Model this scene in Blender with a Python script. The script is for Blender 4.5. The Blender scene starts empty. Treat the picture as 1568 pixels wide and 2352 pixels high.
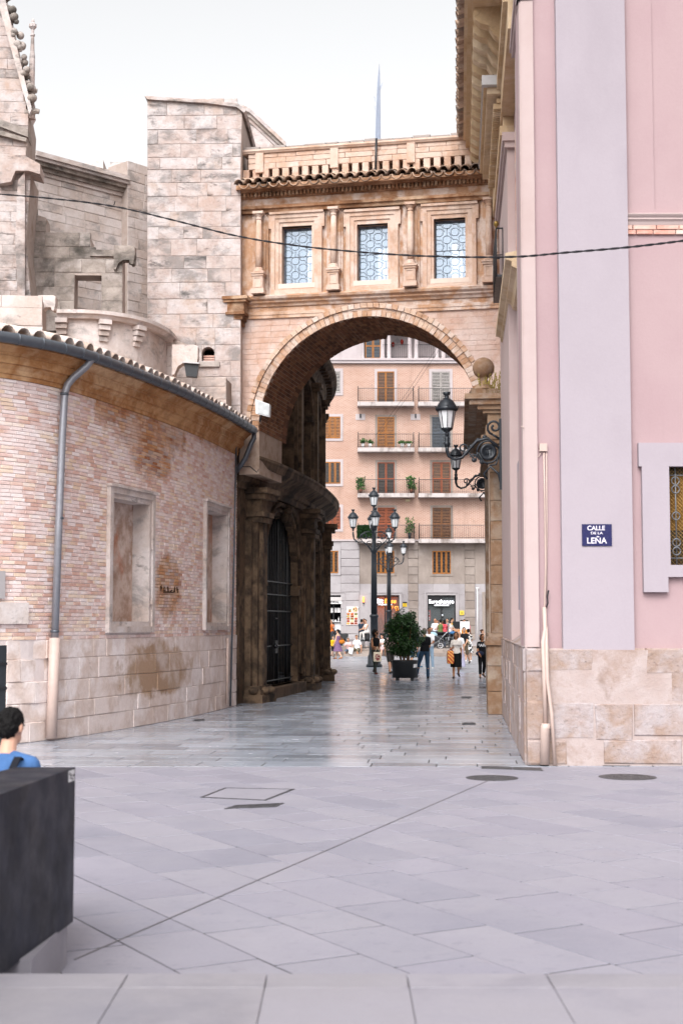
import bpy, bmesh, math, random
from mathutils import Vector, Matrix, noise as mnoise
random.seed(7)
SC = bpy.context.scene
COL = SC.collection
# ------------------------------------------------------------------ camera, sky, sun, exposure
# reference pixels are counted in a 1568 x 2352 picture; the horizon lies at row 1429
KF, CX, CY, HZ, EYE = 3266.7, 784.0, 1176.0, 1429.0, 2.0
PITCH = math.atan((HZ-CY)/KF)
cam = bpy.data.cameras.new('camera'); cam.lens = 50; cam.sensor_fit = 'VERTICAL'; cam.sensor_height = 36; cam.sensor_width = 24
cam.clip_start = 0.1; cam.clip_end = 3000
cam.dof.use_dof = True; cam.dof.focus_distance = 55; cam.dof.aperture_fstop = 3.2
camo = bpy.data.objects.new('camera', cam); COL.objects.link(camo)
camo.location = (0, 0, EYE); camo.rotation_euler = (math.pi/2+PITCH, 0, 0)
SC.camera = camo
SUN_EL, SUN_AZ = math.radians(46), math.radians(195)      # azimuth clockwise from +Y: behind the camera, along the street
world = bpy.data.worlds.new('World'); SC.world = world; world.use_nodes = True
wn = world.node_tree.nodes; wl = world.node_tree.links
sky = wn.new('ShaderNodeTexSky'); sky.sky_type = 'NISHITA'; sky.sun_disc = False
sky.sun_elevation = SUN_EL; sky.sun_rotation = SUN_AZ; sky.air_density = 1.0; sky.dust_density = 5.0; sky.ozone_density = 1.0
bg = wn['Background']; bg.inputs[1].default_value = 0.15
hsv = wn.new('ShaderNodeHueSaturation'); hsv.inputs['Saturation'].default_value = 0.05    # thin even haze over the whole sky
wl.new(sky.outputs[0], hsv.inputs['Color']); wl.new(hsv.outputs[0], bg.inputs[0])
sl = bpy.data.lights.new('sun', 'SUN'); sl.energy = 0.5; sl.angle = math.radians(30); sl.color = (1.0, .95, .9)
so = bpy.data.objects.new('sun', sl); COL.objects.link(so); so.location = (0, 0, 60)
sd = Vector((math.sin(SUN_AZ)*math.cos(SUN_EL), math.cos(SUN_AZ)*math.cos(SUN_EL), math.sin(SUN_EL)))
so.rotation_euler = sd.to_track_quat('Z', 'Y').to_euler()
SC.view_settings.view_transform = 'Standard'; SC.view_settings.look = 'None'
SC.view_settings.exposure = 1.05; SC.view_settings.gamma = 1.0
SC.render.engine = 'CYCLES'

# ------------------------------------------------------------------ pixel -> place helpers
_F = Vector((0, math.cos(PITCH), math.sin(PITCH))); _U = Vector((0, -math.sin(PITCH), math.cos(PITCH)))
CAM = Vector((0, 0, EYE))
def ray(px, py): return _F + Vector((1, 0, 0))*((px-CX)/KF) + _U*(-(py-CY)/KF)
def atY(px, py, Y):
    d = ray(px, py); return CAM + d*(Y/d.y)
def onG(px, py, z=0.0):
    d = ray(px, py); return CAM + d*((z-EYE)/d.z)
def xat(px, Y, py=1429): return atY(px, py, Y).x
def zat(py, Y, px=784): return atY(px, py, Y).z
Z = Vector((0, 0, 1))
class Fr:                                   # an upright frame: u along a wall, o outward, z up
    def __init__(s, O, U):
        s.O = Vector((O[0], O[1], 0)); s.U = Vector((U[0], U[1], 0)).normalized(); s.N = Vector((s.U.y, -s.U.x, 0))
    def p(s, u, o, z): return s.O + s.U*u + s.N*o + Z*z
    def px(s, px, py, o=0.0):               # pixel on the plane at outward offset o -> (u, z)
        d = ray(px, py); P0 = s.O + s.N*o
        t = (P0-CAM).dot(s.N)/d.dot(s.N); q = CAM+d*t
        return (q-s.O).dot(s.U), q.z
def lerp(a, b, t): return a+(b-a)*t

# ------------------------------------------------------------------ mesh collecting
class MB:
    def __init__(s): s.v = []; s.f = []; s.sm = []
    def add(s, v, f, smooth=False):
        b = len(s.v); s.v.extend([tuple(q) for q in v]); s.f.extend([[i+b for i in q] for q in f]); s.sm.extend([smooth]*len(f)); return s
    def hexa(s, c):                         # 8 corners: bottom 4, top 4
        return s.add(c, [(0,3,2,1),(4,5,6,7),(0,1,5,4),(1,2,6,5),(2,3,7,6),(3,0,4,7)])
    def box(s, x0, x1, y0, y1, z0, z1): return s.hexa([(x0,y0,z0),(x1,y0,z0),(x1,y1,z0),(x0,y1,z0),(x0,y0,z1),(x1,y0,z1),(x1,y1,z1),(x0,y1,z1)])
    def fbox(s, F, u0, u1, o0, o1, z0, z1):
        return s.hexa([F.p(u0,o1,z0),F.p(u1,o1,z0),F.p(u1,o0,z0),F.p(u0,o0,z0),F.p(u0,o1,z1),F.p(u1,o1,z1),F.p(u1,o0,z1),F.p(u0,o0,z1)])
    def stone(s, F, u0, u1, o0, o1, z0, z1, ch=.012, j=.006, rnd=random):   # a worn block: chamfered front
        J = lambda: rnd.uniform(-j, j)
        a = [(u0,z0),(u1,z0),(u1,z1),(u0,z1)]; b = [(u0+ch+J(),z0+ch+J()),(u1-ch+J(),z0+ch+J()),(u1-ch+J(),z1-ch+J()),(u0+ch+J(),z1-ch+J())]
        oj = J()
        v = [F.p(u,o0,z) for u,z in a]+[F.p(u,o1-ch*.8,z) for u,z in a]+[F.p(u,o1+oj,z) for u,z in b]
        f = [(0,1,5,4),(1,2,6,5),(2,3,7,6),(3,0,4,7),(4,5,9,8),(5,6,10,9),(6,7,11,10),(7,4,8,11),(8,9,10,11)]
        return s.add(v, f)
    def prism(s, pts, d):                   # closed polygon of 3D points pushed along d
        n = len(pts); d = Vector(d); v = [Vector(p) for p in pts]+[Vector(p)+d for p in pts]
        f = [tuple(range(n))[::-1], tuple(range(n, 2*n))]+[(i,(i+1)%n,(i+1)%n+n,i+n) for i in range(n)]
        return s.add(v, f)
    def lathe(s, prof, c=(0,0,0), n=16, smooth=True, sx=1, sy=1):
        v = []; f = []; m = len(prof)
        for k in range(n):
            a = 2*math.pi*k/n
            for r, z in prof: v.append((c[0]+r*math.cos(a)*sx, c[1]+r*math.sin(a)*sy, c[2]+z))
        for k in range(n):
            k2 = (k+1)%n
            for i in range(m-1): f.append((k*m+i, k2*m+i, k2*m+i+1, k*m+i+1))
        f.append([k*m for k in range(n)][::-1]); f.append([k*m+m-1 for k in range(n)])
        return s.add(v, f, smooth)
    def tube(s, pts, r, n=8, smooth=True, caps=True):
        pts = [Vector(p) for p in pts]; m = len(pts)
        rs = list(r) if hasattr(r, '__len__') else [r]*m
        v = []; f = []; ref = None
        for i, p in enumerate(pts):
            t = (pts[min(i+1,m-1)]-pts[max(i-1,0)]); t = t.normalized() if t.length > 1e-9 else Vector((0,0,1))
            if ref is None: ref = Vector((0,0,1)) if abs(t.z) < .9 else Vector((1,0,0))
            a = (ref-t*ref.dot(t)); a = a.normalized() if a.length > 1e-6 else t.orthogonal().normalized()
            b = t.cross(a); ref = a
            for k in range(n):
                an = 2*math.pi*k/n; v.append(p+(a*math.cos(an)+b*math.sin(an))*rs[i])
        for i in range(m-1):
            for k in range(n):
                k2 = (k+1)%n; f.append((i*n+k, i*n+k2, (i+1)*n+k2, (i+1)*n+k))
        if caps: f.append(list(range(n))[::-1]); f.append([(m-1)*n+k for k in range(n)])
        return s.add(v, f, smooth)
    def sphere(s, c, r, n=12, m=8, smooth=True, R=None):
        r = r if hasattr(r, '__len__') else (r, r, r); v = []; f = []
        for i in range(m+1):
            th = math.pi*i/m
            for k in range(n):
                a = 2*math.pi*k/n; q = Vector((r[0]*math.sin(th)*math.cos(a), r[1]*math.sin(th)*math.sin(a), -r[2]*math.cos(th)))
                if R is not None: q = R@q
                v.append(Vector(c)+q)
        for i in range(m):
            for k in range(n):
                k2 = (k+1)%n
                if i == 0: f.append((k, (i+1)*n+k2, (i+1)*n+k))
                elif i == m-1: f.append((i*n+k, i*n+k2, (i+1)*n+k))
                else: f.append((i*n+k, i*n+k2, (i+1)*n+k2, (i+1)*n+k))
        return s.add(v, f, smooth)
    def loft(s, rings, smooth=True, caps=True, closed=True):
        n = len(rings[0]); v = [p for r in rings for p in r]; f = []
        for i in range(len(rings)-1):
            for k in range(n if closed else n-1):
                k2 = (k+1)%n; f.append((i*n+k, i*n+k2, (i+1)*n+k2, (i+1)*n+k))
        if caps and closed: f.append(list(range(n))[::-1]); f.append([(len(rings)-1)*n+k for k in range(n)])
        return s.add(v, f, smooth)
    def sweep(s, curve, prof, smooth=False, caps=True):  # curve: list of (point, outward normal, base z); prof: closed list of (o, z)
        return s.loft([[P+N*o+Z*z for o, z in prof] for P, N in curve], smooth, caps)
    def mesh(s, name):
        me = bpy.data.meshes.new(name); me.from_pydata(s.v, [], s.f)
        me.polygons.foreach_set('use_smooth', s.sm); me.update(); return me
    def build(s, name, m, parent=None, loc=None): return place(name, s.mesh(name), m, parent, loc)
WORLD0 = {}
def place(name, me, m, parent=None, loc=None, rot=None):
    if m is not None and not me.materials: me.materials.append(m)
    o = bpy.data.objects.new(name, me); COL.objects.link(o)
    w = Vector(loc) if loc is not None else Vector((0,0,0))
    WORLD0[o.name] = w
    if parent is not None:
        o.parent = parent; o.location = w-WORLD0[parent.name]
    else: o.location = w
    if rot is not None: o.rotation_euler = rot
    return o
def tag(o, label=None, cat=None, group=None, kind=None):
    if label: o['label'] = label
    if cat: o['category'] = cat
    if group: o['group'] = group
    if kind: o['kind'] = kind
    return o
def thing(name, label, cat, loc=(0,0,0), group=None):
    o = bpy.data.objects.new(name, None); COL.objects.link(o); o.location = loc; o.empty_display_size = .2
    WORLD0[o.name] = Vector(loc); return tag(o, label, cat, group)
def kids(o): return [c for c in bpy.data.objects if c.parent == o]
def copy_tree(o, loc, rz=0, sc=1, label=None, par=None):
    ch = kids(o)
    c = o.copy(); COL.objects.link(c); c.parent = par
    if par is None:
        c.location = loc; c.rotation_euler = (0, 0, rz); c.scale = (sc, sc, sc); WORLD0[c.name] = Vector(loc)
        if label: c['label'] = label
    for k in ch: copy_tree(k, None, par=c)
    return c

# ------------------------------------------------------------------ materials
def lin(c):
    if isinstance(c, str): c = tuple(int(c[i:i+2], 16)/255 for i in (0, 2, 4))
    return tuple((v/12.92 if v <= .04045 else ((v+.055)/1.055)**2.4) for v in c[:3])+(1.0,)
def dim(c, k): c = lin(c); return (min(1, c[0]*k[0]), min(1, c[1]*k[1]), min(1, c[2]*k[2]), 1.0)
class NT:
    def __init__(s, m): s.t = m.node_tree; s.n = m.node_tree.nodes; s.l = m.node_tree.links
    def new(s, ty, **k):
        q = s.n.new(ty)
        for a, b in k.items(): setattr(q, a, b)
        return q
    def put(s, sock, val):
        if hasattr(val, 'is_output') or isinstance(val, bpy.types.NodeSocket): s.l.new(val, sock)
        elif val is not None: sock.default_value = val
    def math(s, op, a, b=None, clamp=False):
        q = s.new('ShaderNodeMath', operation=op, use_clamp=clamp); s.put(q.inputs[0], a)
        if b is not None: s.put(q.inputs[1], b)
        return q.outputs[0]
    def noise(s, vec, scale, detail=5, rough=.6, dist=0):
        q = s.new('ShaderNodeTexNoise'); s.put(q.inputs['Vector'], vec); q.inputs['Scale'].default_value = scale
        q.inputs['Detail'].default_value = detail; q.inputs['Roughness'].default_value = rough; q.inputs['Distortion'].default_value = dist
        return q.outputs['Fac']
    def rng(s, v, a, b, c=0, d=1):
        q = s.new('ShaderNodeMapRange'); s.put(q.inputs[0], v); q.inputs[1].default_value = a; q.inputs[2].default_value = b
        q.inputs[3].default_value = c; q.inputs[4].default_value = d; return q.outputs[0]
    def mix(s, f, a, b, mode='MIX'):
        q = s.new('ShaderNodeMix', data_type='RGBA', blend_type=mode); s.put(q.inputs[0], f); s.put(q.inputs[6], a); s.put(q.inputs[7], b); return q.outputs[2]
    def ramp(s, f, cols, k=(1,1,1)):
        q = s.new('ShaderNodeValToRGB'); s.put(q.inputs[0], f); e = q.color_ramp.elements
        for i, c in enumerate(cols):
            p = i/(len(cols)-1) if len(cols) > 1 else 0
            if i < 2: e[i].position = p; e[i].color = dim(c, k)
            else: ne = e.new(p); ne.color = dim(c, k)
        return q.outputs[0]
    def mapping(s, vec, scale=(1,1,1), loc=(0,0,0), rot=(0,0,0)):
        q = s.new('ShaderNodeMapping'); s.put(q.inputs[0], vec); q.inputs['Scale'].default_value = scale; q.inputs['Location'].default_value = loc; q.inputs['Rotation'].default_value = rot
        return q.outputs[0]
def newmat(name):
    m = bpy.data.materials.new(name); m.use_nodes = True; return m, NT(m), m.node_tree.nodes['Principled BSDF']
def stone(name, cols, scale=1.5, rnd=.5, rough=.85, rvar=.1, bump=.25, bscale=30, stains=(), spec=.25, metal=0.0, fine=.12, coords='world', patches=(), k=(1,1,1)):
    """stains: (colour, scale, lo, hi, amount, stretch xyz); patches: (colours, centre xyz, radii xyz, edge noise)"""
    m, t, b = newmat(name)
    geo = t.new('ShaderNodeNewGeometry'); pos = geo.outputs['Position']
    if coords == 'object': pos = t.new('ShaderNodeTexCoord').outputs['Object']
    oi = t.new('ShaderNodeObjectInfo')
    piece = t.math('FRACT', t.math('ADD', geo.outputs['Random Per Island'], oi.outputs['Random']))
    n1 = t.rng(t.noise(pos, scale, 6, .62), .32, .68)
    f = t.math('ADD', t.math('MULTIPLY', piece, rnd), t.math('MULTIPLY', n1, 1-rnd))
    c = t.ramp(f, cols, k) if len(cols) > 1 else None
    if c is None: q = t.new('ShaderNodeRGB'); q.outputs[0].default_value = dim(cols[0], k); c = q.outputs[0]
    for pc, ctr, rad, en in patches:
        mp = t.mapping(pos, tuple(1/r for r in rad), tuple(-a/r for a, r in zip(ctr, rad)))
        ln = t.new('ShaderNodeVectorMath', operation='LENGTH'); t.put(ln.inputs[0], mp)
        dd = t.math('ADD', ln.outputs['Value'], t.math('MULTIPLY', t.math('SUBTRACT', t.noise(pos, 2.2, 5, .65), .5), en))
        mk = t.rng(dd, .95, .72)
        c = t.mix(mk, c, t.ramp(t.math('FRACT', t.math('MULTIPLY', piece, 3.7)), pc, k))
    for i, sq_ in enumerate(stains):
        sc, ss, lo, hi, am, st = sq_[:6]; vec = t.mapping(pos, st, (3.1*i+1.7, -2.3*i, 5.9*i))
        if len(sq_) > 6:                     # the stain keeps to its own block
            va = t.new('ShaderNodeVectorMath', operation='ADD'); t.put(va.inputs[0], vec); t.put(va.inputs[1], t.math('MULTIPLY', piece, 61.0)); vec = va.outputs[0]
        mk = t.rng(t.noise(vec, ss, 8, .68, .3), lo, hi, 0, am)
        c = t.mix(mk, c, dim(sc, k))
    fn = t.noise(pos, bscale*.8, 4, .7)
    c = t.mix(t.rng(fn, .25, .75, 0, fine), c, (.02,.015,.012,1))
    t.put(b.inputs['Base Color'], c)
    t.put(b.inputs['Roughness'], t.rng(t.noise(pos, scale*2.3, 4), .3, .7, rough-rvar, min(1, rough+rvar)))
    b.inputs['Specular IOR Level'].default_value = spec; b.inputs['Metallic'].default_value = metal
    if bump:
        bp = t.new('ShaderNodeBump'); bp.inputs['Strength'].default_value = bump; bp.inputs['Distance'].default_value = .02
        h = t.math('ADD', t.noise(pos, bscale, 6, .7), t.math('MULTIPLY', t.noise(pos, bscale*.22, 4, .6), 1.5))
        t.put(bp.inputs['Height'], h); t.l.new(bp.outputs[0], b.inputs['Normal'])
    return m
def plain(name, col, rough=.5, spec=.4, metal=0, emit=None, es=0, alpha=None, bump=0, var=.12):
    m, t, b = newmat(name)
    geo = t.new('ShaderNodeNewGeometry'); pos = geo.outputs['Position']
    c = t.mix(t.rng(t.noise(pos, 9, 5, .65), .3, .75, 0, var), lin(col), (.015,.013,.012,1))
    t.put(b.inputs['Base Color'], c); b.inputs['Specular IOR Level'].default_value = spec; b.inputs['Metallic'].default_value = metal
    t.put(b.inputs['Roughness'], t.rng(t.noise(pos, 14, 3), .3, .7, max(.03, rough-.08), min(1, rough+.08)))
    if emit: b.inputs['Emission Color'].default_value = lin(emit); b.inputs['Emission Strength'].default_value = es
    if bump:
        bp = t.new('ShaderNodeBump'); bp.inputs['Strength'].default_value = bump; bp.inputs['Distance'].default_value = .01
        t.put(bp.inputs['Height'], t.noise(pos, 60, 3)); t.l.new(bp.outputs[0], b.inputs['Normal'])
    return m
# ------------------------------------------------------------------ curves and walls
class Curve:
    def __init__(s, pts, n=16):
        P = [Vector((p[0], p[1], 0)) for p in pts]; out = []
        for i in range(len(P)-1):
            p0 = P[max(i-1,0)] if i else P[0]*2-P[1]; p1 = P[i]; p2 = P[i+1]; p3 = P[i+2] if i+2 < len(P) else P[-1]*2-P[-2]
            for k in range(n):
                t = k/n; out.append(.5*((2*p1)+(p2-p0)*t+(2*p0-5*p1+4*p2-p3)*t*t+(3*p1-p0-3*p2+p3)*t**3))
        out.append(P[-1]); s.q = out; s.s = [0]
        for i in range(1, len(out)): s.s.append(s.s[-1]+(out[i]-out[i-1]).length)
        s.L = s.s[-1]
    def at(s, u):
        if u <= 0: i = 0
        elif u >= s.L: i = len(s.q)-2
        else:
            i = 0
            while s.s[i+1] < u: i += 1
        a, b = s.q[i], s.q[i+1]; d = (b-a).normalized(); t = (u-s.s[i])
        a2, b2 = s.q[max(i-1,0)], s.q[min(i+2,len(s.q)-1)]
        return a+d*t, (b2-a2).normalized()
    def p(s, u, o, z):
        P, T = s.at(u); return P+Vector((T.y,-T.x,0))*o+Z*z
    def px(s, px, o=0.0, py=1429):          # arc length whose point shows in column px (walls recede left to right)
        best = min(((abs(CX+KF*s.p(s.L*i/2000, o, 0).x/s.p(s.L*i/2000, o, 0).y-px), s.L*i/2000) for i in range(2001)))
        return best[1]
    def z(s, u, py, o=0.0): return zat(py, s.p(u, o, 0).y)
    def path(s, u0, u1, n, o=0.0):
        r = []
        for i in range(n+1):
            P, T = s.at(lerp(u0, u1, i/n)); N = Vector((T.y,-T.x,0)); r.append((P+N*o, N))
        return r
def arch_top(op, u):
    a, b, sill, spring, rise = op[:5]; c = (a+b)/2; h = (b-a)/2; t = min(1, abs(u-c)/h)
    if len(op) > 5 and op[5] == 'pointed':
        R = (h*h+rise*rise)/(2*h); return spring+math.sqrt(max(0, R*R-(R-h+abs(u-c))**2))
    return spring+rise*math.sqrt(max(0, 1-t*t))
def arched_wall(mb, F, u0, u1, z0, z1, ops, of, ob, du=.5):
    us = {u0, u1}; k = u0
    while k < u1: us.add(round(k, 4)); k += du
    for op in ops:
        n = 20 if op[4] > 0 else 1
        for i in range(n+1): us.add(round((op[0]+op[1])/2-(op[1]-op[0])/2*math.cos(math.pi*i/n), 4))
    us = sorted(us)
    for a, b in zip(us, us[1:]):
        if b-a < 1e-4: continue
        m = (a+b)/2; op = next((o for o in ops if o[0] < m < o[1]), None)
        def q(zl, zr, zt):
            for o in (of, ob): mb.add([F.p(a,o,zl),F.p(b,o,zr),F.p(b,o,zt),F.p(a,o,zt)], [(0,1,2,3)] if o == of else [(3,2,1,0)])
        if op is None:
            q(z0, z0, z1)
            mb.add([F.p(a,of,z1),F.p(b,of,z1),F.p(b,ob,z1),F.p(a,ob,z1)], [(0,1,2,3)])
            mb.add([F.p(a,of,z0),F.p(b,of,z0),F.p(b,ob,z0),F.p(a,ob,z0)], [(3,2,1,0)])
        else:
            ta, tb = arch_top(op, a), arch_top(op, b); q(ta, tb, z1)
            mb.add([F.p(a,of,ta),F.p(b,of,tb),F.p(b,ob,tb),F.p(a,ob,ta)], [(3,2,1,0)])
            mb.add([F.p(a,of,z1),F.p(b,of,z1),F.p(b,ob,z1),F.p(a,ob,z1)], [(0,1,2,3)])
            if op[2] > z0+1e-3:
                q(z0, z0, op[2]); mb.add([F.p(a,of,op[2]),F.p(b,of,op[2]),F.p(b,ob,op[2]),F.p(a,ob,op[2])], [(0,1,2,3)])
    for op in ops:
        for u in op[:2]: mb.add([F.p(u,of,op[2]),F.p(u,ob,op[2]),F.p(u,ob,op[3]),F.p(u,of,op[3])], [(0,1,2,3)])
    for u in (u0, u1): mb.add([F.p(u,of,z0),F.p(u,ob,z0),F.p(u,ob,z1),F.p(u,of,z1)], [(0,1,2,3)])
    return mb
def pieces(items, name, m, parent, limit=300, key=None):
    """items: list of MB (one piece each); the largest `limit` become objects, the rest one stuff part"""
    if key: items = sorted(items, key=key)
    for mb in items[:limit]: mb.build(name, m, parent)
    if len(items) > limit:
        r = MB()
        for mb in items[limit:]: r.add(mb.v, mb.f)
        tag(r.build(name+'_mass', m, parent), kind='stuff')
def ashlar(F, region, z0, z1, hmin, hmax, lmin, lmax, o0, o1, holes=(), gap=.012, ch=.014, j=.008, seed=1):
    """courses of blocks; region(z) -> (u0, u1) or list of intervals"""
    R = random.Random(seed); out = []; z = z0
    while z < z1-.05:
        h = R.uniform(hmin, hmax)
        if z1-(z+h) < hmin*.6: h = z1-z
        iv = region(z+h/2); iv = [iv] if isinstance(iv, tuple) else list(iv)
        for (ha, hb, hz0, hz1) in holes:
            if hz0 < z+h*.6 and hz1 > z+h*.4:
                n = []
                for a, b in iv:
                    if hb <= a or ha >= b: n.append((a, b)); continue
                    if ha > a: n.append((a, ha))
                    if hb < b: n.append((hb, b))
                iv = n
        for a, b in iv:
            u = a; first = True
            while u < b-.02:
                l = R.uniform(lmin, lmax)*(R.uniform(.4, 1) if first else 1); first = False
                if b-(u+l) < lmin*.45: l = b-u
                out.append(MB().stone(F, u+gap/2, u+l-gap/2, o0, o1, z+gap/2, z+h-gap/2, ch, j, R)); u += l
        z += h
    return out

# ------------------------------------------------------------------ ground
SLAB = stone('paving_stone', ['7d7a83', '87838c', '8c888f', '827f88', '787680'], .3, .55, .55, .1, .06, 50, [('9a949b', .7, .5, .78, .5, (1,1,1), 1), ('948a8a', 1.2, .6, .8, .45, (1,1,1), 1), ('6f7079', 2.2, .56, .78, .45, (1,1,1)), ('5c5b64', 9, .57, .76, .45, (1,1,1)), ('4a4950', 22, .66, .76, .5, (1,1,1))], .3, 0, .14, k=(1.08,1.1,1.14))
POLISH = stone('polished_paving_stone', ['7a7c83', '878a90', '90939a', '83868c', '6c6f77', '8c8e92'], .4, .75, .2, .09, .03, 40, [('60646c', .35, .47, .75, .6, (1,1,1)), ('8a8480', .8, .62, .8, .35, (1,1,1)), ('4c5058', 1.5, .6, .75, .5, (1,1,1), 1)], .55, 0, .08, k=(1.3,1.34,1.4))
JOINT = stone('paving_joint', ['1c1a1a', '262323'], 3, 0, .95, .04, .1, 40)
SQUARE = stone('square_paving', ['7f8288', '8c8f95', '92959a', '787b82'], .3, 0, .3, .05, 0, 30, [('64686f', .25, .45, .7, .5, (1,1,1))], .45, 0, .08, k=(1.05,1.1,1.15))
g = MB(); g.add([(-400,-60,-.005),(400,-60,-.005),(400,900,-.005),(-400,900,-.005)], [(0,1,2,3)])
ground = g.build('ground', JOINT); tag(ground, kind='structure')
sq = MB(); sq.add([(-60,57,0),(60,57,0),(60,130,0),(-60,130,0),(-60,57,-.02),(60,57,-.02),(60,130,-.02),(-60,130,-.02)], [(0,1,2,3),(0,4,5,1),(1,5,6,2),(2,6,7,3),(3,7,4,0)])
tag(sq.build('square_pavement', SQUARE), kind='structure')
def clip(poly, n, d):                       # keep dot(n, p) <= d
    out = []
    for i, p in enumerate(poly):
        q = poly[(i+1)%len(poly)]; a = n[0]*p[0]+n[1]*p[1]-d; b = n[0]*q[0]+n[1]*q[1]-d
        if a <= 0: out.append(p)
        if a*b < 0: t = a/(a-b); out.append((lerp(p[0],q[0],t), lerp(p[1],q[1],t)))
    return out
def parea(p): return abs(sum(p[i][0]*p[(i+1)%len(p)][1]-p[(i+1)%len(p)][0]*p[i][1] for i in range(len(p))))/2
def slab_piece(poly, ztop, gap, R, th=.03):
    cx = sum(p[0] for p in poly)/len(poly); cy = sum(p[1] for p in poly)/len(poly)
    def sh(p, g):
        d = math.hypot(p[0]-cx, p[1]-cy); k = max(.2, (d-g)/d); return (cx+(p[0]-cx)*k, cy+(p[1]-cy)*k)
    n = len(poly); j = [R.uniform(-.0008, .0008) for _ in poly]
    v = [(*sh(p, gap), ztop-th) for p in poly]+[(*sh(p, gap), ztop-.003) for p in poly]+[(*sh(p, gap+.004), ztop+jj) for p, jj in zip(poly, j)]
    f = [tuple(range(2*n, 3*n))]+[(i,(i+1)%n,(i+1)%n+n,i+n) for i in range(n)]+[(i+n,(i+1)%n+n,(i+1)%n+2*n,i+2*n) for i in range(n)]
    m = MB().add(v, f); d2 = cx*cx+cy*cy; vis = abs(CX+KF*cx/max(cy,1)-784) < 850
    m.key = -(parea(poly)*2.0/d2**1.5 if vis and cy > 5 else 0); return m
def slab_grid(ang, rows, lens, x0, x1, clips, ztop, gap, seed):
    R = random.Random(seed); ca, sa = math.cos(ang), math.sin(ang); out = []
    w = x0
    while w < x1:
        h = R.uniform(*rows); u = x0+R.uniform(0, 1)
        while u < x1:
            l = R.choice(lens)*R.uniform(.92, 1.08)
            q = [(u,w),(u+l,w),(u+l,w+h),(u,w+h)]; poly = [(p[0]*ca-p[1]*sa, p[0]*sa+p[1]*ca) for p in q]
            for n, d in clips:
                poly = clip(poly, n, d)
                if len(poly) < 3: break
            if len(poly) >= 3 and parea(poly) > .01: out.append(slab_piece(poly, ztop, gap, R))
            u += l
        w += h
    return out
pz = slab_grid(math.radians(-60), (.55, .59), (.6, .8, 1.0, 1.25), -24, 32, [((0,1), 19.95), ((0,-1), -6.3), ((1,0), 9), ((-1,0), 9)], 0, .013, 3)
ps = slab_grid(math.radians(-4.7), (.55, .62), (.6, .9, 1.2, 1.5), -14, 60, [((0,-1), -19.97), ((0,1), 57), ((1,0), 6.5), ((-1,0), 7.2)], 0, .008, 5)
for q in ps: q.pol = True
allp = sorted(pz+ps, key=lambda q: q.key)
for q in allp[:296]: q.build('paving_slab', POLISH if hasattr(q, 'pol') else SLAB, ground)
for pol in (0, 1):
    r = MB()
    for q in allp[296:]:
        if hasattr(q, 'pol') == bool(pol): r.add(q.v, q.f)
    tag(r.build('paving_slab_mass', POLISH if pol else SLAB, ground), kind='stuff')
# the raised edge where the photographer stands
TZ = .4; ye = onG(784, 2236, TZ).y; yn = onG(784, 2268, TZ).y
st = MB(); st.box(-9, 9, -4, ye-.02, -.01, TZ-.03); st.box(-9, 9, ye-.02, ye+.34, -.01, TZ/2-.01)
step = st.build('raised_step', JOINT); tag(step, kind='structure')
NOS = stone('step_stone', ['83808a', '8f8b93', '8a868c', '7a7882'], .6, .4, .6, .1, .08, 60, [('6c6a74', 1.5, .5, .75, .6, (1,1,1)), ('9c979e', 4, .55, .8, .4, (1,1,1))], .3, 0, .1)
R = random.Random(4); w0 = onG(955, 2352, TZ).x; ww = onG(1320, 2352, TZ).x-w0
for k in range(-9, 10):
    x = w0+k*ww
    MB().add(*(lambda m: (m.v, m.f))(slab_piece([(x,yn),(x+ww,yn),(x+ww,ye),(x,ye)], TZ, .003, R, TZ/2))).build('nosing_slab', NOS, step)
    MB().add(*(lambda m: (m.v, m.f))(slab_piece([(x,yn-1.35),(x+ww,yn-1.35),(x+ww,yn),(x,yn)], TZ, .003, R))).build('tread_slab', NOS, step)
    MB().add(*(lambda m: (m.v, m.f))(slab_piece([(x,ye+.002),(x+ww,ye+.002),(x+ww,ye+.34),(x,ye+.34)], TZ/2, .003, R, TZ/2))).build('lower_tread_slab', NOS, step)
# inlaid metal strip running diagonally over the paving
STEEL = plain('dull_steel', '6e6c70', .45, .5, .6); IRON = stone('cast_iron', ['3a393d', '4a4a4e', '5a5a5e'], 6, .2, .5, .1, .3, 60, (), .4, .3); DARK = plain('dark_hole', '0a0a0c', .9, .1)
a, b = onG(172, 2204), onG(1128, 1790); d = (b-a).normalized(); nn = Vector((d.y,-d.x,0))
ms = MB(); ms.prism([a-nn*.007+Z*.0005, a+nn*.007+Z*.0005, b+nn*.007+Z*.0005, b-nn*.007+Z*.0005], (0,0,.0025))
tag(ms.build('inlaid_joint_strip', STEEL), 'long thin metal joint strip running diagonally across the pale plaza slabs', 'joint strip')
def manhole(px, py, wpx, label):
    c = onG(px, py); r = wpx/KF*c.length/2
    t = thing('manhole_cover', label, 'manhole cover', (c.x, c.y, 0), 'round manhole covers in the plaza')
    MB().lathe([(0,.001),(r,.001),(r,.004),(r-.05,.004),(r-.05,.0025),(0,.0025)], c, 40, False).build('frame_ring', IRON, t)
    m = MB()
    for k in range(6): m.lathe([(r*(.12+.13*k),.002),(r*(.12+.13*k),.0055),(r*(.12+.13*k)+.035,.0055),(r*(.12+.13*k)+.035,.002)], c, 32, False)
    for k in range(16):
        an = k*math.pi/8; q = Vector((math.cos(an), math.sin(an), 0)); w = Vector((-q.y, q.x, 0))*.012
        m.prism([c+q*r*.2-w+Z*.002, c+q*r*.9-w+Z*.002, c+q*r*.9+w+Z*.002, c+q*r*.2+w+Z*.002], (0,0,.004))
    m.build('lid_pattern', IRON, t)
manhole(1129, 1787, 118, 'round iron manhole cover at the upper end of the diagonal joint strip')
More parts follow.
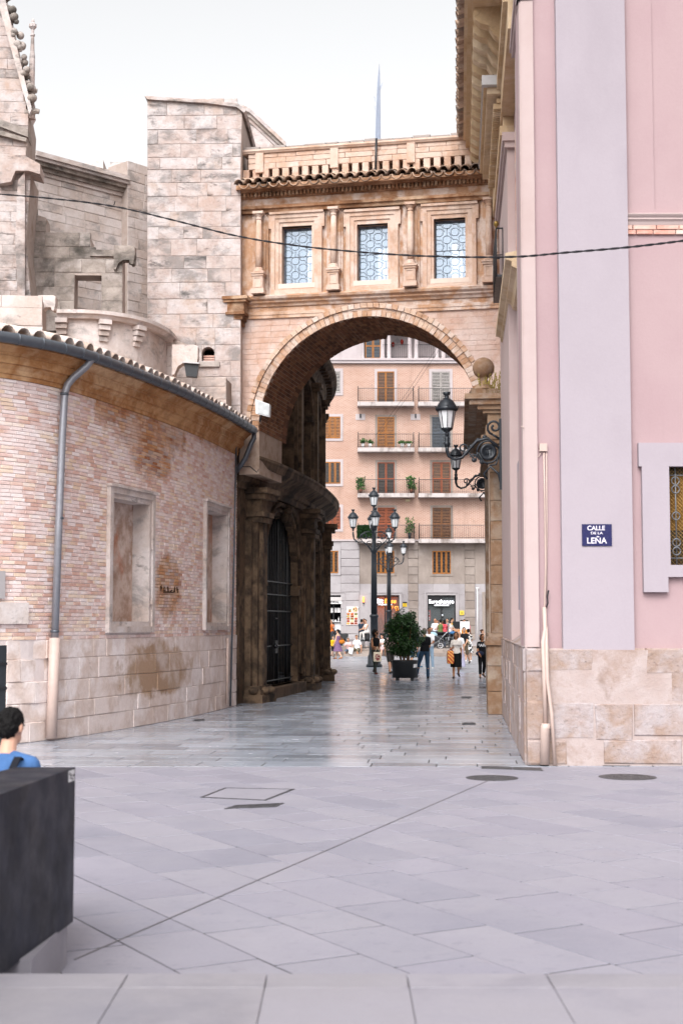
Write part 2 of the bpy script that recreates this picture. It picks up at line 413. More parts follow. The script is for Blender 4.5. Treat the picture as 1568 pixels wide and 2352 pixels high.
manhole(1440, 1785, 128, 'round iron manhole cover in the grey slabs in front of the pink facade')
manhole(926.5, 1583.5, 57, 'worn round manhole cover in the polished paving before the planter')
def rectcover(p4, name, label, slots=0, cat='drain cover', rim=.03, fill=None):
    q = [onG(*p) for p in p4]; c = sum(q, Vector())/4
    t = thing(name, label, cat, (c.x, c.y, 0), 'flat covers let into the paving')
    m = MB()
    for i in range(4):
        a, b = q[i], q[(i+1)%4]; d = (b-a).normalized(); n = Vector((-d.y, d.x, 0)); n = n if n.dot(c-a) > 0 else -n
        m.prism([a+Z*.001, b+Z*.001, b+n*rim+Z*.001, a+n*rim+Z*.001], (0,0,.004+.0005*i))
    m.build('rim', IRON, t)
    ins = [lerp(p, c, rim*1.1/max(.05,(p-c).length)) for p in q]
    MB().prism([p+Z*.0005 for p in ins], (0,0,.002)).build('plate', fill or (DARK if slots else IRON), t)
    for k in range(slots):
        f0, f1 = (k+.25)/slots, (k+.75)/slots
        MB().prism([lerp(ins[0],ins[1],f0)+Z*.0025, lerp(ins[0],ins[1],f1)+Z*.0025, lerp(ins[3],ins[2],f1)+Z*.0025, lerp(ins[3],ins[2],f0)+Z*.0025], (0,0,.003)).build('grate_bar', IRON, t)
rectcover([(459,1832),(516,1810),(677,1813),(611,1839)], 'access_cover', 'square paved access cover with dark metal rim in the plaza', cat='access cover', rim=.035, fill=SLAB)
rectcover([(516,1858),(540,1850),(652,1845),(634,1854)], 'slotted_drain', 'slotted drain grate beside the square paved access cover', 14)
rectcover([(1105,1766),(1105,1760),(1174,1762),(1176,1768)], 'service_cover', 'small ribbed iron cover left of the pink corner pipes', 0)
rectcover([(1178,1768),(1176,1762),(1241,1764),(1246,1771)], 'service_cover', 'narrow iron cover against the foot of the pink corner', 0)
rectcover([(1384,1759),(1392,1754),(1449,1756),(1444,1760)], 'service_cover', 'flat iron cover at the foot of the pink facade plinth', 0)
rectcover([(1060,1665),(1060,1660),(1090,1660),(1092,1665)], 'drain_grate', 'small drain grate in the passage paving near the right stone pier', 6)
rectcover([(1058,1604),(1058,1600),(1082,1600),(1083,1604)], 'drain_grate', 'small drain grate deep under the arch in polished paving', 6)
rectcover([(444,1657),(446,1653),(470,1652),(470,1656)], 'drain_grate', 'dark drain grate below the narrow blind window of the brick wall', 5)
# ------------------------------------------------------------------ pink church building on the right
PINK = stone('pink_render', ['bd9a9a', 'c2a09f', 'bf9c9c'], .5, 0, .85, .05, .1, 40, [('b59192', .7, .5, .8, .6, (1,1,.4)), ('c8a8a6', 1.6, .6, .8, .35, (1,1,1)), ('a98888', 3.0, .62, .8, .22, (1,1,.12)), ('cdb4b0', 5.0, .64, .8, .25, (1,1,.5))], .2, 0, .05, k=(.74,.81,.85))
WHITE = stone('white_render', ['b5aab1', 'baafb6', 'b7acb3'], .6, 0, .85, .05, .09, 40, [('aba0a7', .8, .52, .78, .55, (1,1,.3)), ('a0959b', 3.2, .62, .8, .25, (1,1,.12)), ('c2b8be', 4.0, .62, .8, .3, (1,1,.6))], .2, 0, .05, k=(.76,.76,.77))
CREAM = stone('cream_render', ['c3aea8', 'c8b4ae', 'c1aba4'], .6, 0, .85, .05, .05, 50, [('b9a29b', .8, .5, .8, .4, (1,1,.3))], .2, 0, .03, k=(.8,.8,.84))
PSTONE = stone('plinth_limestone', ['c9aea0', 'd2bcb1', 'c4a794', 'd6c6c0', 'c0a08b'], 1.1, .15, .9, .06, .9, 20, [('a97a58', 1.6, .54, .8, .7, (1,1,1.6), 1), ('dfd3d1', 1.1, .48, .7, .8, (1,1,1)), ('6f5847', 4.5, .6, .76, .75, (1,1,1.8)), ('7d4a2a', 2.4, .64, .8, .6, (1,1,2), 1), ('5e4a3c', 11, .6, .72, .6, (1,1,1.5))], .2, 0, .18, k=(.63,.64,.68))
PMORT = stone('plinth_mortar', ['cfb9ad', 'dccac1', 'c2a796'], 1.5, 0, .95, .04, .5, 30, [('8a6a54', 2.5, .6, .78, .6, (1,1,1)), ('5a4638', 5, .66, .8, .6, (1,1,1))], .2, 0, .1, k=(.62,.62,.66))
OSTONE = stone('ochre_cornice_stone', ['d9c0a0', 'e0caae', 'cdb08c', 'd4b998', 'c29d76'], .9, .5, .9, .06, .35, 26, [('8a6546', 1.2, .54, .77, .6, (1,1,1)), ('e8d8c4', 1.5, .55, .8, .5, (1,1,1)), ('6a5542', 3, .64, .8, .5, (1,1,1))], .2, 0, .12, k=(.9,.9,.9))
TILE = stone('weathered_roof_tile', ['a98a76', '8d7463', 'c0a48f', '74675f', 'b59680'], 1.5, .7, .9, .06, .4, 30, [('4a4745', 2.5, .54, .74, .6, (1,1,1)), ('dccbbc', 3, .54, .74, .7, (1,1,1))], .2, 0, .15, k=(1.15,1.15,1.15))
LEAD = plain('lead_sheet', 'b4b2b4', .5, .4, .3)
CABLE = plain('black_cable', '222126', .6, .3)
BLACKIRON = plain('black_painted_iron', '24262b', .42, .45, .1, var=.3)
PVC = plain('cream_pvc', 'bfa9a0', .5, .4)
C0 = onG(1208, 1757)                        # the corner on the ground
SDIR = Vector((.0824, .9966, 0))
FS = Fr(C0, -SDIR)                          # side wall: u = -distance from the corner
FF = Fr(C0, (1, -.004))                     # front wall
pink = thing('pink_church', 'pink rendered church building with white pilasters and rough stone plinth', 'church', (C0.x+3, C0.y+3, 0))
def sb(mb, a0, a1, o0, o1, z0, z1): return mb.fbox(FS, -a1, -a0, o0, o1, z0, z1)
TOPZ = 15.5
PZ = 1.64                                   # plinth top
# core walls
m = MB(); m.fbox(FF, .02, 12, -.6, -.16, 0, TOPZ); m.build('front_wall', PINK, pink)
sbm = MB(); sb(sbm, .62, 26, -.6, -.17, 0, TOPZ+.3); sbm.build('side_wall', PINK, pink)
# front: pink corner strip, white pilaster, pink panel with groove
u0 = FF.px(1216, 1200)[0]; u1 = FF.px(1287, 1200)[0]; u2 = FF.px(1449, 1200)[0]
MB().fbox(FF, .0, u0+.02, -.18, -.02, PZ-.05, TOPZ).build('corner_strip', CREAM, pink)
MB().fbox(FF, u0+.02, u1+.2, -.17, -.045, PZ-.05, TOPZ).build('recessed_panel', PINK, pink)
pil = MB(); zb = FF.px(1350, 1494, .08)[1]; pil.fbox(FF, u1, u2, -.1, .085, zb, TOPZ); pil.build('pilaster', WHITE, pink)
gz = FF.px(1500, 482)[1]; gu = FF.px(1500, 300)[0]
wu0, wz1 = FF.px(1533, 1072); wz0 = FF.px(1533, 1298)[1]; wW = .9; wu1 = wu0+wW
for (a, b, c, d) in ((u2, wu0, PZ-.05, gz+.02), (wu1, 11, PZ-.05, gz+.02), (wu0, wu1, PZ-.05, wz0), (wu0, wu1, wz1, gz+.02)): MB().fbox(FF, a, b, -.17, -.03, c, d).build('wall_panel', PINK, pink)
MB().fbox(FF, u2, gu, -.17, -.033, gz+.02, TOPZ).build('wall_panel', PINK, pink)
MB().fbox(FF, gu, 11, -.17, -.055, gz+.02, TOPZ).build('wall_panel', PINK, pink)
# string course: two mouldings over a row of bricks
l1 = FF.px(1500, 489)[1]; l2 = FF.px(1500, 517)[1]; l3 = FF.px(1500, 539)[1]
lc = MB(); lc.sweep([(FF.p(u2+.0, -.03, 0), FF.N), (FF.p(11, -.03, 0), FF.N)], [(0,l2),(.03,l2),(.045,l2+.05),(.07,l2+.08),(.065,l2+.1),(.09,l2+.13),(.1,l1-.03),(.06,l1-.01),(0,l1)]); lc.build('string_course', CREAM, pink)
BRK = stone('pale_red_brick', ['d6a394', 'dcb5a6', 'c98f80', 'd9c0b4', 'e0c9bd'], 3, .75, .9, .05, .3, 40, [('e4d2c8', 3, .5, .75, .6, (1,1,1))], .2, 0, .1)
bz = (l2-l3)/2; R = random.Random(9)
for r_ in range(2):
    u = u2+(.0 if r_ else .08)-.25
    while u < 6.5:
        a = max(u, u2)+.004; L = R.uniform(.24, .38)
        if u+L-.008 > a+.02: MB().stone(FF, a, u+L-.008, -.03, .012, l3+r_*bz+.006, l3+(r_+1)*bz-.006, .006, .003, R).build('brick', BRK, pink)
        u += L
# window with raised surround, iron grille and mesh
su0, sz1 = FF.px(1465, 1017, .06); su0b = FF.px(1475, 1200, .06)[0]; sz1b = FF.px(1475, 1072, .06)[1]; sz0 = FF.px(1475, 1360, .06)[1]; sz0b = FF.px(1500, 1325, .06)[1]
off = wu0-su0; offb = wu0-su0b; e = FF.px(1534, 1340, .06)[0]
sur = MB(); fo, bo = .06, -.05
for (a, b, c, d) in ((su0, wu1+off, wz1, sz1), (su0b, wu0, sz0b, wz1), (wu1, wu1+offb, sz0b, wz1), (wu0, wu1, sz0b, wz0), (su0b, e, sz0, sz0b), (wu1-(e-wu0), wu1+offb, sz0, sz0b)):
    sur.fbox(FF, a, b, bo, fo+random.uniform(0, .002), c, d)
sur.build('window_surround', WHITE, pink)
win = MB(); win.fbox(FF, wu0, wu1, -.16, -.1, wz0, wz1)
INSIDE = stone('dim_interior_blind', ['6a4a22', '7c5a2c', '553a1a'], 1, 0, .8, .05, 0, 20); 
winp = win.build('window_recess', plain('window_dark', '3a2c1a', .5, .3), pink)
MB().fbox(FF, wu0+.03, wu1-.03, -.1, -.093, wz0+.5, wz1-.12).build('blind', INSIDE, winp)
GRILLE = plain('grey_iron', '6f7074', .45, .4, .4)
def scroll(c, r, a0, turns, F, o, n=22, shrink=.75):
    return [F.p(c[0]+r*(1-shrink*i/n)*math.cos(a0+turns*2*math.pi*i/n), o, c[1]+r*(1-shrink*i/n)*math.sin(a0+turns*2*math.pi*i/n)) for i in range(n+1)]
msh = MB(); k = 0
for i in range(int((wW+wz1-wz0)/.055)):
    for sgn in (1, -1):
        d = i*.055; pts = []
        a = (max(0, d-(wz1-wz0)), min(d, wz1-wz0)); b = (min(d, wW), max(0, d-wW))
        if sgn > 0: P = [(wu0+a[0], wz0+a[1]), (wu0+b[0], wz0+b[1])]
        else: P = [(wu0+a[0], wz1-a[1]), (wu0+b[0], wz1-b[1])]
        msh.tube([FF.p(q[0], -.075+.006*sgn, q[1]) for q in P], .003, 4)
msh.build('wire_mesh', plain('brass_wire', 'a5834a', .5, .4, .5), winp)
gr = MB()
for fx in (.12, .5, .88): gr.tube([FF.p(wu0+wW*fx, -.04, wz0), FF.p(wu0+wW*fx, -.04, wz1)], .009, 6)
for zz in (wz0+.1, wz1-.12): gr.tube([FF.p(wu0, -.04, zz), FF.p(wu1, -.04, zz)], .009, 6)
H = wz1-wz0; zc = (wz0+wz1)/2
for sx in (.12, .88):
    for zz in (wz1-.2, zc+.38, zc, zc-.38, wz0+.2): gr.tube([FF.p(wu0+wW*sx+.055*math.cos(t*.35), -.035, zz+.055*math.sin(t*.35)) for t in range(19)], .009, 6)
for sx in (-1, 1):
    for zz, sg in ((zc+.28, 1), (zc-.28, -1), (zc+.1, -1), (zc-.1, 1)):
        gr.tube(scroll((wu0+wW*.5+sx*.13, zz), .12, math.pi/2*sg, .9*sx, FF, -.035), .014, 6)
gr.build('grille', GRILLE, winp)
# rough stone plinth, front and side
PB = MB(); PB.fbox(FF, .3, 11.5, -.3, .092, 0, PZ-.03); PB.build('plinth_core', PMORT, pink)
PB = MB(); sb(PB, .05, 10.9, -.3, .012, 0, PZ-.03); PB.build('plinth_core', PMORT, pink)
R = random.Random(21)
zr = [0, .36, .88, 1.3, PZ]
for i in range(4):
    u = .0
    while u < 5.2:
        l = R.uniform(.45, 1.15)
        m = MB().stone(FF, u+.006, u+l-.006, -.1, .1+R.uniform(-.01, .006), zr[i]+.008+R.uniform(-.03,.03)*bool(i), zr[i+1]-.008+R.uniform(-.02,.03)*(i<3), .022, .02, R); m.build('plinth_stone', PSTONE, pink); u += l
    a = .02
    while a < 10.6:
        l = R.uniform(.5, 1.2); b = min(a+l, 10.8)
        m = MB().stone(FS, -b+.006, -a-.006, -.15, .02+R.uniform(-.006, .006), zr[i]+.005, zr[i+1]-.005, .014, .012, R); m.build('plinth_stone', PSTONE, pink); a = b
wsh = MB(); sb(wsh, .05, 10.8, -.17, .03, PZ, PZ+.02)
wsh.add([FS.p(-.03,.03,PZ),FS.p(-10.8,.03,PZ),FS.p(-10.8,-.18,PZ+.14),FS.p(-.03,-.18,PZ+.14)], [(0,1,2,3)]); wsh.build('plinth_weathering', PSTONE, pink)
# side wall: corner pilaster, recess, far pilaster
m = MB(); sb(m, .0, 2.0, -.2, -.02, PZ+.01, TOPZ-4.2); m.build('pilaster', CREAM, pink)
m = MB(); sb(m, 2.0, 2.9, -.2, -.055, PZ+.01, TOPZ-4.2); m.build('pilaster_return', WHITE, pink)
m = MB(); sb(m, 5.6, 10.85, -.2, -.01, PZ+.01, 10.75); m.build('pilaster', CREAM, pink)
cp = MB(); sb(cp, 5.5, 10.95, -.2, .04, 10.75, 10.86); sb(cp, 5.45, 11.0, -.2, .08, 10.86, 11.02); cp.build('pilaster_cap', CREAM, pink)
cp = MB(); zc1 = zat(30, 21); sb(cp, -.02, 2.15, -.2, .03, zc1-.16, zc1-.06); sb(cp, -.05, 2.2, -.2, .06, zc1-.06, zc1+.06); cp.fbox(FF, -.03, u0, -.2, .02, zc1-.16, zc1-.06); cp.fbox(FF, -.06, u0, -.2, .05, zc1-.06, zc1+.06); cp.build('pilaster_cap', CREAM, pink)
m = MB(); sb(m, 0.05, 2.1, -.25, .0, zc1+.06, TOPZ-.2); m.build('pilaster_frieze', OSTONE, pink)
# exposed brick strip in the recess, above the arched hood
R = random.Random(3); zz = 8.2
while zz < 11.0:
    a = 3.0
    while a < 5.5:
        l = R.uniform(.3, .6); b = min(a+l, 5.55)
        MB().stone(FS, -b+.006, -a-.006, -.2, -.15, zz+.006, zz+.144, .006, .003, R).build('recess_brick', BRK, pink); a = b
    zz += .15
# narrow slit window in the recess
m = MB(); sb(m, 2.95, 4.4, -.2, -.09, zat(1400, 23.8), zat(1055, 23.8)); slit = m.build('slit_surround', WHITE, pink)
m = MB(); sb(m, 3.25, 4.1, -.19, -.083, zat(1321, 23.8), zat(1080, 23.8)); m.build('slit_panel', CREAM, slit)
# string course under the balcony
hd = MB(); hd.sweep([(FS.p(-2.9,-.17,0), FS.N), (FS.p(-9.3,-.17,0), FS.N)], [(0,7.7),(.08,7.72),(.12,7.82),(.2,7.86),(.2,7.94),(.3,7.98),(.3,8.08),(0,8.14)]); hd.build('side_string_course', OSTONE, pink)
# upper entablature: ressaut over the far pilaster, modillion frieze, tiled eave
ent = MB(); A0, A1 = 6.0, 11.3
for (o, z0, z1) in ((.06, 11.02, 11.22), (.1, 11.22, 11.4), (.04, 11.4, 11.72), (.16, 11.84, 11.92), (.34, 11.98, 12.12), (.4, 12.12, 12.24)): sb(ent, A0+.25-o*.6, A1, -.25, o, z0, z1)
entp = ent.build('entablature', OSTONE, pink)
de = MB()
for k in range(46): sb(de, A0+.2+k*.11, A0+.27+k*.11, 0, .22, 11.74, 11.84)
tag(de.build('dentil_course', OSTONE, entp), kind='stuff')
lc = MB(); sb(lc, A0-.08, A1, -.25, .43, 12.24, 12.28); sb(lc, A0-.1, A0+.05, -.25, .44, 12.1, 12.285); lc.build('lead_cover', LEAD, entp)
up = MB(); sb(up, 2.2, 24, -.3, .08, 11.6, 12.05); sb(up, 2.2, 24, -.3, .16, 12.05, 12.2); sb(up, 2.2, 24, -.3, .02, 12.2, 13.3)
upp = up.build('upper_frieze', OSTONE, pink)
for k in range(22):
    a = 5.2+k*.62; pr = [(0,12.75),(.1,12.7),(.2,12.78),(.3,12.95),(.45,13.0),(.56,13.08),(.58,13.2),(.55,13.3),(0,13.3)]
    MB().prism([FS.p(-a, o+.02, z) for o, z in pr], -SDIR*-.26).build('modillion', OSTONE, upp)
ev = MB(); sb(ev, 2.2, 24, -.3, .62, 13.3, 13.42); sb(ev, 2.2, 24, -.3, .7, 13.42, 13.6); sb(ev, 2.2, 24, -.3, .76, 13.6, 13.7); evp = ev.build('eave_corona', OSTONE, pink)
def barrel(L=.5, r0=.085, r1=.075, th=.014, n=7, inv=False):
    m = MB(); v = []; 
    for (y, r) in ((0, r0), (L, r1)):
        for rr in (r, r-th):
            for i in range(n):
                a = math.pi*i/(n-1); v.append((rr*math.cos(a), y, (rr*math.sin(a))*(-1 if inv else 1)))
    f = []
    for i in range(n-1): f += [(i,i+1,2*n+i+1,2*n+i), (n+i+1,n+i,3*n+i,3*n+i+1), (i+1,i,n+i,n+i+1), (2*n+i,2*n+i+1,3*n+i+1,3*n+i)]
    f += [(0,2*n,3*n,n),(n-1,2*n-1,4*n-1,3*n-1)]
    m.add(v, f, True); return m.mesh('roof_tile')
TILEM = barrel(.55, .1, .085); PANM = barrel(.55, .1, .085, inv=True)
def tile_row(F, us, o, z, parent, slope=18, m=TILE, sc=1, name='roof_tile', jit=.02, seed=2):
    R = random.Random(seed)
    for i, u in enumerate(us):
        P, T = (F.at(u) if hasattr(F, 'at') else (F.p(u,0,0), F.U)); N = Vector((T.y,-T.x,0)); p = P+N*(o+R.uniform(-jit, jit))+Z*(z+R.uniform(-.4,.4)*jit)
        for inv in (False, True):
            ob = place(name, PANM if inv else TILEM, None if (PANM if inv else TILEM).materials else m, parent, p+(T*.105*sc if inv else Vector())-(Z*.005 if inv else Vector()))
            ob.rotation_euler = (math.radians(slope+R.uniform(-3,3)), R.uniform(-.06,.06), math.atan2(-N.y, -N.x)-math.pi/2+R.uniform(-.05,.05)); ob.scale = (sc, sc, sc); ob.material_slots[0].link = 'OBJECT'; ob.material_slots[0].material = m
tile_row(FS, [-24+k*.21 for k in range(104)], .9, 13.74, evp, 16)
rf = MB(); rf.prism([FS.p(0,.72,13.8), FS.p(-26,.72,13.8), FS.p(-26,-3.5,14.9), FS.p(0,-3.5,14.9)], (0,0,.05)); rf.build('roof_slope', TILE, pink)
# small iron balcony beyond the corner pilaster
bal = thing('iron_balcony', 'small black iron balcony with a brass knob high on the pink side wall', 'balcony', FS.p(-9.5,-.1,9))
bY0, bY1 = 8.2, 10.6; bz = 8.98
m = MB(); sb(m, bY0, bY1, -.2, .14, bz, bz+.05); m.build('floor_plate', BLACKIRON, bal)
for k in range(3):
    m = MB(); sb(m, bY0+.1+k*.75, bY0+.8+k*.75, -.19, .12, bz+.05, bz+.08); m.build('floor_tile', PSTONE, bal)
rl = MB(); pth = [FS.p(-bY0,-.17,bz+1.0), FS.p(-bY0,.13,bz+1.0), FS.p(-bY1,.13,bz+1.0), FS.p(-bY1,-.17,bz+1.0)]
rl.tube(pth[:2], .018, 6); rl.tube(pth[1:3], .018, 6); rl.tube(pth[2:], .018, 6); rl.build('handrail', BLACKIRON, bal)
rl = MB(); rl.tube([FS.p(-bY0,.13,bz+.45), FS.p(-bY0,-.0,bz+.45)], .012, 6)
for k in range(19):
    a = lerp(bY0, bY1, k/18); rl.tube([FS.p(-a,.13,bz), FS.p(-a,.13,bz+1.0)], .013, 6); rl.sphere(FS.p(-a,.13,bz+.5), .022, 6, 5)
for o in (0, -.13): rl.tube([FS.p(-bY0,o,bz), FS.p(-bY0,o,bz+1.0)], .012, 6)
rl.build('balusters', BLACKIRON, bal)
MB().lathe([(0,0),(.02,0),(.015,.03),(.045,.06),(.055,.1),(.04,.14),(0,.155)], FS.p(-bY0,.13,bz+1.0), 14).build('knob', plain('brass', '8d7440', .35, .5, .8), bal)
# conduits, junction box and the stubby rain pipe at the corner
cd = thing('wall_conduits', 'cream plastic conduits and junction box running down the pink corner strip', 'conduit', FF.p(.3, .1, 0))
bx = FF.px(1246, 1028, -.03); m = MB().fbox(FF, bx[0]-.055, bx[0]+.055, -.05, .01, bx[1]-.055, bx[1]+.055); m.build('junction_box', PVC, cd)
def fp(px, py, o): u, z = FF.px(px, py, o); return FF.p(u, o, z)
MB().tube([fp(1248,1040,-.02), fp(1250,1150,-.02), fp(1252,1300,-.02), fp(1250,1390,-.02), fp(1249,1470,-.01)], .012, 8).build('conduit', PVC, cd)
MB().tube([fp(1254,1040,-.02), fp(1255,1200,-.02), fp(1254,1368,-.02)], .009, 8).build('conduit', PVC, cd)
MB().tube([fp(1249,1395,.0), fp(1251,1445,.02), fp(1246,1475,.13), fp(1249,1560,.14), fp(1252,1668,.13)], .03, 10).build('conduit', PVC, cd)
MB().tube([fp(1253,1440,.0), fp(1254,1478,.13), fp(1256,1560,.16), fp(1266,1640,.17), fp(1273,1757,.16)], .026, 10).build('conduit', PVC, cd)
MB().tube([fp(1252,1662,.17), fp(1252,1672,.17), fp(1251,1674,.17), fp(1250,1756,.17)], [.055,.07,.066,.066], 14).build('rain_pipe_shoe', PVC, cd)
MB().tube([fp(1253,1398,.0), fp(1257,1385,.02), fp(1256,1370,.03), fp(1259,1356,.02)], .011, 8).build('cable_tail', CABLE, cd)
MB().tube([fp(1241,1040,-.02), fp(1236,1049,-.02), fp(1216,1049,-.02), fp(1215,1020,-.02), fp(1214,985,-.01), fp(1195,979,.0)], .006, 6).build('thin_wire', PVC, cd)
# street name plate
sg = thing('street_sign', 'blue enamel street name plate reading CALLE DE LA LEÑA on white pilaster', 'street sign', FF.p(*[FF.px(1369,1229,.085)[0], .09, FF.px(1369,1229,.085)[1]]))
NAVY = plain('navy_enamel', '0c0d4c', .25, .5, var=.2); ENW = plain('white_enamel', 'dcd6e0', .3, .5)
def text(s, size, m, name='lettering', depth=.003, align='CENTER', bold=0, shear=0, width=None):
    cu = bpy.data.curves.new('t', 'FONT'); cu.body = s; cu.size = size; cu.extrude = depth; cu.align_x = align; cu.align_y = 'CENTER'; cu.offset = bold; cu.shear = shear
    o = bpy.data.objects.new('t', cu); COL.objects.link(o); dg = bpy.context.evaluated_depsgraph_get()
    me = bpy.data.meshes.new_from_object(o.evaluated_get(dg)); bpy.data.objects.remove(o); bpy.data.curves.remove(cu)
    if width:
        xs = [v.co.x for v in me.vertices]; k = width/(max(xs)-min(xs)); c = (max(xs)+min(xs))/2 if align == 'CENTER' else min(xs)
        for v in me.vertices: v.co.x = (v.co.x-c)*k
    me.materials.clear(); me.name = name; return me
def put_text(s, F, u, o, z, size, m, parent, **k):
    ob = place('lettering', text(s, size, m, **k), m, parent, F.p(u, o, z)); ob.rotation_euler = (math.pi/2, 0, math.atan2(F.U.y, F.U.x)); return ob
a = FF.px(1335, 1204, .09); b = FF.px(1404, 1254, .09)
MB().fbox(FF, a[0], b[0], .08, .1, b[1], a[1]).build('plate', NAVY, sg)
uc = (a[0]+b[0])/2; hh = a[1]-b[1]
put_text('CALLE', FF, uc-.01, .1, b[1]+hh*.81, .088, ENW, sg, bold=.0018, width=.25)
put_text('DE LA', FF, uc, .1, b[1]+hh*.585, .05, ENW, sg, bold=.001, width=.17)
put_text('LEÑA', FF, uc, .1, b[1]+hh*.23, .118, ENW, sg, bold=.002, width=.28)
# stone portal pier against the side wall, with cornice and ball finial
PORT = stone('portal_limestone', ['b48c6a', 'c29c7c', 'a87d5c', 'cbb096', '9b7355'], 1.4, .45, .9, .06, .5, 30, [('6d4a30', 1.4, .52, .75, .65, (1,1,.5)), ('d9c6b4', 2, .54, .78, .6, (1,1,1)), ('47352a', 4, .62, .8, .6, (1,1,1))], .2, 0, .15, k=(.6,.66,.74))
port = thing('side_portal', 'weathered stone portal pier with cornice and ball finial against the pink wall', 'portal', FS.p(-12, .3, 0))
zs = [0, .5, 1.05, 1.5]
for i in range(3):
    m = MB().stone(FS, -12.2, -10.95, -.1, .33, zs[i]+.006, zs[i+1]-.006, .02, .008); m.fbox(FS, -12.19, -10.96, -.1, .31, zs[i]+.006, zs[i+1]-.006); m.build('pedestal_stone', PORT, port)
pf_ = MB(); sb(pf_, 10.9, 12.25, -.1, .37, 1.5, 1.58); sb(pf_, 10.95, 12.2, -.1, .34, 1.58, 1.68); sb(pf_, 11, 12.15, -.1, .3, 1.68, 1.76); pf_.build('pedestal_cap', PORT, port)
z = 1.76; R = random.Random(8)
while z < 5.55:
    h = min(R.uniform(.4, .62), 5.6-z); m = MB(); m.fbox(FS, -12.05, -11.1, -.1, .23, z+.005, z+h-.005); m.fbox(FS, -11.85, -11.04, -.1, .16, z+.006, z+h-.006); m.build('pilaster_stone', PORT, port); z += h
cpz = MB()
for i, (o, zz) in enumerate(((.26, 5.6), (.32, 5.7), (.28, 5.8), (.37, 5.92), (.42, 6.02))): sb(cpz, 11.02-i*.02, 12.1, -.1, o, zz, zz+.1)
cpz.build('pilaster_capital', PORT, port)
en = MB(); sb(en, 11.0, 20, -.2, .32, 6.1, 6.34); sb(en, 11.0, 20, -.2, .28, 6.34, 6.6)
for i, (o, zz) in enumerate(((.38, 6.6), (.5, 6.68), (.68, 6.78), (.78, 6.9))): sb(en, 10.95-i*.06, 20, -.2, o, zz, zz+.12)
en.build('entablature', PORT, port)
m = MB(); sb(m, 18.6, 19.6, -.1, .2, 0, 6.1); m.build('rear_pier', PORT, port)
fb = FS.p(-11.5, .35, 7.02); m = MB(); m.box(fb.x-.3, fb.x+.3, fb.y-.25, fb.y+.25, 7.0, 7.2); m.build('finial_base', PORT, port)
m = MB(); m.lathe([(.27,0),(.22,.05),(.1,.16),(.085,.24),(.12,.3),(.15,.33)], (fb.x, fb.y, 7.2), 18)
m.build('finial_neck', PORT, port)
m = MB(); m.sphere((fb.x, fb.y, 7.7), .245, 24, 16); m.build('finial_ball', PORT, port)
WEED = plain('dry_weed', '8a7a3c', .8, .2)
wd = MB(); R = random.Random(5)
for k in range(40):
    p = fb+Vector((R.uniform(-.1,.35), R.uniform(-.3,0), .05)); q = p+Vector((R.uniform(-.12,.12), R.uniform(-.1,.1), R.uniform(.2,.6))); wd.tube([p, lerp(p,q,.5)+Vector((.02,0,.02)), q], .004, 4)
    for t in range(3): e = lerp(p, q, R.uniform(.3, 1)); wd.add([e, e+Vector((.04,0,.02)), e+Vector((.03,.01,.05))], [(0,1,2)])
tag(wd.build('dry_weeds', WEED), 'dry weeds growing beside the stone ball finial', 'weeds')
# ------------------------------------------------------------------ arched bridge with a glazed gallery
BST = stone('bridge_stone', ['d8b092', 'e3c6ae', 'cb9d78', 'e8d4c4', 'c08f68', 'dfbb9e'], 1.0, .3, .9, .06, .5, 28, [('7a5236', .75, .52, .74, .8, (1,1,.55)), ('ecdacd', 1.3, .56, .8, .7, (1,1,1)), ('b4684a', 2.2, .62, .8, .45, (1,1,1)), ('4a3222', 3.0, .6, .76, .75, (1,1,.35))], .2, 0, .15, k=(.78,.78,.82))
BDK = stone('sooty_cornice_stone', ['b88a64', 'cfa684', '9a6c4a', 'd8b898', '87603f'], 1.2, .35, .9, .06, .5, 28, [('4a3022', .9, .47, .7, .85, (1,1,2)), ('e4ccb4', 2.2, .62, .78, .8, (1,1,1))], .2, 0, .15, k=(.76,.76,.8))
BLT = stone('dressed_window_stone', ['dcbca4', 'e5cdba', 'd4b096', 'ead8cb'], 1.5, .3, .9, .06, .45, 30, [('8f6a4c', 1.2, .54, .76, .7, (1,1,.6)), ('e8d6ca', 2, .58, .8, .5, (1,1,1)), ('4b3424', 4, .63, .78, .65, (1,1,.5))], .2, 0, .15, k=(.8,.8,.84))
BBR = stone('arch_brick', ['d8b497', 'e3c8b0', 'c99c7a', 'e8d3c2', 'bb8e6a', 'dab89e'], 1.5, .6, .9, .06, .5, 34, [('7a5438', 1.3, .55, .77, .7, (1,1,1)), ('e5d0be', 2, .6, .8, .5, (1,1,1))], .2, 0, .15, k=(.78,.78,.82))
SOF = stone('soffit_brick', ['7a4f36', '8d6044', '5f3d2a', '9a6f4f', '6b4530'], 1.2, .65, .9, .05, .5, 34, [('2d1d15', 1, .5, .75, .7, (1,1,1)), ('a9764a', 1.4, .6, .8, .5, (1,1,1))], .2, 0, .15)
MORT = stone('lime_mortar', ['c4a993', 'd3bba8', 'b0937d'], 2, 0, .95, .04, .4, 40, k=(.72,.72,.74))
PL = atY(551, 1429, 34.6); PR = atY(1153, 1429, 33.3)
FB = Fr(PL, (PR-PL)); BW = (PR-PL).length; BT = 2.3
bz = lambda py, px=842, o=0: FB.px(px, py, o)[1]
bu = lambda px, py=700, o=0: FB.px(px, py, o)[0]
bridge = thing('arched_gallery_bridge', 'weathered ochre stone bridge over the street with a round arch and glazed gallery', 'bridge', FB.p(BW/2, -BT/2, 0))
ac = bu(843); R0 = 2.70; R1 = 3.0; azc = bz(727)-R0
ZS0, ZS1 = bz(695), bz(669); ZF = bz(447)
WINS = [((648,717),(520,652)), ((820,891),(515,645)), ((996,1069),(502,640))]
wops = []
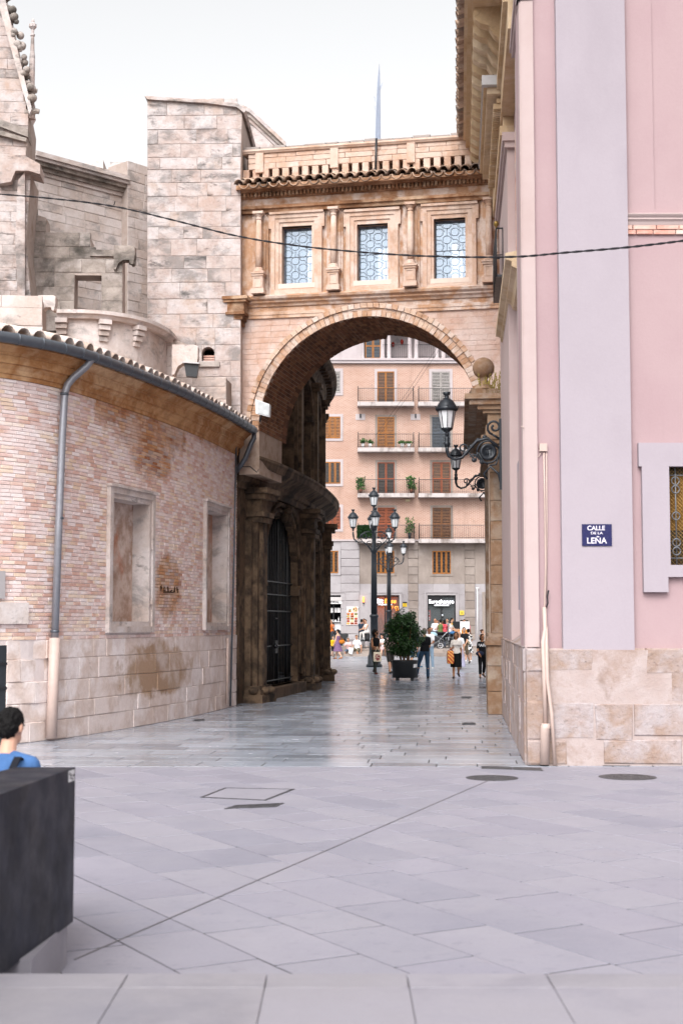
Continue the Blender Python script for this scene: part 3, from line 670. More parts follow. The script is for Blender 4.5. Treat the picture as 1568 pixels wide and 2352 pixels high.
for (xa, xb), (ya, yb) in WINS:
    xm = (xa+xb)/2; wops.append((bu(xa, 580), bu(xb, 580), FB.px(xm, yb)[1], FB.px(xm, ya)[1], 0))
# lower wall with the arch
lw = MB(); arched_wall(lw, FB, -.05, BW+.25, azc, ZS1-.02, [(ac-R0, ac+R0, azc, azc, R0)], -.04, -BT, .6)
lw.fbox(FB, -.05, ac-R0, -BT, -.041, 5.6, azc-.001); lw.fbox(FB, bu(1117), BW+.25, -BT, -.041, 0, azc-.001)
lw.build('arch_wall', MORT, bridge)
# gallery walls, floor, ceiling
gw = MB(); arched_wall(gw, FB, -.05, BW+.25, ZS1-.02, ZF+.5, wops, 0, -.4, .8); gw.build('gallery_front_wall', BST, bridge)
gb = MB(); arched_wall(gb, FB, -.05, BW+.25, ZS1-.02, ZF+.5, [(a+.1, b+.1, c, d, 0) for a, b, c, d, e in wops], -BT+.35, -BT, .8)
GIN = stone('gallery_plaster', ['b9c9d8', 'c8d4e0', 'adbfcf'], 1, 0, .8, .05, .05, 30)
gb.build('gallery_rear_wall', GIN, bridge)
fl = MB(); fl.fbox(FB, 0, BW+.2, -BT+.36, -.41, ZS1-.4, ZS1+.02); fl.fbox(FB, 0, BW+.2, -BT+.36, -.41, ZF+.4, ZF+.5); fl.build('gallery_slab', GIN, bridge)
# spandrel masonry
def sp_reg(z):
    d = R1*R1-(z-azc)**2
    if d <= 0: return (0, BW+.12)
    e = math.sqrt(d)+.005; return [(0, ac-e), (ac+e, BW+.12)] if ac+e < BW else [(0, ac-e)]
BSP = stone('worn_spandrel_plaster', ['dcbfb0', 'e3cabd', 'd6b5a3', 'e6d3c9'], .8, .12, .9, .06, .5, 26, [('c08a62', .9, .52, .72, .75, (1,1,.8)), ('ecdfd9', 1.3, .54, .76, .6, (1,1,1)), ('a9633f', 2.6, .6, .76, .6, (1,1,1.6), 1), ('7a5238', .8, .58, .76, .7, (1,1,.6)), ('f0e6e0', 9, .66, .76, .6, (1,1,1))], .2, 0, .12, k=(.78,.79,.82))
for mb in ashlar(FB, sp_reg, azc, ZS0-.28, .115, .15, .3, .62, -.1, -.031, (), .004, .004, .003, 11): mb.build('spandrel_brick', BSP, bridge)
# the plain frieze band with fillets under the string course
fb_ = MB()
for i, (za, zb, o) in enumerate(((ZS0-.28, ZS0-.2, .02), (ZS0-.2, ZS0-.12, .035), (ZS0-.12, ZS0, .01))): fb_.fbox(FB, 0, BW+.15, -.06, o, za, zb)
def cut_sweep(name, prof, m, u0=-.02, u1=None, n=1):
    mm = MB(); mm.sweep([(FB.p(lerp(u0, u1 or BW+.15, i/n), 0, 0), FB.N) for i in range(n+1)], prof); return mm.build(name, m, bridge)
fb_.build('fillet_band', BST, bridge)
cut_sweep('string_course', [(-.05,ZS0),(.05,ZS0),(.07,ZS0+.05),(.13,ZS0+.09),(.13,ZS0+.13),(.2,ZS0+.17),(.22,ZS1-.05),(.17,ZS1-.02),(.06,ZS1+.02),(-.05,ZS1+.02)], BST)
# voussoirs, two rings
for ring, (ra, rb, o, n) in enumerate(((R0, R0+.2, .03, 74), (R0+.205, R1+.02, .075, 60))):
    for k in range(n):
        a0, a1 = math.pi*(k+.04)/n, math.pi*(k+.96)/n; RR = random.Random(k+ring*100); oo = o+RR.uniform(-.012, .012)
        q = [(ra, a0), (ra, a1), (rb, a1), (rb, a0)]
        pts = [FB.p(ac+r*math.cos(a), oo, azc+r*math.sin(a)) for r, a in q]
        MB().prism(pts, -FB.N*.18).build('voussoir', BBR, bridge)
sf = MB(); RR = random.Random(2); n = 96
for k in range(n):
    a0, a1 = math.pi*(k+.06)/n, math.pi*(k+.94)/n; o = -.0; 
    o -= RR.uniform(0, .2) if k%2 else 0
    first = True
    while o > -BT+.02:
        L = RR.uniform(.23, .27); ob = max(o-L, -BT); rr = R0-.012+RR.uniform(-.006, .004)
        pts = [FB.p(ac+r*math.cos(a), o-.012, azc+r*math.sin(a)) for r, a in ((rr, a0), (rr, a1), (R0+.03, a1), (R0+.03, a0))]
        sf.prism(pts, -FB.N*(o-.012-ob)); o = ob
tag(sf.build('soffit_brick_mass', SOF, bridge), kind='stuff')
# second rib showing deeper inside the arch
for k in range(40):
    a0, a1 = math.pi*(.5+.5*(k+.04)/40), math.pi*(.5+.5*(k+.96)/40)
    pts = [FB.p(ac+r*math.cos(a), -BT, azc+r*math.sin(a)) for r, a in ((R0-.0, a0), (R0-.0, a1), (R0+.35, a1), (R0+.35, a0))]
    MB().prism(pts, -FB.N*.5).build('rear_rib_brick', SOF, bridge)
# gallery order: four columns on pedestals with responds
def ring(mb, F, u0, u1, z0, z1, w, o0, o1, wb=None, wt=None):
    wb = w if wb is None else wb; wt = w if wt is None else wt
    mb.fbox(F, u0, u0+w, o0, o1, z0, z1); mb.fbox(F, u1-w, u1, o0, o1, z0, z1)
    mb.fbox(F, u0+w, u1-w, o0, o1-.001, z1-wt, z1); 
    if wb: mb.fbox(F, u0+w, u1-w, o0, o1-.001, z0, z0+wb)
ZP0, ZP1, ZC1 = ZS1+.01, bz(619), bz(478)
for i, pxc in enumerate((594.5, 766, 942, 1122)):
    u = bu(pxc, 550, .2)
    ped = MB(); ped.fbox(FB, u-.16, u+.16, 0, .33, ZP0, ZP0+.12); ped.fbox(FB, u-.125, u+.125, 0, .29, ZP0+.12, ZP1-.09); ring(ped, FB, u-.1, u+.1, ZP0+.15, ZP1-.12, .025, .29, .305); ped.fbox(FB, u-.15, u+.15, 0, .32, ZP1-.09, ZP1-.04); ped.fbox(FB, u-.17, u+.17, 0, .345, ZP1-.04, ZP1)
    c = MB(); cc = FB.p(u, .2, ZP1); h = ZC1-ZP1
    c.lathe([(.075,.12),(.083,h*.35),(.08,h*.5),(.066,h-.2)], cc, 18)
    col_ = c.build('column', BLT, bridge)
    ped.build('pedestal', BLT, col_)
    b_ = MB(); b_.lathe([(.14,0),(.14,.03),(.125,.05),(.1,.07),(.11,.09),(.085,.125),(.075,.125)], cc, 18); b_.build('base', BLT, col_)
    k_ = MB(); k_.lathe([(.066,h-.2),(.085,h-.185),(.07,h-.17),(.07,h-.11),(.1,h-.09),(.115,h-.06)], cc, 18); k_.fbox(FB, u-.13, u+.13, .05, .33, ZC1-.06, ZC1); k_.build('capital', BLT, col_)
    r_ = MB(); r_.fbox(FB, u-.2, u+.2, 0, .05, ZP0, ZC1); r_.fbox(FB, u-.15, u+.15, 0, .09, ZP1, ZC1-.05); r_.build('respond', BST, bridge)
# windows
GLASS = None
mG, tG, bG = newmat('leaded_glass')
tr = tG.new('ShaderNodeBsdfTransparent'); tr.inputs[0].default_value = (.86,.92,1,1); gl = tG.new('ShaderNodeBsdfGlossy'); gl.inputs['Roughness'].default_value = .08; gl.inputs[0].default_value = (.85,.92,1,1)
df = tG.new('ShaderNodeBsdfDiffuse'); df.inputs[0].default_value = lin('a9bfd0'); m1 = tG.new('ShaderNodeMixShader'); m2 = tG.new('ShaderNodeMixShader'); m1.inputs[0].default_value = .15; m2.inputs[0].default_value = .16  # pale blue diffuse share puts the sky's reflection into the pane colour
tG.l.new(tr.outputs[0], m1.inputs[1]); tG.l.new(gl.outputs[0], m1.inputs[2]); tG.l.new(m1.outputs[0], m2.inputs[1]); tG.l.new(df.outputs[0], m2.inputs[2]); tG.l.new(m2.outputs[0], tG.n['Material Output'].inputs[0])
CAME = plain('lead_came', '4a4f58', .5, .4, .3)
for wi, (a, b, c, d, e) in enumerate(wops):
    w = MB(); fo = .2 if wi == 1 else .17
    o_, t_ = .3, .3
    ring(w, FB, a-.26, b+.26, c-.26, d+.3, .1, 0, .1, 0.1, .1); ring(w, FB, a-.16, b+.16, c-.16, d+.2, .1, 0, .075, .1, .1); ring(w, FB, a-.06, b+.06, c-.1, d+.1, .062, -.12, .045, .1, .1)
    w.fbox(FB, a-.32, a-.26, 0, .1, d-.05, d+.3); w.fbox(FB, b+.26, b+.32, 0, .1, d-.05, d+.3); w.fbox(FB, a-.3, b+.3, 0, .14, d+.3, d+.36)
    fr = w.build('window_frame', BLT, bridge)
    s_ = MB(); s_.fbox(FB, a-.08, b+.08, -.1, .08, c-.12, c-.002); s_.build('sill', plain('pale_sill_stone', 'd6c4b8', .85, .2), fr)
    MB().fbox(FB, a, b, -.215, -.207, c, d).build('pane', mG, fr)
    cm = MB(); W_, H_ = b-a, d-c; nx, nz = 4, 8; dx, dz = W_/nx, H_/nz
    def seg(p, q):
        A, B = FB.p(a+p[0], -.2, c+p[1]), FB.p(a+q[0], -.2, c+q[1]); cm.tube([A, B], .0055, 4)
    for i in range(nx):
        for j in range(nz):
            x, z = (i+.5)*dx, (j+.5)*dz; s4 = .24
            if (i+j)%2 == 0:
                pts = [(x-dx*s4, z+dz*.5), (x+dx*s4, z+dz*.5), (x+dx*.5, z+dz*s4), (x+dx*.5, z-dz*s4), (x+dx*s4, z-dz*.5), (x-dx*s4, z-dz*.5), (x-dx*.5, z-dz*s4), (x-dx*.5, z+dz*s4)]
                for p, q in zip(pts, pts[1:]+pts[:1]): seg(p, q)
            else:
                seg((x-dx*.5, z+dz*.5), (x-dx*.27, z+dz*.0)); seg((x+dx*.5, z-dz*.5), (x+dx*.27, z)); seg((x-dx*.27, z), (x+dx*.27, z)) if j%2 else seg((x, z-dz*.5), (x, z+dz*.5))
    cm.build('lead_lattice', CAME, fr)
    for zz in (c, c+H_/2, d): MB().tube([FB.p(a, -.2, zz), FB.p(b, -.2, zz)], .008, 4).build('saddle_bar', CAME, fr)
    # matching rear opening
    MB().fbox(FB, (a+b)/2+.08, (a+b)/2+.12, -BT+.15, -BT+.2, c, d).build('rear_mullion', CAME, fr)
# entablature over the gallery, with dentils and breaks over the outer columns
u0, u1 = -.02, BW+.12
cut_sweep('architrave', [(-.05,ZC1),(.14,ZC1),(.15,ZC1+.07),(.2,ZC1+.09),(.2,bz(463)),(-.05,bz(463))], BDK)
cut_sweep('frieze', [(-.05,bz(463)),(.1,bz(463)),(.1,bz(445)),(-.05,bz(445))], BST)
zd0, zd1 = bz(443), bz(433)
cut_sweep('bed_moulding', [(-.05,bz(445)),(.13,bz(445)),(.17,zd0),(.17,zd1),(-.05,zd1)], BDK)
dn = MB(); k = 0
while u0+.06+k*.095 < u1: dn.fbox(FB, u0+.02+k*.095, u0+.08+k*.095, .1, .25, zd0+.005, zd1); k += 1
tag(dn.build('dentil_course', BDK, bridge), kind='stuff')
ze = bz(414, o=.5)
cut_sweep('corona', [(-.05,zd1),(.28,zd1),(.32,zd1+.05),(.46,zd1+.07),(.5,zd1+.12),(.5,ze-.03),(.46,ze),(-.3,ze+.12),(-.05,zd1)], BDK)
zt = ze+.1
tus = [.06+k*.252 for k in range(int((BW+.1)/.252)+1)]
tile_row(FB, tus, .56, zt, bridge, 17, TILE, 1.2, seed=4)
tile_row(FB, tus, .18, zt+.13, bridge, 17, TILE, 1.2, seed=6)
bd = MB(); bd.prism([FB.p(0,.42,ze+.0), FB.p(BW+.12,.42,ze+.0), FB.p(BW+.12,-.3,ze+.22), FB.p(0,-.3,ze+.22)], (0,0,.02)); bd.build('tile_bed', MORT, bridge)
# parapet: short blocks with dark gaps, brick courses, piers and coping
zp0 = ze+.2; zpb = bz(372, o=-.1); zpc = bz(336, o=-.1); zpt = bz(325, o=-.1)
bk = MB(); bk.fbox(FB, 0, BW+.12, -1.6, -.45, ZF+.5, zpc-.05); bk.build('roof_core', MORT, bridge)
for k, u in enumerate(tus):
    RR = random.Random(k); MB().stone(FB, u-.075, u+.085, -.46, -.1+RR.uniform(-.01,.01), zp0-.12, zpb, .012, .01, RR).build('parapet_post', BLT, bridge)
for mb in ashlar(FB, lambda z: (.12, BW+.1), zpb, zpc, .13, .16, .4, .8, -.46, -.1, (), .008, .008, .006, 17): mb.build('parapet_brick', BLT, bridge)
for pxc in (594.5, 766, 942, 1122):
    u = bu(pxc, 350); MB().fbox(FB, u-.1, u+.1, -.2, -.045, zpb-.1, zpc).build('parapet_pier', BLT, bridge)
cut_sweep('coping', [(-.5,zpc),(-.06,zpc),(-.04,zpc+.03),(-.02,zpc+.05),(-.03,zpc+.09),(-.1,zpt),(-.5,zpt+.02)], BLT)
R = random.Random(12); u = 0
while u < BW:
    l = R.uniform(.3, .55); MB().stone(FB, u+.01, min(u+l, BW+.1)-.01, -.6, -.13+R.uniform(-.02,.02), zpt, zpt+R.uniform(.05,.09), .02, .012, R).build('coping_stone', plain('grey_coping', '9d9490', .9, .2, bump=.3) if u == 0 else bpy.data.materials['grey_coping'], bridge); u += l
# corbelled console where bridge and tower meet
for (xa, xb, ya, yb, o) in ((512,570,681,688,.5),(514,566,688,694,.46),(522,560,694,716,.4),(519,562,716,722,.43),(526,556,722,733,.36),(530,552,733,744,.28)):
    MB().fbox(FB, bu(xa,700,.4), bu(xb,700,.4), -.1, o, bz(yb,540,.4), bz(ya,540,.4)).build('console_block', BDK, bridge)
# iron pole with a pale grey pleated spike behind the parapet
sp = thing('pleated_spike', 'tall tapering grey pleated spike standing behind the roof parapet of the gallery', 'spike', FB.p(bu(868,330,-.6), -.6, zpt))
sy = FB.p(bu(868,330,-.6), -.6, 0).y; base = atY(867.5, 335, sy); SPK = plain('grey_blue_sheet', 'a0a8b8', .6, .3)
rings = []
for py, w, dxp in ((335, 13.5, 0), (280, 12, .5), (230, 9.5, 1.2), (190, 6.5, 2), (170, 4, 2.6), (146, .4, 3.4)):
    c = atY(867.5+dxp, py, sy); w_ = w/KF*sy/2
    rings.append([c+Vector((w_*x, w_*.35*y, 0)) for x, y in ((-1,0),(-.7,-.9),(-.55,-.2),(-.3,-1),(-.05,-.2),(.25,-1),(.45,-.2),(.7,-.9),(1,0),(.3,.8),(-.3,.8))])
MB().loft(rings, False).build('pleated_sheet', SPK, sp)
tf = MB()
for px, py, dx, dy in ((873,198,6,-10),(862,226,-4,-6),(861,246,-3,-7)): c = atY(px,py,sy); tf.prism([c, atY(px+dx,py+dy,sy), atY(px,py+10,sy)], (0,.01,0))
tf.build('frayed_tip', SPK, sp)
pl = thing('roof_pole', 'thin dark iron pole fixed in front of the gallery parapet', 'pole', FB.p(bu(862,390), -.0, zt))
MB().tube([FB.p(bu(862,398,.02), .02, bz(399,862,.02)), FB.p(bu(864,322,-.02), -.02, bz(318,864,-.02))], .028, 8).build('shaft', BLACKIRON, pl)
MB().tube([FB.p(bu(860,394,.0), .0, bz(394,860)), FB.p(bu(860,394,.0), .0, bz(394,860)+.06)], .055, 8).build('foot_clamp', BLACKIRON, pl)
# ------------------------------------------------------------------ old stone walls on the left
LST = stone('grey_weathered_limestone', [(.85,.785,.755), (.88,.83,.805), (.815,.735,.695), (.895,.856,.84), (.825,.74,.685), (.865,.81,.782)], .7, .2, .92, .05, .55, 22, [((.815,.645,.53), .5, .53, .74, .65, (1,1,1)), ((.925,.895,.888), 1.1, .52, .72, .7, (1,1,1), 1), ((.56,.54,.525), 1.0, .51, .61, .7, (1,1,1.6), 1), ((.335,.322,.31), 1.5, .57, .67, .75, (1,1,2.6), 1), ((.28,.265,.25), .5, .6, .7, .65, (1,1,1.2)), ((.605,.58,.565), 5, .55, .7, .55, (1,1,3))], .2, 0, .14, k=(.74,.735,.755))
LSH = stone('mossy_dark_limestone', ['b5a79c', 'c2b4a8', 'a3968b', 'cdc0b6', '958a80'], .9, .3, .92, .05, .6, 22, [('4b4843', 1.0, .48, .64, .75, (1,1,1.6), 1), ('cfc3ba', 1.4, .56, .74, .6, (1,1,1)), ('38362f', .7, .58, .7, .7, (1,1,1))], .2, 0, .16, k=(.82,.83,.87))
LPL = stone('pale_limestone', ['d9cac1', 'e3d7d0', 'cdbbaf', 'e7ddd8'], .9, .25, .92, .05, .5, 22, [('8f8a86', 1.2, .52, .64, .65, (1,1,1.6), 1), ('d0a98c', .8, .58, .78, .45, (1,1,1)), ('5a564f', 2.2, .6, .7, .6, (1,1,2), 1)], .2, 0, .14, k=(.88,.89,.93))
LMO = stone('pale_mortar', ['c9b6a9', 'd6c5ba', 'b8a394'], 2, 0, .95, .04, .5, 40, k=(.68,.68,.7))
def scan(poly):
    def f(z):
        xs = []
        for i in range(len(poly)):
            (a, b), (c, d) = poly[i], poly[(i+1)%len(poly)]
            if (b-z)*(d-z) < 0: xs.append(a+(c-a)*(z-b)/(d-b))
        xs.sort(); return [(xs[i], xs[i+1]) for i in range(0, len(xs)-1, 2)]
    return f
def wall_px(parent, F, poly_px, thick, m, hs=(.28,.42), ls=(.5,1.2), holes=(), seed=1, name='stone_block', proud=.014, mort=None):
    poly = [F.px(*p) for p in poly_px]; zs = [p[1] for p in poly]
    H = [(F.px(a, c)[0], F.px(b, c)[0], F.px(a, d)[1], F.px(a, c)[1]) for a, b, c, d in holes]
    out = ashlar(F, scan(poly), min(zs)+.001, max(zs)-.001, hs[0], hs[1], ls[0], ls[1], -.1, proud, H, .007, .009, .007, seed)
    for mb in out: mb.build(name, m, parent)
    b = MB()
    if not H: b.prism([F.p(u, 0, z) for u, z in poly], -F.N*thick)
    else:                                    # backing split round one rectangular hole
        ua, ub, za, zb = H[0]; u0 = min(p[0] for p in poly); u1 = max(p[0] for p in poly); z0, z1 = min(zs), max(zs)
        b.prism([F.p(u,0,z) for u, z in clip2(poly, 0, za)], -F.N*thick); b.prism([F.p(u,0,z) for u, z in clip2(poly, zb, 99)], -F.N*thick)
        mid = clip2(poly, za, zb); L = [p for p in mid]; 
        b.prism([F.p(u,0,z) for u, z in clip(clip(L, (1,0), ua), (0,1), 99)], -F.N*thick); b.prism([F.p(u,0,z) for u, z in clip(L, (-1,0), -ub)], -F.N*thick)
    return b.build('wall_core', mort or LMO, parent)
def clip2(poly, za, zb): return clip(clip(poly, (0,-1), -za), (0,1), zb)
# big square tower
YT = 34.2; FT = Fr((0, YT), (1, -.03))
tow = thing('square_stone_tower', 'tall weathered square stone tower with flat top beside the arched bridge', 'tower', FT.p(-3.5, -2, 0))
wall_px(tow, FT, [(339,1000),(553,1000),(553,390),(556,262),(545,245),(480,237),(339,228)], 5.0, LST, (.3,.44), (.45,1.15), ((463,494,796,832),), 5)
cpz = MB(); P = [FT.px(*q) for q in ((334,224),(340,231),(480,240),(545,249),(562,262),(566,256),(548,241),(482,233),(345,224))]; cpz.prism([FT.p(u,.1,z) for u, z in P], -FT.N*5.1); cpz.build('coping', LST, tow)
h0 = FT.px(463, 832); h1 = FT.px(494, 796); hl = MB(); hl.fbox(FT, h0[0]-.12, h1[0]+.12, -.02, .08, h0[1]-.12, h0[1]); hl.build('opening_sill', LSH, tow)
hl = MB(); hl.fbox(FT, h0[0], h1[0], -1.0, -.6, h0[1], h1[1]); hl.build('opening_back', DARK, tow)
hd = MB(); arched_wall(hd, FT, h0[0], h1[0], h0[1], h1[1]+.03, [(h0[0]+.01, h1[0]-.01, h0[1], h1[1]-.16, .15)], .03, -.3, .2); hd.build('opening_arch', LST, tow)
for k in range(3): MB().fbox(FT, h0[0]+.03, h1[0]-.03, -.25, -.12, h0[1]+.03+k*.06, h0[1]+.07+k*.06).build('stacked_brick', BRK, tow)
# sloping raking parapet behind the bridge roof
FR2 = Fr((0, 38.0), (1, 0)); rk = thing('raking_parapet', 'sloping stone parapet with stepped mouldings descending behind the gallery roof', 'parapet', FR2.p(-2, -.5, 10))
for i, (d, o) in enumerate(((0, .18), (9, .1), (18, .03), (27, -.03))):
    P = [FR2.px(x, y) for x, y in ((553,244+d),(575,254+d),(657,331+d),(657,341+d),(575,264+d),(553,254+d))]; MB().prism([FR2.p(u,o,z) for u, z in P], -FR2.N*1.2).build('moulding', LSH if i%2 else LST, rk)
P = [FR2.px(x, y) for x, y in ((553,270),(575,280),(657,362),(657,420),(553,420))]; MB().prism([FR2.p(u,0,z) for u, z in P], -FR2.N*1.0).build('wall_core', LST, rk)
# nave wall behind, receding, with moulded cornice
A, B = atY(62, 1429, 35.5), atY(284, 1429, 37.6); FN = Fr(A, B-A)
nav = thing('nave_wall', 'long pale stone church wall with moulded cornice sloping behind the ruined window', 'wall', FN.p(1, -.5, 0))
wall_px(nav, FN, [(60,820),(290,820),(283,448),(60,372)], 1.0, LPL, (.2,.3), (.4,.85), (), 9)
cz = FN.px(170, 424)[1]
for i, (o, za, zb) in enumerate(((.06,-.0,.1),(.12,.1,.2),(.22,.2,.3),(.3,.3,.38),(.36,.38,.5))):
    m = MB(); m.fbox(FN, FN.px(66,400)[0], FN.px(280,440)[0]-.05*i+.2, -.8, o, cz+za, cz+zb); m.build('cornice_course', LSH if i in (1,2) else LPL, nav)
FQ = Fr((0, 40.5), (1, .05)); blk = thing('raised_stone_block', 'plain pale stone block rising behind the moulded church wall', 'wall', FQ.p(-6, -1, 0))
wall_px(blk, FQ, [(160,520),(297,520),(297,372),(240,390),(160,392)], 2.0, LPL, (.3,.45), (.6,1.2), (), 3)
wall_px(blk, FQ, [(195,392),(238,392),(238,368),(196,368)], 1.5, LPL, (.25,.4), (.6,1.2), (), 4)
FQ2 = Fr(atY(294, 1429, 37.4), (.8, .9)); sd2 = thing('corner_stone_wall', 'pale grey stone corner wall between the moulded church wall and tower', 'wall', FQ2.p(.5, -.5, 0))
wall_px(sd2, FQ2, [(293,900),(346,900),(346,385),(293,370)], .8, LPL, (.22,.3), (.4,.8), (), 13)
# ruined wall with a square window opening
FW = Fr((0, 32.5), (1, .04)); rw = thing('ruined_window_wall', 'dark mossy ruined stone wall with an empty square window opening', 'wall', FW.p(-5.8, -.4, 6))
wall_px(rw, FW, [(45,760),(282,760),(282,586),(210,580),(209,548),(108,548),(106,500),(45,480)], .55, LSH, (.26,.38), (.4,.9), ((172,234,632,738),), 6)
c1 = MB(); q0 = FW.px(208, 575); q1 = FW.px(282, 590); c1.fbox(FW, q0[0], q1[0], -.6, .07, q1[1], q0[1]); c1.build('coping_block', LSH, rw)
def gargoyle(px, py, wpx, Y, m, name='waterspout', label=None, grp='stone waterspouts'):
    c = atY(px, py, Y); s = wpx/KF*Y; t = thing(name, label, 'waterspout', (c.x, c.y+.1, c.z-.3*s), grp)
    g_ = MB(); g_.prism([c+Vector((x*s, -.2*s-.12, z*s)) for x, z in ((-.6,.5),(.35,.5),(.5,.42),(.5,-.05),(.42,-.5),(.3,-.5),(.2,-.28),(-.1,-.28),(-.35,-.45),(-.5,-.8),(-.6,-.8))], (0,.45*s+.1,0)); g_.build('spout_stone', m, t)
    g2 = MB(); g2.tube([c+Vector((.2*s,-.1,-.35*s)), c+Vector((.52*s,-.1,-.42*s))], .13*s, 10); g2.build('spout_lip', m, t)
gargoyle(291, 590, 44, 32.4, LSH, label='worn stone waterspout at the corner of the ruined window wall')
# buttress and gothic gable at the left edge
FG = Fr((0, 31.5), (1, .08)); gb_ = thing('gothic_buttress', 'tall gothic stone buttress with crocketed gable and pinnacle at the far left', 'buttress', FG.p(-8, -1, 0))
wall_px(gb_, FG, [(-90,790),(66,790),(72,690),(60,560),(72,400),(58,370),(64,320),(66,275),(20,40),(2,-40),(-90,-40)], 1.3, LST, (.2,.3), (.4,.9), (), 8)
for (x0, y0, x1, y1, th) in ((0, -20, 68, 262, 12),):
    P = [FG.px(x, y) for x, y in ((x0+6,y0-th),(x1+8,y1-6),(x1+2,y1+6),(x0-8,y0+8))]; MB().prism([FG.p(u,.16,z) for u, z in P], -FG.N*.7).build('gable_moulding', LPL, gb_)
R = random.Random(31)
for k in range(9):
    t = k/8; c = FG.px(14+56*t, -4+235*t); cr = MB()
    for j in range(5): cr.sphere(FG.p(c[0]+R.uniform(-.03,.12), .05+R.uniform(-.1,.1), c[1]+R.uniform(-.04,.12)), R.uniform(.05,.1), 8, 6)
    cr.build('crocket', LSH, gb_)
def bl(poly, o, th, m, name): P = [FG.px(x, y) for x, y in poly]; MB().prism([FG.p(u,o,z) for u, z in P], -FG.N*th).build(name, m, gb_)
bl(((-60,254),(66,300),(66,318),(-60,270)), .1, .6, LSH, 'sloped_ledge'); bl(((-60,286),(64,322),(62,330),(-60,298)), .14, .6, LSH, 'sloped_ledge')
bl(((0,360),(62,366),(96,385),(96,408),(70,400),(40,400),(30,425),(0,430)), .25, .7, LST, 'corner_gargoyle')
bl(((60,400),(60,700),(45,705),(38,560),(44,420)), .16, .5, LST, 'buttress_rib')
pn = FG.px(71, 270); pp = FG.p(pn[0], -.1, pn[1]); k = 1/KF*31.5
pin = MB(); pin.lathe([(9*k,0),(9*k,30*k),(7*k,36*k),(6.5*k,150*k),(5*k,160*k),(4*k,190*k),(3.5*k,196*k)], pp, 8, False); pin_ = pin.build('pinnacle', LST, gb_)
f_ = MB(); f_.lathe([(3*k,0),(5.5*k,3*k),(5.5*k,6*k),(3*k,9*k),(4*k,18*k),(9*k,24*k),(9*k,30*k),(4*k,34*k),(4*k,38*k),(2*k,44*k),(0,46*k)], pp+Z*(196*k), 8, False); f_.build('fleuron', LST, pin_)
for (px, py, dx, dz, w) in ((75,258,20,4,15),(78,212,12,5,14),(74,238,10,-22,9)):
    c = FG.px(px, py); g_ = MB(); P0 = FG.p(c[0]-.05, -.05, c[1]); P1 = P0+FG.U*(dx*k)+Z*(dz*k); g_.tube([P0-FG.U*.12, P0, lerp(P0,P1,.6)+Z*.03, P1], [w*k*.6, w*k*.55, w*k*.45, w*k*.4], 7, False); g_.build('gargoyle', LSH, gb_)
# pale block, corbelled low parapet and broken masonry above the tiled roof
FL = Fr((0, 30.2), (1, .1)); pb = thing('pale_stone_block', 'pale stone block with waterspout standing just above the tiled roof', 'wall', FL.p(-6.8, -.3, 6.5))
wall_px(pb, FL, [(-60,800),(98,800),(98,690),(-60,676)], .8, LPL, (.3,.5), (.6,1.1), (), 2)
gargoyle(114, 700, 36, 30.0, LPL, label='pale stone waterspout at the corner of the block above the tiled roof')
FC = Curve([(-6.2,30.6),(-5.3,30.7),(-4.5,31.4),(-4.1,32.6),(-4.0,34)]); lp = thing('corbelled_parapet', 'low curved stone parapet on stepped corbels above the tiled roof', 'parapet', FC.p(2, -.3, 6.5))
zc = zat(722, 30.8)
m = MB(); m.sweep(FC.path(0, FC.L, 16), [(-.3,zc-1.6),(-.12,zc-1.6),(-.12,zc-.12),(.0,zc-.12),(.04,zc-.05),(.1,zc-.03),(.1,zc+.05),(-.3,zc+.08)]); m.build('parapet_wall', LPL, lp)
for u in (.1, 1.05, 2.0):
    for i in range(4):
        P = FC.p(u, 0, 0); o1 = .08-.05*i; q = MB(); q.hexa([FC.p(u+a, o, zc-.13-.12*i-(0 if t else .1)) for t in (0,1) for a, o in ((-.13+.01*i,o1),(.13-.01*i,o1),(.13-.01*i,-.2),(-.13+.01*i,-.2))]); q.build('corbel_course', LPL, lp)
FM = Fr((0, 33.0), (1, -.1)); bm_ = thing('broken_masonry', 'broken pale masonry with worn stub in front of the square tower', 'wall', FM.p(-4.1, -.3, 6.5))
wall_px(bm_, FM, [(255,900),(345,950),(520,1010),(520,870),(432,860),(428,790),(392,776),(330,758),(255,740)], .7, LPL, (.22,.36), (.35,.8), (), 15)
gargoyle(430, 822, 54, 32.6, LPL, label='white worn stone spout jutting from broken masonry by the tower')
fd = thing('black_floodlight', 'small black floodlight tucked under the white worn stone spout', 'floodlight', atY(441, 862, 32.4))
c = atY(441, 848, 32.4); MB().prism([c+Vector((x, -.12, z)) for x, z in ((-.17,.13),(.17,.1),(.12,-.2),(-.12,-.18))], (0,.2,0)).build('housing', BLACKIRON, fd); MB().prism([c+Vector((x, -.2, z)) for x, z in ((-.2,.15),(.19,.12),(.19,.09),(-.2,.12))], (0,.25,0)).build('visor', LEAD, fd)
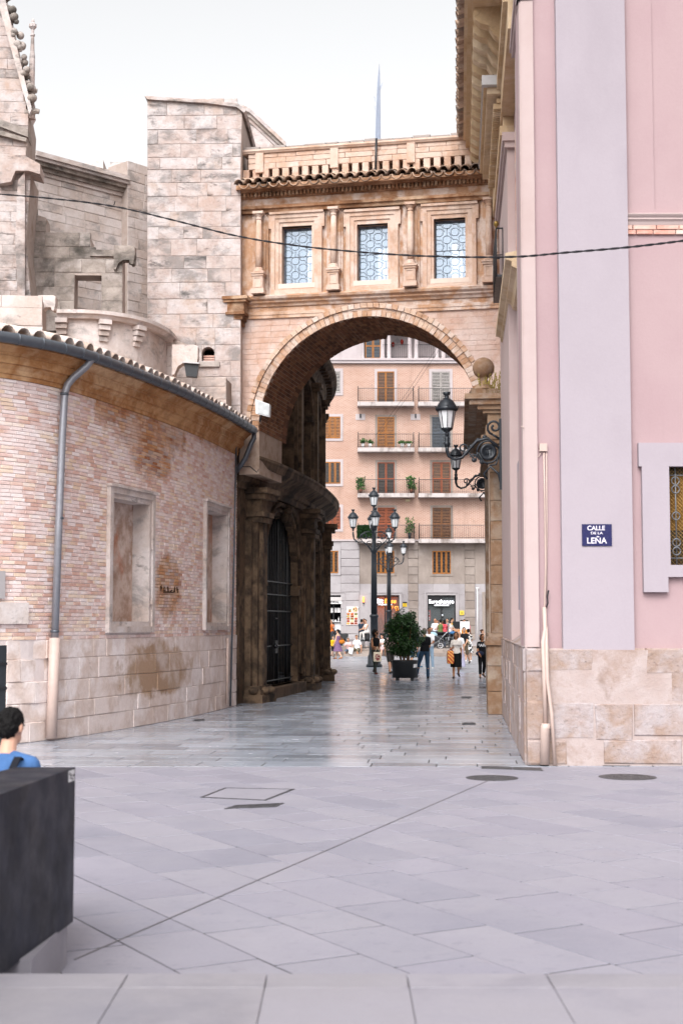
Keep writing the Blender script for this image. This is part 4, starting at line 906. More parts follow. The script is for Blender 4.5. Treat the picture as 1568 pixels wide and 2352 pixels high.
# ------------------------------------------------------------------ curved brick chapel on the left
CW = Curve([(-8.2,21.4),(-7.0,22.25),(-5.75,23.3),(-4.95,24.4),(-4.2,26.6),(-3.55,29.0),(-3.0,31.6),(-2.55,34.4)])
def cwp(px, py, o=0): u = CW.px(px, o); return u, CW.z(u, py, o)
def cw3(px, py): u, z = cwp(px, py); return CW.p(u, 0, z)
p1, p2, p3, p4 = cw3(335, 955), cw3(386, 1345), cw3(365, 1535), cw3(300, 930)
p5 = cw3(490, 985)
BARE = ['a8754e', 'b58560', '966244', 'a39088', 'bd9066', 'a07050', 'c09878', 'b8a090']
CBR = stone('limewashed_brick', ['d0b4ac', 'd8c2bb', 'dccbc6', 'c9a79c', 'e0d3cf', 'd8c0a8', 'c29a8c', 'd4c0b8', 'd9c8c2'], .8, .7, .9, .05, .45, 30,
    [('e0d6d3', .55, .48, .72, .7, (1,1,1)), ('b78d78', 1.8, .62, .8, .4, (1,1,1))], .2, 0, .12, patches=[(BARE, p1, (2.1,2.9,.85), 1.2), (BARE, (p1.x+.1,p1.y+.2,p1.z-.75), (.9,1.3,.6), 1.0), (BARE, p5, (1.0,2.2,.55), 1.2), (BARE, p2, (.6,1.0,.8), .8)], k=(1.2,1.2,1.23))
CST = stone('chapel_base_limestone', ['cdbdb3', 'd6c8c0', 'c4b1a5', 'dcd1cb', 'c9b8b0'], .9, .2, .9, .05, .5, 24,
    [('e2d7d1', .9, .5, .74, .7, (1,1,1)), ('a08a7a', 1.6, .54, .74, .6, (1,1,1), 1), ('5a4334', 3.6, .65, .8, .7, (1,1,1.4))], .2, 0, .14, patches=[(['9c8068', 'a88c74', '92765e', 'b09a86'], p3, (1.5,2.2,.62), 1.2)], k=(1.2,1.2,1.25))
CMO = stone('chapel_mortar', ['d2c4c2', 'dcd0ce', 'c6b5b0'], 1.5, 0, .95, .04, .4, 40, patches=[(['b09480', 'bba28e'], p1, (2.1,2.9,.85), 1.2), (['a98a6c', 'b59878'], p2, (.6,1.0,.8), .8)])
CCO = stone('chapel_cornice', ['b98a5e', 'c99d72', 'a8754a', 'cfa983', '96663f'], 1.0, .2, .9, .05, .3, 24, [('6b452c', .9, .52, .76, .7, (1,1,1.5)), ('dcc0a2', 1.6, .58, .8, .6, (1,1,1)), ('8e3f26', 2.4, .68, .76, .7, (1,1,3)), ('3e2a1f', 1.2, .62, .8, .6, (1,1,1))], .2, 0, .12)
ZINC = plain('grey_gutter_zinc', '5b6068', .38, .5, .35, var=.25); ZINCL = plain('light_downpipe_zinc', '8f8f96', .4, .5, .35, var=.2)
chap = thing('brick_chapel', 'curved limewashed brick chapel with stone base and grey gutter', 'chapel', CW.p(CW.L/2, -1, 0))
ZB, ZBT, ZG = 1.70, 6.05, 6.66
W1 = (cwp(243,1290), cwp(347,1290)); W2 = (cwp(465,1300), cwp(520,1300))
holes = []
for (xa, xb, ya, yb) in ((243,347,1127,1453),(465,520,1160,1447)):
    ua, ub = CW.px(xa), CW.px(xb); um = (ua+ub)/2; holes.append((ua, ub, CW.z(um, yb), CW.z(um, ya)))
us = CW.px(-60)
core = MB(); arched_wall(core, CW, 0, CW.L, 0, ZG, [(ua+fw*.6, ub-fw*.6, za+fw*.6, zb-fw*.6, 0) for (ua, ub, za, zb), fw in zip(holes, (.21, .17))], .001, -1.5, .3); core.build('wall_core', CMO, chap)
stb = ashlar(CW, lambda z: (.02, CW.L), 0, ZB, .3, .44, .5, 1.0, -.15, .03, [(us, CW.px(18), .0, 1.62)], .007, .01, .008, 3)
for mb in stb: mb.build('base_stone', CST, chap)
bks = ashlar(CW, lambda z: (.02, CW.L), ZB, ZBT, .0655, .0665, .24, .27, -.04, .012, holes, .011, .004, .004, 5)
def bkey(mb):
    c = sum((Vector(v) for v in mb.v), Vector())/len(mb.v); px = CX+KF*c.x/c.y
    return c.length if -5 < px < 545 else 1e3+c.length
pieces(bks, 'brick', CBR, chap, 300, bkey)
co = MB(); prof = [(-.1,ZBT),(.035,ZBT),(.035,ZBT+.07),(.06,ZBT+.08),(.08,ZBT+.15),(.13,ZBT+.2),(.13,ZBT+.23),(.17,ZBT+.235),(.17,ZBT+.36),(.2,ZBT+.37),(.2,ZBT+.4),(.25,ZBT+.42),(.31,ZBT+.48),(.35,ZBT+.5),(.35,ZBT+.59),(-.1,ZG)]
co.sweep(CW.path(0, CW.L+.05, 40), prof); co.build('cornice', CCO, chap)
# blind windows
PLA = stone('stained_plaster', ['b59a8a', 'c6b0a4', 'a08474', 'd3c4bc'], 1.4, 0, .9, .05, .2, 22, [('b56a48', 1.6, .55, .7, .7, (1,1,.5)), ('5d4a42', 2.2, .6, .8, .6, (1,1,1)), ('e3d6d0', 1.0, .55, .75, .7, (1,1,1))], .2, 0, .1)
for (ua, ub, za, zb), fw in zip(holes, (.21, .17)):
    f_ = MB()
    for (a, b, o) in ((0, fw*.55, .09), (fw*.55, fw, .055)):
        for q in ((ua+a, ua+b, za+a, zb-a), (ub-b, ub-a, za+a, zb-a)): f_.hexa([CW.p(u, oo, z) for z in (q[2], q[3]) for u, oo in ((q[0],o),(q[1],o),(q[1],-.34),(q[0],-.34))])
        for q in ((za+a, za+b), (zb-b, zb-a)): f_.hexa([CW.p(u, oo, z) for z in q for u, oo in ((ua+b,o-.001),(ub-b,o-.001),(ub-b,-.34),(ua+b,-.34))])
    wf = f_.build('window_frame', LPL, chap)
    for zz in (lerp(za, zb, .2), lerp(za, zb, .6)):
        for u in (ua, ub-fw): MB().hexa([CW.p(uu, oo, z) for z in (zz, zz+.008) for uu, oo in ((u-.002,.0915),(u+fw*.55,.0915),(u+fw*.55,.05),(u-.002,.05))]).build('frame_joint', CMO, wf)
    pnl = MB(); pnl.hexa([CW.p(u, oo, z) for z in (za, zb) for u, oo in ((ua,-.3),(ub,-.3),(ub,-.36),(ua,-.36))]); pnl.build('blind_panel', PLA, wf)
    hd = MB(); hd.hexa([CW.p(u, oo, z) for z in (zb, zb+.05) for u, oo in ((ua-.03,.13),(ub+.03,.13),(ub+.03,0),(ua-.03,0))]); hd.build('window_head', LPL, wf)
# gutter with hoops, downpipes
GO = .45; gp = [CW.p(lerp(.02, CW.L-.1, i/60), GO, ZG-.02-.0*i) for i in range(61)]
gu = MB(); gu.tube(gp, .095, 12); gut = gu.build('gutter', ZINC, chap)
for k in range(34):
    u = lerp(.02, CW.L-.1, (k+.5)/34); MB().tube([CW.p(u-.012,GO,ZG-.02), CW.p(u+.012,GO,ZG-.02)], .103, 12).build('gutter_strap', ZINC, gut)
ud = CW.px(138, .12, 900); dpb = onG(125, 1697)
q = lambda px, py, o: (lambda u: CW.p(u, o, CW.z(u, py, o)))(CW.px(px, o))
dp = MB(); dp.tube([q(203,808,.45), q(203,828,.44), q(192,842,.4), q(162,868,.2), q(149,884,.13), q(143,904,.12), q(139,1000,.12), q(134,1200,.12), q(129,1470,.12)], [.065]*9, 12); dpp = dp.build('downpipe', ZINCL, chap)
MB().tube([q(129,1465,.12), q(127,1580,.12), q(125,1696,.12)], .095, 12).build('downpipe_shoe', PVC, dpp)
for py in (905, 1190, 1450): p_ = q(143-(py-900)*.025, py, .12); MB().tube([p_-Z*.02, p_+Z*.02], .075, 12).build('pipe_clip', ZINC, dpp)
ge = gp[-1]; d2 = MB(); wl_ = CW.p(CW.L-.05, .1, 5.75); d2.tube([ge-Z*.05, ge-Z*.2, ge+Vector((-.06,-.02,-.32)), lerp(ge, wl_, .6)+Vector((0,-.15,-.18)), wl_+Vector((0,-.12,0)), wl_+Vector((-.1,.1,-.1))], .06, 10); d2.build('downpipe_bend', ZINC, chap)
cdt = MB(); cdt.tube([q(541,1020,.08), q(537,1300,.08), q(531,1622,.08)], .022, 8); cdt.build('conduit', ZINC, chap)
cdt = MB(); cdt.tube([q(524,1465,.08), q(523,1618,.08)], .03, 8); cdt.build('conduit', PVC, chap)
# roof tiles over the gutter, roof plane
tile_row(CW, [.1+k*.3 for k in range(int(CW.L/.3))], .4, ZG+.08, chap, 14, LPL if False else stone('pale_roof_tile', ['d8c6bb', 'e2d5cd', 'cdb7a9', 'b9a294'], 1.5, .7, .9, .05, .4, 30, [('7d746e', 2, .58, .78, .6, (1,1,1))], .2), 1.35, seed=9)
rf = MB(); rf.sweep(CW.path(0, CW.L, 30), [(.4,ZG-.02),(.4,ZG+.04),(-3.2,ZG+.75),(-3.2,ZG-.02)]); rf.build('roof_slope', TILE, chap)
# plaque and dark door at the left edge
DOORM = plain('dark_green_door', '2b3036', .6, .3, var=.3)
m = MB(); m.hexa([CW.p(u, o, z) for z in (0, 1.62) for u, o in ((us,.02),(CW.px(20),.02),(CW.px(20),-.1),(us,-.1))]); dr = m.build('door', DOORM, chap)
for zz in (.45, .9, 1.3): MB().hexa([CW.p(u, o, z) for z in (zz, zz+.04) for u, o in ((us,.035),(CW.px(20),.035),(CW.px(20),-.1),(us,-.1))]).build('door_rail', BLACKIRON, dr)
ua, ub = us, CW.px(60); m = MB(); m.hexa([CW.p(u, o, z) for z in (CW.z(ub,1433), CW.z(ub,1384)) for u, o in ((ua,.09),(ub,.09),(ub,0),(ua,0))]); m.build('lintel_stone', LPL, chap)
m = MB(); m.hexa([CW.p(u, o, z) for z in (CW.z(CW.px(8),1375), CW.z(CW.px(8),1312)) for u, o in ((us,.07),(CW.px(8),.07),(CW.px(8),0),(us,0))]); m.build('wall_box', plain('grey_box', 'a9a3a4', .6, .3), chap)
# faded graffiti scrawl on the bare brick patch
gf = MB(); R = random.Random(14); u0 = CW.px(366); zg = CW.z(u0, 1352)
for k in range(6):
    a = u0+k*.19; pts = [CW.p(a+R.uniform(0,.12), .024, zg+R.uniform(-.08,.08)) for _ in range(4)]; gf.tube(pts, .012, 5)
gf.tube([CW.p(u0+.2, .024, zg-.07), CW.p(u0+.75, .024, zg-.06)], .012, 5); gf.build('paint_scrawl', plain('dark_paint', '4a3526', .8, .2), chap)
# stickers on the pipe shoe
p_ = q(127, 1478, .24); stk = MB(); stk.box(p_.x-.04, p_.x+.04, p_.y-.005, p_.y, p_.z-.08, p_.z+.08)
# white floodlight at the gutter end
fl = thing('white_floodlight', 'white box floodlight sitting on the end of the grey gutter', 'floodlight', CW.p(CW.L-.3, .45, ZG+.1))
c = atY(601, 938, CW.p(CW.L-.3,.5,0).y-.1); k = .0103
MB().prism([c+Vector((x*k, 0, z*k)) for x, z in ((-15,22),(18,10),(17,-20),(-14,-12))], (.03,.14,0)).build('housing', plain('white_metal', 'd8d8da', .4, .4), fl)
MB().prism([c+Vector((x*k, -.012, z*k)) for x, z in ((-10,18),(17,8),(16,-18),(-9,-11))], (0,.01,0)).build('lens', plain('streaky_glass', 'c3c6c8', .15, .5, var=.4), fl)
MB().tube([c+Vector((0,.08,-.1)), c+Vector((-.05,.1,-.32))], .02, 6).build('bracket', BLACKIRON, fl)

# ------------------------------------------------------------------ dark curved loggia beyond the arch
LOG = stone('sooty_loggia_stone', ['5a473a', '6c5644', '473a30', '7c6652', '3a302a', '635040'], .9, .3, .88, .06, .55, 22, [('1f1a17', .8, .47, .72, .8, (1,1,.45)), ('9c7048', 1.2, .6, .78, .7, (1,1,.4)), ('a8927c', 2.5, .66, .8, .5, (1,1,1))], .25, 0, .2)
LOGD = stone('shade_toned_inner_stone', ['2c241f', '3a2f28', '221c19'], 1, 0, .95, .04, .3, 22)  # inner shade of the loggia put into a darker stone colour
LG = Curve([(-2.62,34.75),(-2.2,36.3),(-1.75,38.6),(-1.3,41.4),(-.93,45),(-.74,48.5),(-.85,52),(-1.45,55.5),(-2.6,58.5)])
lug = lambda Y: min(range(2001), key=lambda i: abs(LG.p(LG.L*i/2000,0,0).y-Y))*LG.L/2000
logg = thing('curved_loggia', 'dark soot stained curved stone loggia with tall arches and iron gate', 'loggia', LG.p(LG.L/2, -1, 0))
g0, g1 = lug(37.0), lug(41.6); h0, h1 = lug(43.8), lug(47.9); k0, k1 = lug(50.2), lug(54)
ZL1 = 5.55
lo = MB(); arched_wall(lo, LG, 0, LG.L, 0, ZL1, [(g0, g1, .28, 3.1, 1.75, 'pointed'), (h0, h1, 0, 3.0, 1.75, 'pointed'), (k0, k1, 0, 3.0, 1.75, 'pointed')], 0, -.2, .4); lo.build('lower_wall', LOG, logg)
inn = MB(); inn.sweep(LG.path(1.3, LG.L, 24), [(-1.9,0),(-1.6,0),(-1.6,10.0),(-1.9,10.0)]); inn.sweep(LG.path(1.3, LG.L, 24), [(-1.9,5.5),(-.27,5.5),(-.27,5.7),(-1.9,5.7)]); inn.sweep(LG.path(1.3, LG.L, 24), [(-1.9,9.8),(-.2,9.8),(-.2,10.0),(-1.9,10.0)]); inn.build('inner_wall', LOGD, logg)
for gi, (a, b) in enumerate(((g0,g1),(h0,h1),(k0,k1))):      # moulded arch orders with keystone
    for r, (ex, o) in enumerate(((.13,.05),(.3,.1))):
        pts = []; op = (a-ex, b+ex, 0, 3.1-.1*bool(gi), 1.75+ex, 'pointed')
        for i in range(25):
            u = (op[0]+op[1])/2-(op[1]-op[0])/2*math.cos(math.pi*i/24); pts.append(LG.p(u, o-.02, arch_top(op, u)))
        MB().tube([LG.p(op[0], o-.02, .5)]+pts+[LG.p(op[1], o-.02, .5)], .055, 6).build('arch_moulding', LOG, logg)
    u = (a+b)/2; ks = MB(); zk = 3.0+1.75+.2
    for j in range(5): ks.sphere(LG.p(u+random.uniform(-.12,.12), .12+random.uniform(-.05,.08), zk+random.uniform(-.15,.2)), random.uniform(.1,.16), 8, 6)
    ks.build('carved_keystone', LOG, logg)
    for uu in (a, b):
        im = MB(); im.hexa([LG.p(uu+x, o, z) for z in (2.75,2.95) for x, o in ((-.12,.06),(.12,.06),(.12,-.26),(-.12,-.26))]); im.hexa([LG.p(uu+x, o, z) for z in (2.95,3.05) for x, o in ((-.16,.1),(.16,.1),(.16,-.26),(-.16,-.26))]); im.build('impost', LOG, logg)
def lbox(u0, u1, o1, z0, z1, name, o0=-.1): return MB().hexa([LG.p(u, o, z) for z in (z0, z1) for u, o in ((u0,o1),(u1,o1),(u1,o0),(u0,o0))]).build(name, LOG, logg)
for Y in (36.0, 42.6, 49.05, 55.0):                          # lower piers with clustered base and capital
    u = lug(Y)
    for (w, o) in ((.52,.16),(.34,.27),(.18,.36)): lbox(u-w, u+w, o, .42, 4.55, 'pier_shaft')
    for (w, o, za, zb) in ((.6,.5,0,.2),(.54,.44,.2,.32),(.5,.4,.32,.42)): lbox(u-w, u+w, o, za, zb, 'pier_base')
    cr = MB()
    for dx, o in ((-.5,.25),(-.22,.42),(.12,.46),(.42,.34)): cr.sphere(LG.p(u+dx, o, .3), (.14,.14,.1), 10, 6)
    cr.build('base_torus', LOG, logg)
    for i, (w, o) in enumerate(((.4,.42),(.44,.46),(.5,.52),(.58,.6))): lbox(u-w, u+w, o, 4.5+i*.14+(.3 if i > 1 else 0), 4.63+i*.14+(.3 if i > 1 else 0), 'pier_capital')
    lbox(u-.36, u+.36, .4, 4.75, 5.1, 'capital_block')
mc = MB(); mc.sweep(LG.path(0, LG.L, 40), [(-.9,ZL1-.25),(.1,ZL1-.25),(.12,ZL1-.1),(.2,ZL1-.06),(.22,ZL1+.04),(.38,ZL1+.14),(.58,ZL1+.26),(.62,ZL1+.4),(.66,ZL1+.44),(.66,ZL1+.5),(-.9,ZL1+.56)]); mc.build('middle_cornice', LOG, logg)
ut = 0; kk = 0
# upper storey: solid first bay, then open arches between slender piers
ZU0, ZU1 = ZL1+.54, 9.75
uy = [lug(v) for v in (37.6, 41.2, 44.9, 48.4, 51.6, 55.0)]
ops = [(uy[i]+.32, uy[i+1]-.32, ZU0, 8.55, .85) for i in range(5)]
uw = MB(); arched_wall(uw, LG, 0, LG.L, ZU0, ZU1, ops, 0, -.55, .4); uw.build('upper_wall', LOG, logg)
for i, u in enumerate(uy):
    for (w, o) in ((.28,.1),(.17,.2)): lbox(u-w, u+w, o, ZU0, 9.3, 'upper_pier', -.5)
    lbox(u-.32, u+.32, .26, ZU0, ZU0+.16, 'upper_pier_base', -.5); lbox(u-.24, u+.24, .28, 9.3, 9.42, 'upper_capital', -.5); lbox(u-.3, u+.3, .34, 9.42, 9.56, 'upper_capital', -.5)
for (a, b, *_) in ops:
    im = MB(); im.hexa([LG.p(b+x, o, z) for z in (8.3,8.5) for x, o in ((-.1,.06),(.1,.06),(.1,-.5),(-.1,-.5))]); im.build('upper_impost', LOG, logg)
    pts = [LG.p((a+b)/2-(b-a)/2*1.06*math.cos(math.pi*i/16), .03, 8.55+.93*math.sin(math.pi*i/16)) for i in range(17)]; MB().tube(pts, .05, 6).build('upper_arch_moulding', LOG, logg)
uc = MB(); uc.sweep(LG.path(0, LG.L, 40), [(-.55,ZU1-.1),(.1,ZU1-.1),(.14,ZU1+.1),(.2,ZU1+.16),(.22,ZU1+.3),(.4,ZU1+.4),(.55,ZU1+.48),(.58,ZU1+.6),(-.55,ZU1+.7)]); uc.build('top_cornice', LOG, logg)
for k in range(34):
    u = 1+k*.6
    if u < LG.L: lbox(u-.09, u+.09, .42, ZU1+.27, ZU1+.39, 'cornice_block')
# corner block in front of the first pier with its own little cornice
lbox(.1, 1.5, .1, ZU0, 7.6, 'corner_block'); lbox(.02, 1.7, .24, 7.6, 7.72, 'corner_block_cornice'); lbox(.0, 1.8, .34, 7.72, 7.82, 'corner_block_cornice')
# iron gate in the first arch
GATE = plain('black_gate_iron', '15161a', .4, .4, .3, var=.2)
gt = thing('iron_gate', 'tall black iron bar gate closing the first arch of the dark loggia', 'gate', LG.p((g0+g1)/2, -.2, .28))
op = (g0, g1, .28, 3.1, 1.75, 'pointed')
n = 22
for i in range(1, n):
    u = lerp(g0, g1, i/n); MB().tube([LG.p(u, -.2, .3), LG.p(u, -.2, arch_top(op, u)-.03)], .016 if i%6 else .035, 6).build('bar', GATE, gt)
for zz in (.42, 1.35, 2.3, 2.75, 3.1): MB().tube([LG.p(lerp(g0, g1, i/6), -.18, zz) for i in range(7)], .022, 6).build('rail', GATE, gt)
for uu in (.42, .58):
    u = lerp(g0, g1, uu); MB().sphere(LG.p(u, -.1, 1.35), .07, 10, 8).build('knob', plain('polished_knob', '3a3b40', .2, .6, .7), gt) if uu < .5 else None
u = lerp(g0, g1, .45)
MB().tube([LG.p(u-.22,-.14,2.1), LG.p(u+.22,-.14,2.1)], .02, 6).build('cross_arm', GATE, gt)
lk = MB(); lk.fbox(Fr(LG.p(u,-.14,0), LG.at(u)[1]), -.16, .16, -.03, .03, 1.15, 1.5); lk.build('lock_box', GATE, gt)
sl_ = MB(); sl_.hexa([LG.p(uu, o, z) for z in (0, .28) for uu, o in ((g0-.1,.25),(g1+.1,.25),(g1+.1,-.9),(g0-.1,-.9))]); sl_.build('door_sill', LOG, logg)
# thin cables looping down the joint of chapel and loggia
cb = MB(); cb.tube([atY(x, y, 34.3) for x, y in ((549,1005),(550,1040),(546,1065),(557,1072),(575,1072),(590,1085),(594,1078))], .012, 6); tag(cb.build('loose_cables', CABLE), 'thin black cables looping down the corner between brick chapel and loggia', 'cable')
# ------------------------------------------------------------------ apartment building across the square
YA = 96.0; FA = Fr((0, YA), (1, 0))
def brickmat(name, c1, c2, mo, bw=.25, bh=.066, ms=.012):
    m, t, b = newmat(name); geo = t.new('ShaderNodeNewGeometry'); sx = t.new('ShaderNodeSeparateXYZ'); t.put(sx.inputs[0], geo.outputs['Position'])
    cb = t.new('ShaderNodeCombineXYZ'); t.put(cb.inputs[0], sx.outputs[0]); t.put(cb.inputs[1], sx.outputs[2])
    br = t.new('ShaderNodeTexBrick'); t.put(br.inputs['Vector'], cb.outputs[0]); br.inputs['Color1'].default_value = lin(c1); br.inputs['Color2'].default_value = lin(c2); br.inputs['Mortar'].default_value = lin(mo)
    br.inputs['Scale'].default_value = 1; br.inputs['Brick Width'].default_value = bw; br.inputs['Row Height'].default_value = bh; br.inputs['Mortar Size'].default_value = ms; br.inputs['Mortar Smooth'].default_value = .3
    n = t.noise(geo.outputs['Position'], .35, 7, .65); c = t.mix(t.rng(n, .42, .72, 0, .4), br.outputs['Color'], lin('a87c66'))
    st = t.noise(t.mapping(geo.outputs['Position'], (1,1,.2)), 1.1, 6, .65); c = t.mix(t.rng(st, .56, .78, 0, .4), c, lin('6a4a3b'))
    c = t.mix(1.0, c, (.78,.78,.8,1), 'MULTIPLY'); t.put(b.inputs['Base Color'], c); b.inputs['Roughness'].default_value = .9
    bp = t.new('ShaderNodeBump'); bp.inputs['Strength'].default_value = .4; bp.inputs['Distance'].default_value = .01; t.put(bp.inputs['Height'], br.outputs['Fac']); bp.invert = True; t.l.new(bp.outputs[0], b.inputs['Normal'])
    return m
FBR = brickmat('far_brick', 'b98d78', 'c7a08b', 'd9c0b2', .26, .078, .016)
FWH = stone('far_white_trim', ['cfc3c1', 'd8cdca', 'c6b9b6'], .5, .2, .85, .05, .1, 20, [('9a8c86', .9, .56, .78, .5, (1,1,.3))], .2, k=(.7,.69,.72))
FST = stone('far_grey_stone', ['a4968c', 'b3a69c', '978a81', 'bbb0a8'], .35, .4, .85, .05, .2, 16, [('7f7167', .5, .5, .75, .6, (1,1,.35)), ('cdc4be', .7, .56, .78, .5, (1,1,1))], .2, k=(.72,.72,.74))
FSL = stone('far_pale_stone', ['b9b2b0', 'c6c0be', 'aea7a5', 'cfcac8'], .35, .4, .85, .05, .2, 16, [('8d8680', .7, .57, .78, .6, (1,1,.5))], .2, k=(.68,.68,.72))
SLABW = stone('balcony_slab', ['c4bab6', 'd0c7c3', 'b3a8a3'], .8, .2, .85, .05, .2, 20, [('6f5f54', 1.6, .5, .66, .8, (1,1,.25))], .2, k=(.8,.8,.82))
def wood(name, cols): return stone(name, cols, 3, .3, .6, .1, .1, 40, [('2a1a10', 5, .55, .8, .5, (.3,1,6))], .3)
WAMB = wood('amber_wood', ['8a5420', 'a0652a', '784718']); WDK = wood('dark_wood', ['2e231d', '3c2d24', '251c18']); WGR = wood('grey_wood', ['8f8885', 'a29b97', '7d7673']); WRD = wood('red_wood', ['7c3c22', '8e4a2c', '6b3220']); WMD = wood('mid_wood', ['5c3a22', '724a2c', '4a2e1c']); WBL = wood('blue_grey_wood', ['3a4048', '474e57', '30353c'])
FGL = plain('dark_window_glass', '15181c', .08, .6)
apt = thing('apartment_building', 'brick apartment building with white trim, balconies and stone ground floor', 'apartment building', (5, YA+4, 0))
az = lambda py: FA.px(900, py)[1]; au = lambda px: FA.px(px, 1200)[0]
uL, uR = au(560), au(1330); TER = .42
zB0, zB1, zT = az(1243), az(834), az(700)
doors = [(845+.0, 0)]
w = MB(); w.fbox(FA, uL, uR, -8, 0, zB0, zB1); w.build('brick_wall', FBR, apt)
w = MB(); w.fbox(FA, uL, au(818), -8, .05, zB1, zT); w.fbox(FA, au(818), uR, -8, -1.6, zB1, zT); w.fbox(FA, au(818), uR, -8, .05, az(752), zT); w.build('top_storey_wall', FWH, apt)
w = MB(); w.fbox(FA, uL, uR, -.2, .22, az(835), az(829)); w.fbox(FA, uL, uR, -.2, .3, az(829), az(826)); w.build('top_cornice', FWH, apt)
w = MB(); w.fbox(FA, uL, uR, -8, -2.3, TER, zB0); w.fbox(FA, uL, uR, -2.3, -.07, az(1367)+.03, zB0); pv = uL
for xa, xb in ((745, 787), (852, 916), (980.5, 1044.5), (1112, 1160)): w.fbox(FA, pv, au(xa), -2.3, -.07, TER, az(1367)+.03); pv = au(xb)
w.fbox(FA, pv, uR, -2.3, -.07, TER, az(1367)+.03); w.build('ground_storey_core', FST, apt)
w = MB(); w.fbox(FA, uL, uR, -.2, .12, az(1243), az(1239)); w.build('floor_band', FWH, apt)
def shutter(leafs, u0, u1, z0, z1, o, m, parent, slat=.1, mid=True, frame=None):
    n = leafs; W = (u1-u0)/n
    for i in range(n):
        a, b = u0+i*W+.008, u0+(i+1)*W-.008; s_ = MB(); fw = .055
        ring(s_, FA, a, b, z0, z1, fw, o, o+.05, .07, .07)
        if mid: s_.fbox(FA, a+fw, b-fw, o, o+.045, lerp(z0,z1,.48)-.04, lerp(z0,z1,.48)+.04)
        lf = s_.build('shutter_leaf', frame or m, parent)
        z = z0+.08; sl_ = MB()
        while z < z1-.08:
            sl_.hexa([(a+fw, YA-o-.01, z), (b-fw, YA-o-.01, z), (b-fw, YA-o-.045, z-.0), (a+fw, YA-o-.045, z), (a+fw, YA-o-.01, z+slat*.5), (b-fw, YA-o-.01, z+slat*.5), (b-fw, YA-o-.03, z+slat*.5), (a+fw, YA-o-.03, z+slat*.5)]); z += slat
        tag(sl_.build('slats', m, parent), kind='stuff')
def opening(xa, xb, ya, yb, leafs, m, fr=4.5, frm=FWH, name='balcony_door', nobot=False, mid=True, frame=None):
    u0, u1, z0, z1 = au(xa), au(xb), az(yb), az(ya); f = fr*.0294
    r_ = MB(); ring(r_, FA, u0-f, u1+f, z0-(0 if nobot else f), z1+f, f, -.05, .05, 0 if nobot else f, f); d_ = r_.build(name, frm, apt)
    MB().fbox(FA, u0, u1, -.04, .012, z0, z1).build('pane', FGL, d_)
    shutter(leafs, u0, u1, z0, z1, .016, m, d_, mid=mid, frame=frame)
FL_ = [926.5, 1031, 1135, 1239]             # balcony floor lines
dm = {0: (WMD, WGR), 1: (WAMB, WBL), 2: (WDK, WMD), 3: (WRD, WMD)}
fm = {0: (WAMB, WGR), 1: (WAMB, WBL), 2: (WRD, WRD), 3: (WRD, WMD)}
for k, fy in enumerate(FL_):
    for c, (xa, xb) in enumerate(((866.5, 906), (992.5, 1034.5))):
        opening(xa, xb, fy-73, fy, 2, dm[k][c], 6 if k == 0 else 5, FWH if k == 0 else FST, nobot=True, frame=fm[k][c])
    opening(1118, 1160, fy-73, fy, 2, WMD, 5, FWH, nobot=True)
    if k < 4: opening(745, 781.5, fy-74, fy-24, 3, (WGR, WAMB, WDK, WRD)[k], 6, FWH, 'window', mid=False, frame=WAMB if k in (1, 2) else None)
def railing(xa, xb, fy, parent, dep):
    ua, ub, z = au(xa), au(xb), az(fy); top = z+.92; r_ = MB()
    pth = [FA.p(ua, .02, 0), FA.p(ua, dep, 0), FA.p(ub, dep, 0), FA.p(ub, .02, 0)]
    for zz, rr in ((top, .02), (z+.08, .014)):
        for a, b in zip(pth, pth[1:]): r_.tube([a+Z*zz, b+Z*zz], rr, 5)
    rr_ = r_.build('railing', BLACKIRON, parent); bl_ = MB(); n = int((ub-ua)/.125)
    for i in range(n+1): p = FA.p(lerp(ua, ub, i/n), dep, z); bl_.tube([p, p+Z*.92], .0085, 4)
    for u in (ua, ub):
        for i in range(1, 6): p = FA.p(u, dep*i/6, z); bl_.tube([p, p+Z*.92], .0085, 4)
    tag(bl_.build('balusters', BLACKIRON, parent), kind='stuff')
    for u in (ua, ub): p = FA.p(u, dep, z); MB().tube([p, p+Z*1.0, p+Z*1.06], [.022,.022,.03], 6).build('corner_post', BLACKIRON, parent)
for k, fy in enumerate(FL_):
    for c, (xa, xb) in enumerate(((822, 949), (961, 1119), (1131, 1260))):
        s_ = MB(); s_.fbox(FA, au(xa-1.5), au(xb+1.5), -.02, .82, az(fy+9.3), az(fy+5)); s_.fbox(FA, au(xa-1), au(xb+1), -.02, .78, az(fy+5), az(fy)); bs = s_.build('balcony', SLABW, apt)
        railing(xa, xb, fy, bs, .74)
        for u in (au(xa+32), au(xb-32)): MB().tube([FA.p(u, 0, az(fy-43)), FA.p(u, .12, az(fy-43)), FA.p(u, .12, az(fy-40))], .012, 4).build('wall_hook', BLACKIRON, bs)
# air vents / plates below the top balconies
for xc in (827.5, 954.5, 1082):
    p = MB(); p.fbox(FA, au(xc-11), au(xc+11), 0, .05, az(964.5), az(951)); p.build('wall_plate', FWH, apt)
    p = MB(); p.fbox(FA, au(xc-1.5), au(xc+2), .05, .14, az(960), az(951)); p.build('plate_fitting', BLACKIRON, apt)
p = MB(); p.fbox(FA, au(931), au(941), 0, .16, az(1152), az(1147)); p.build('vent_box', plain('cream_box', 'cdbd9c', .6, .3), apt)
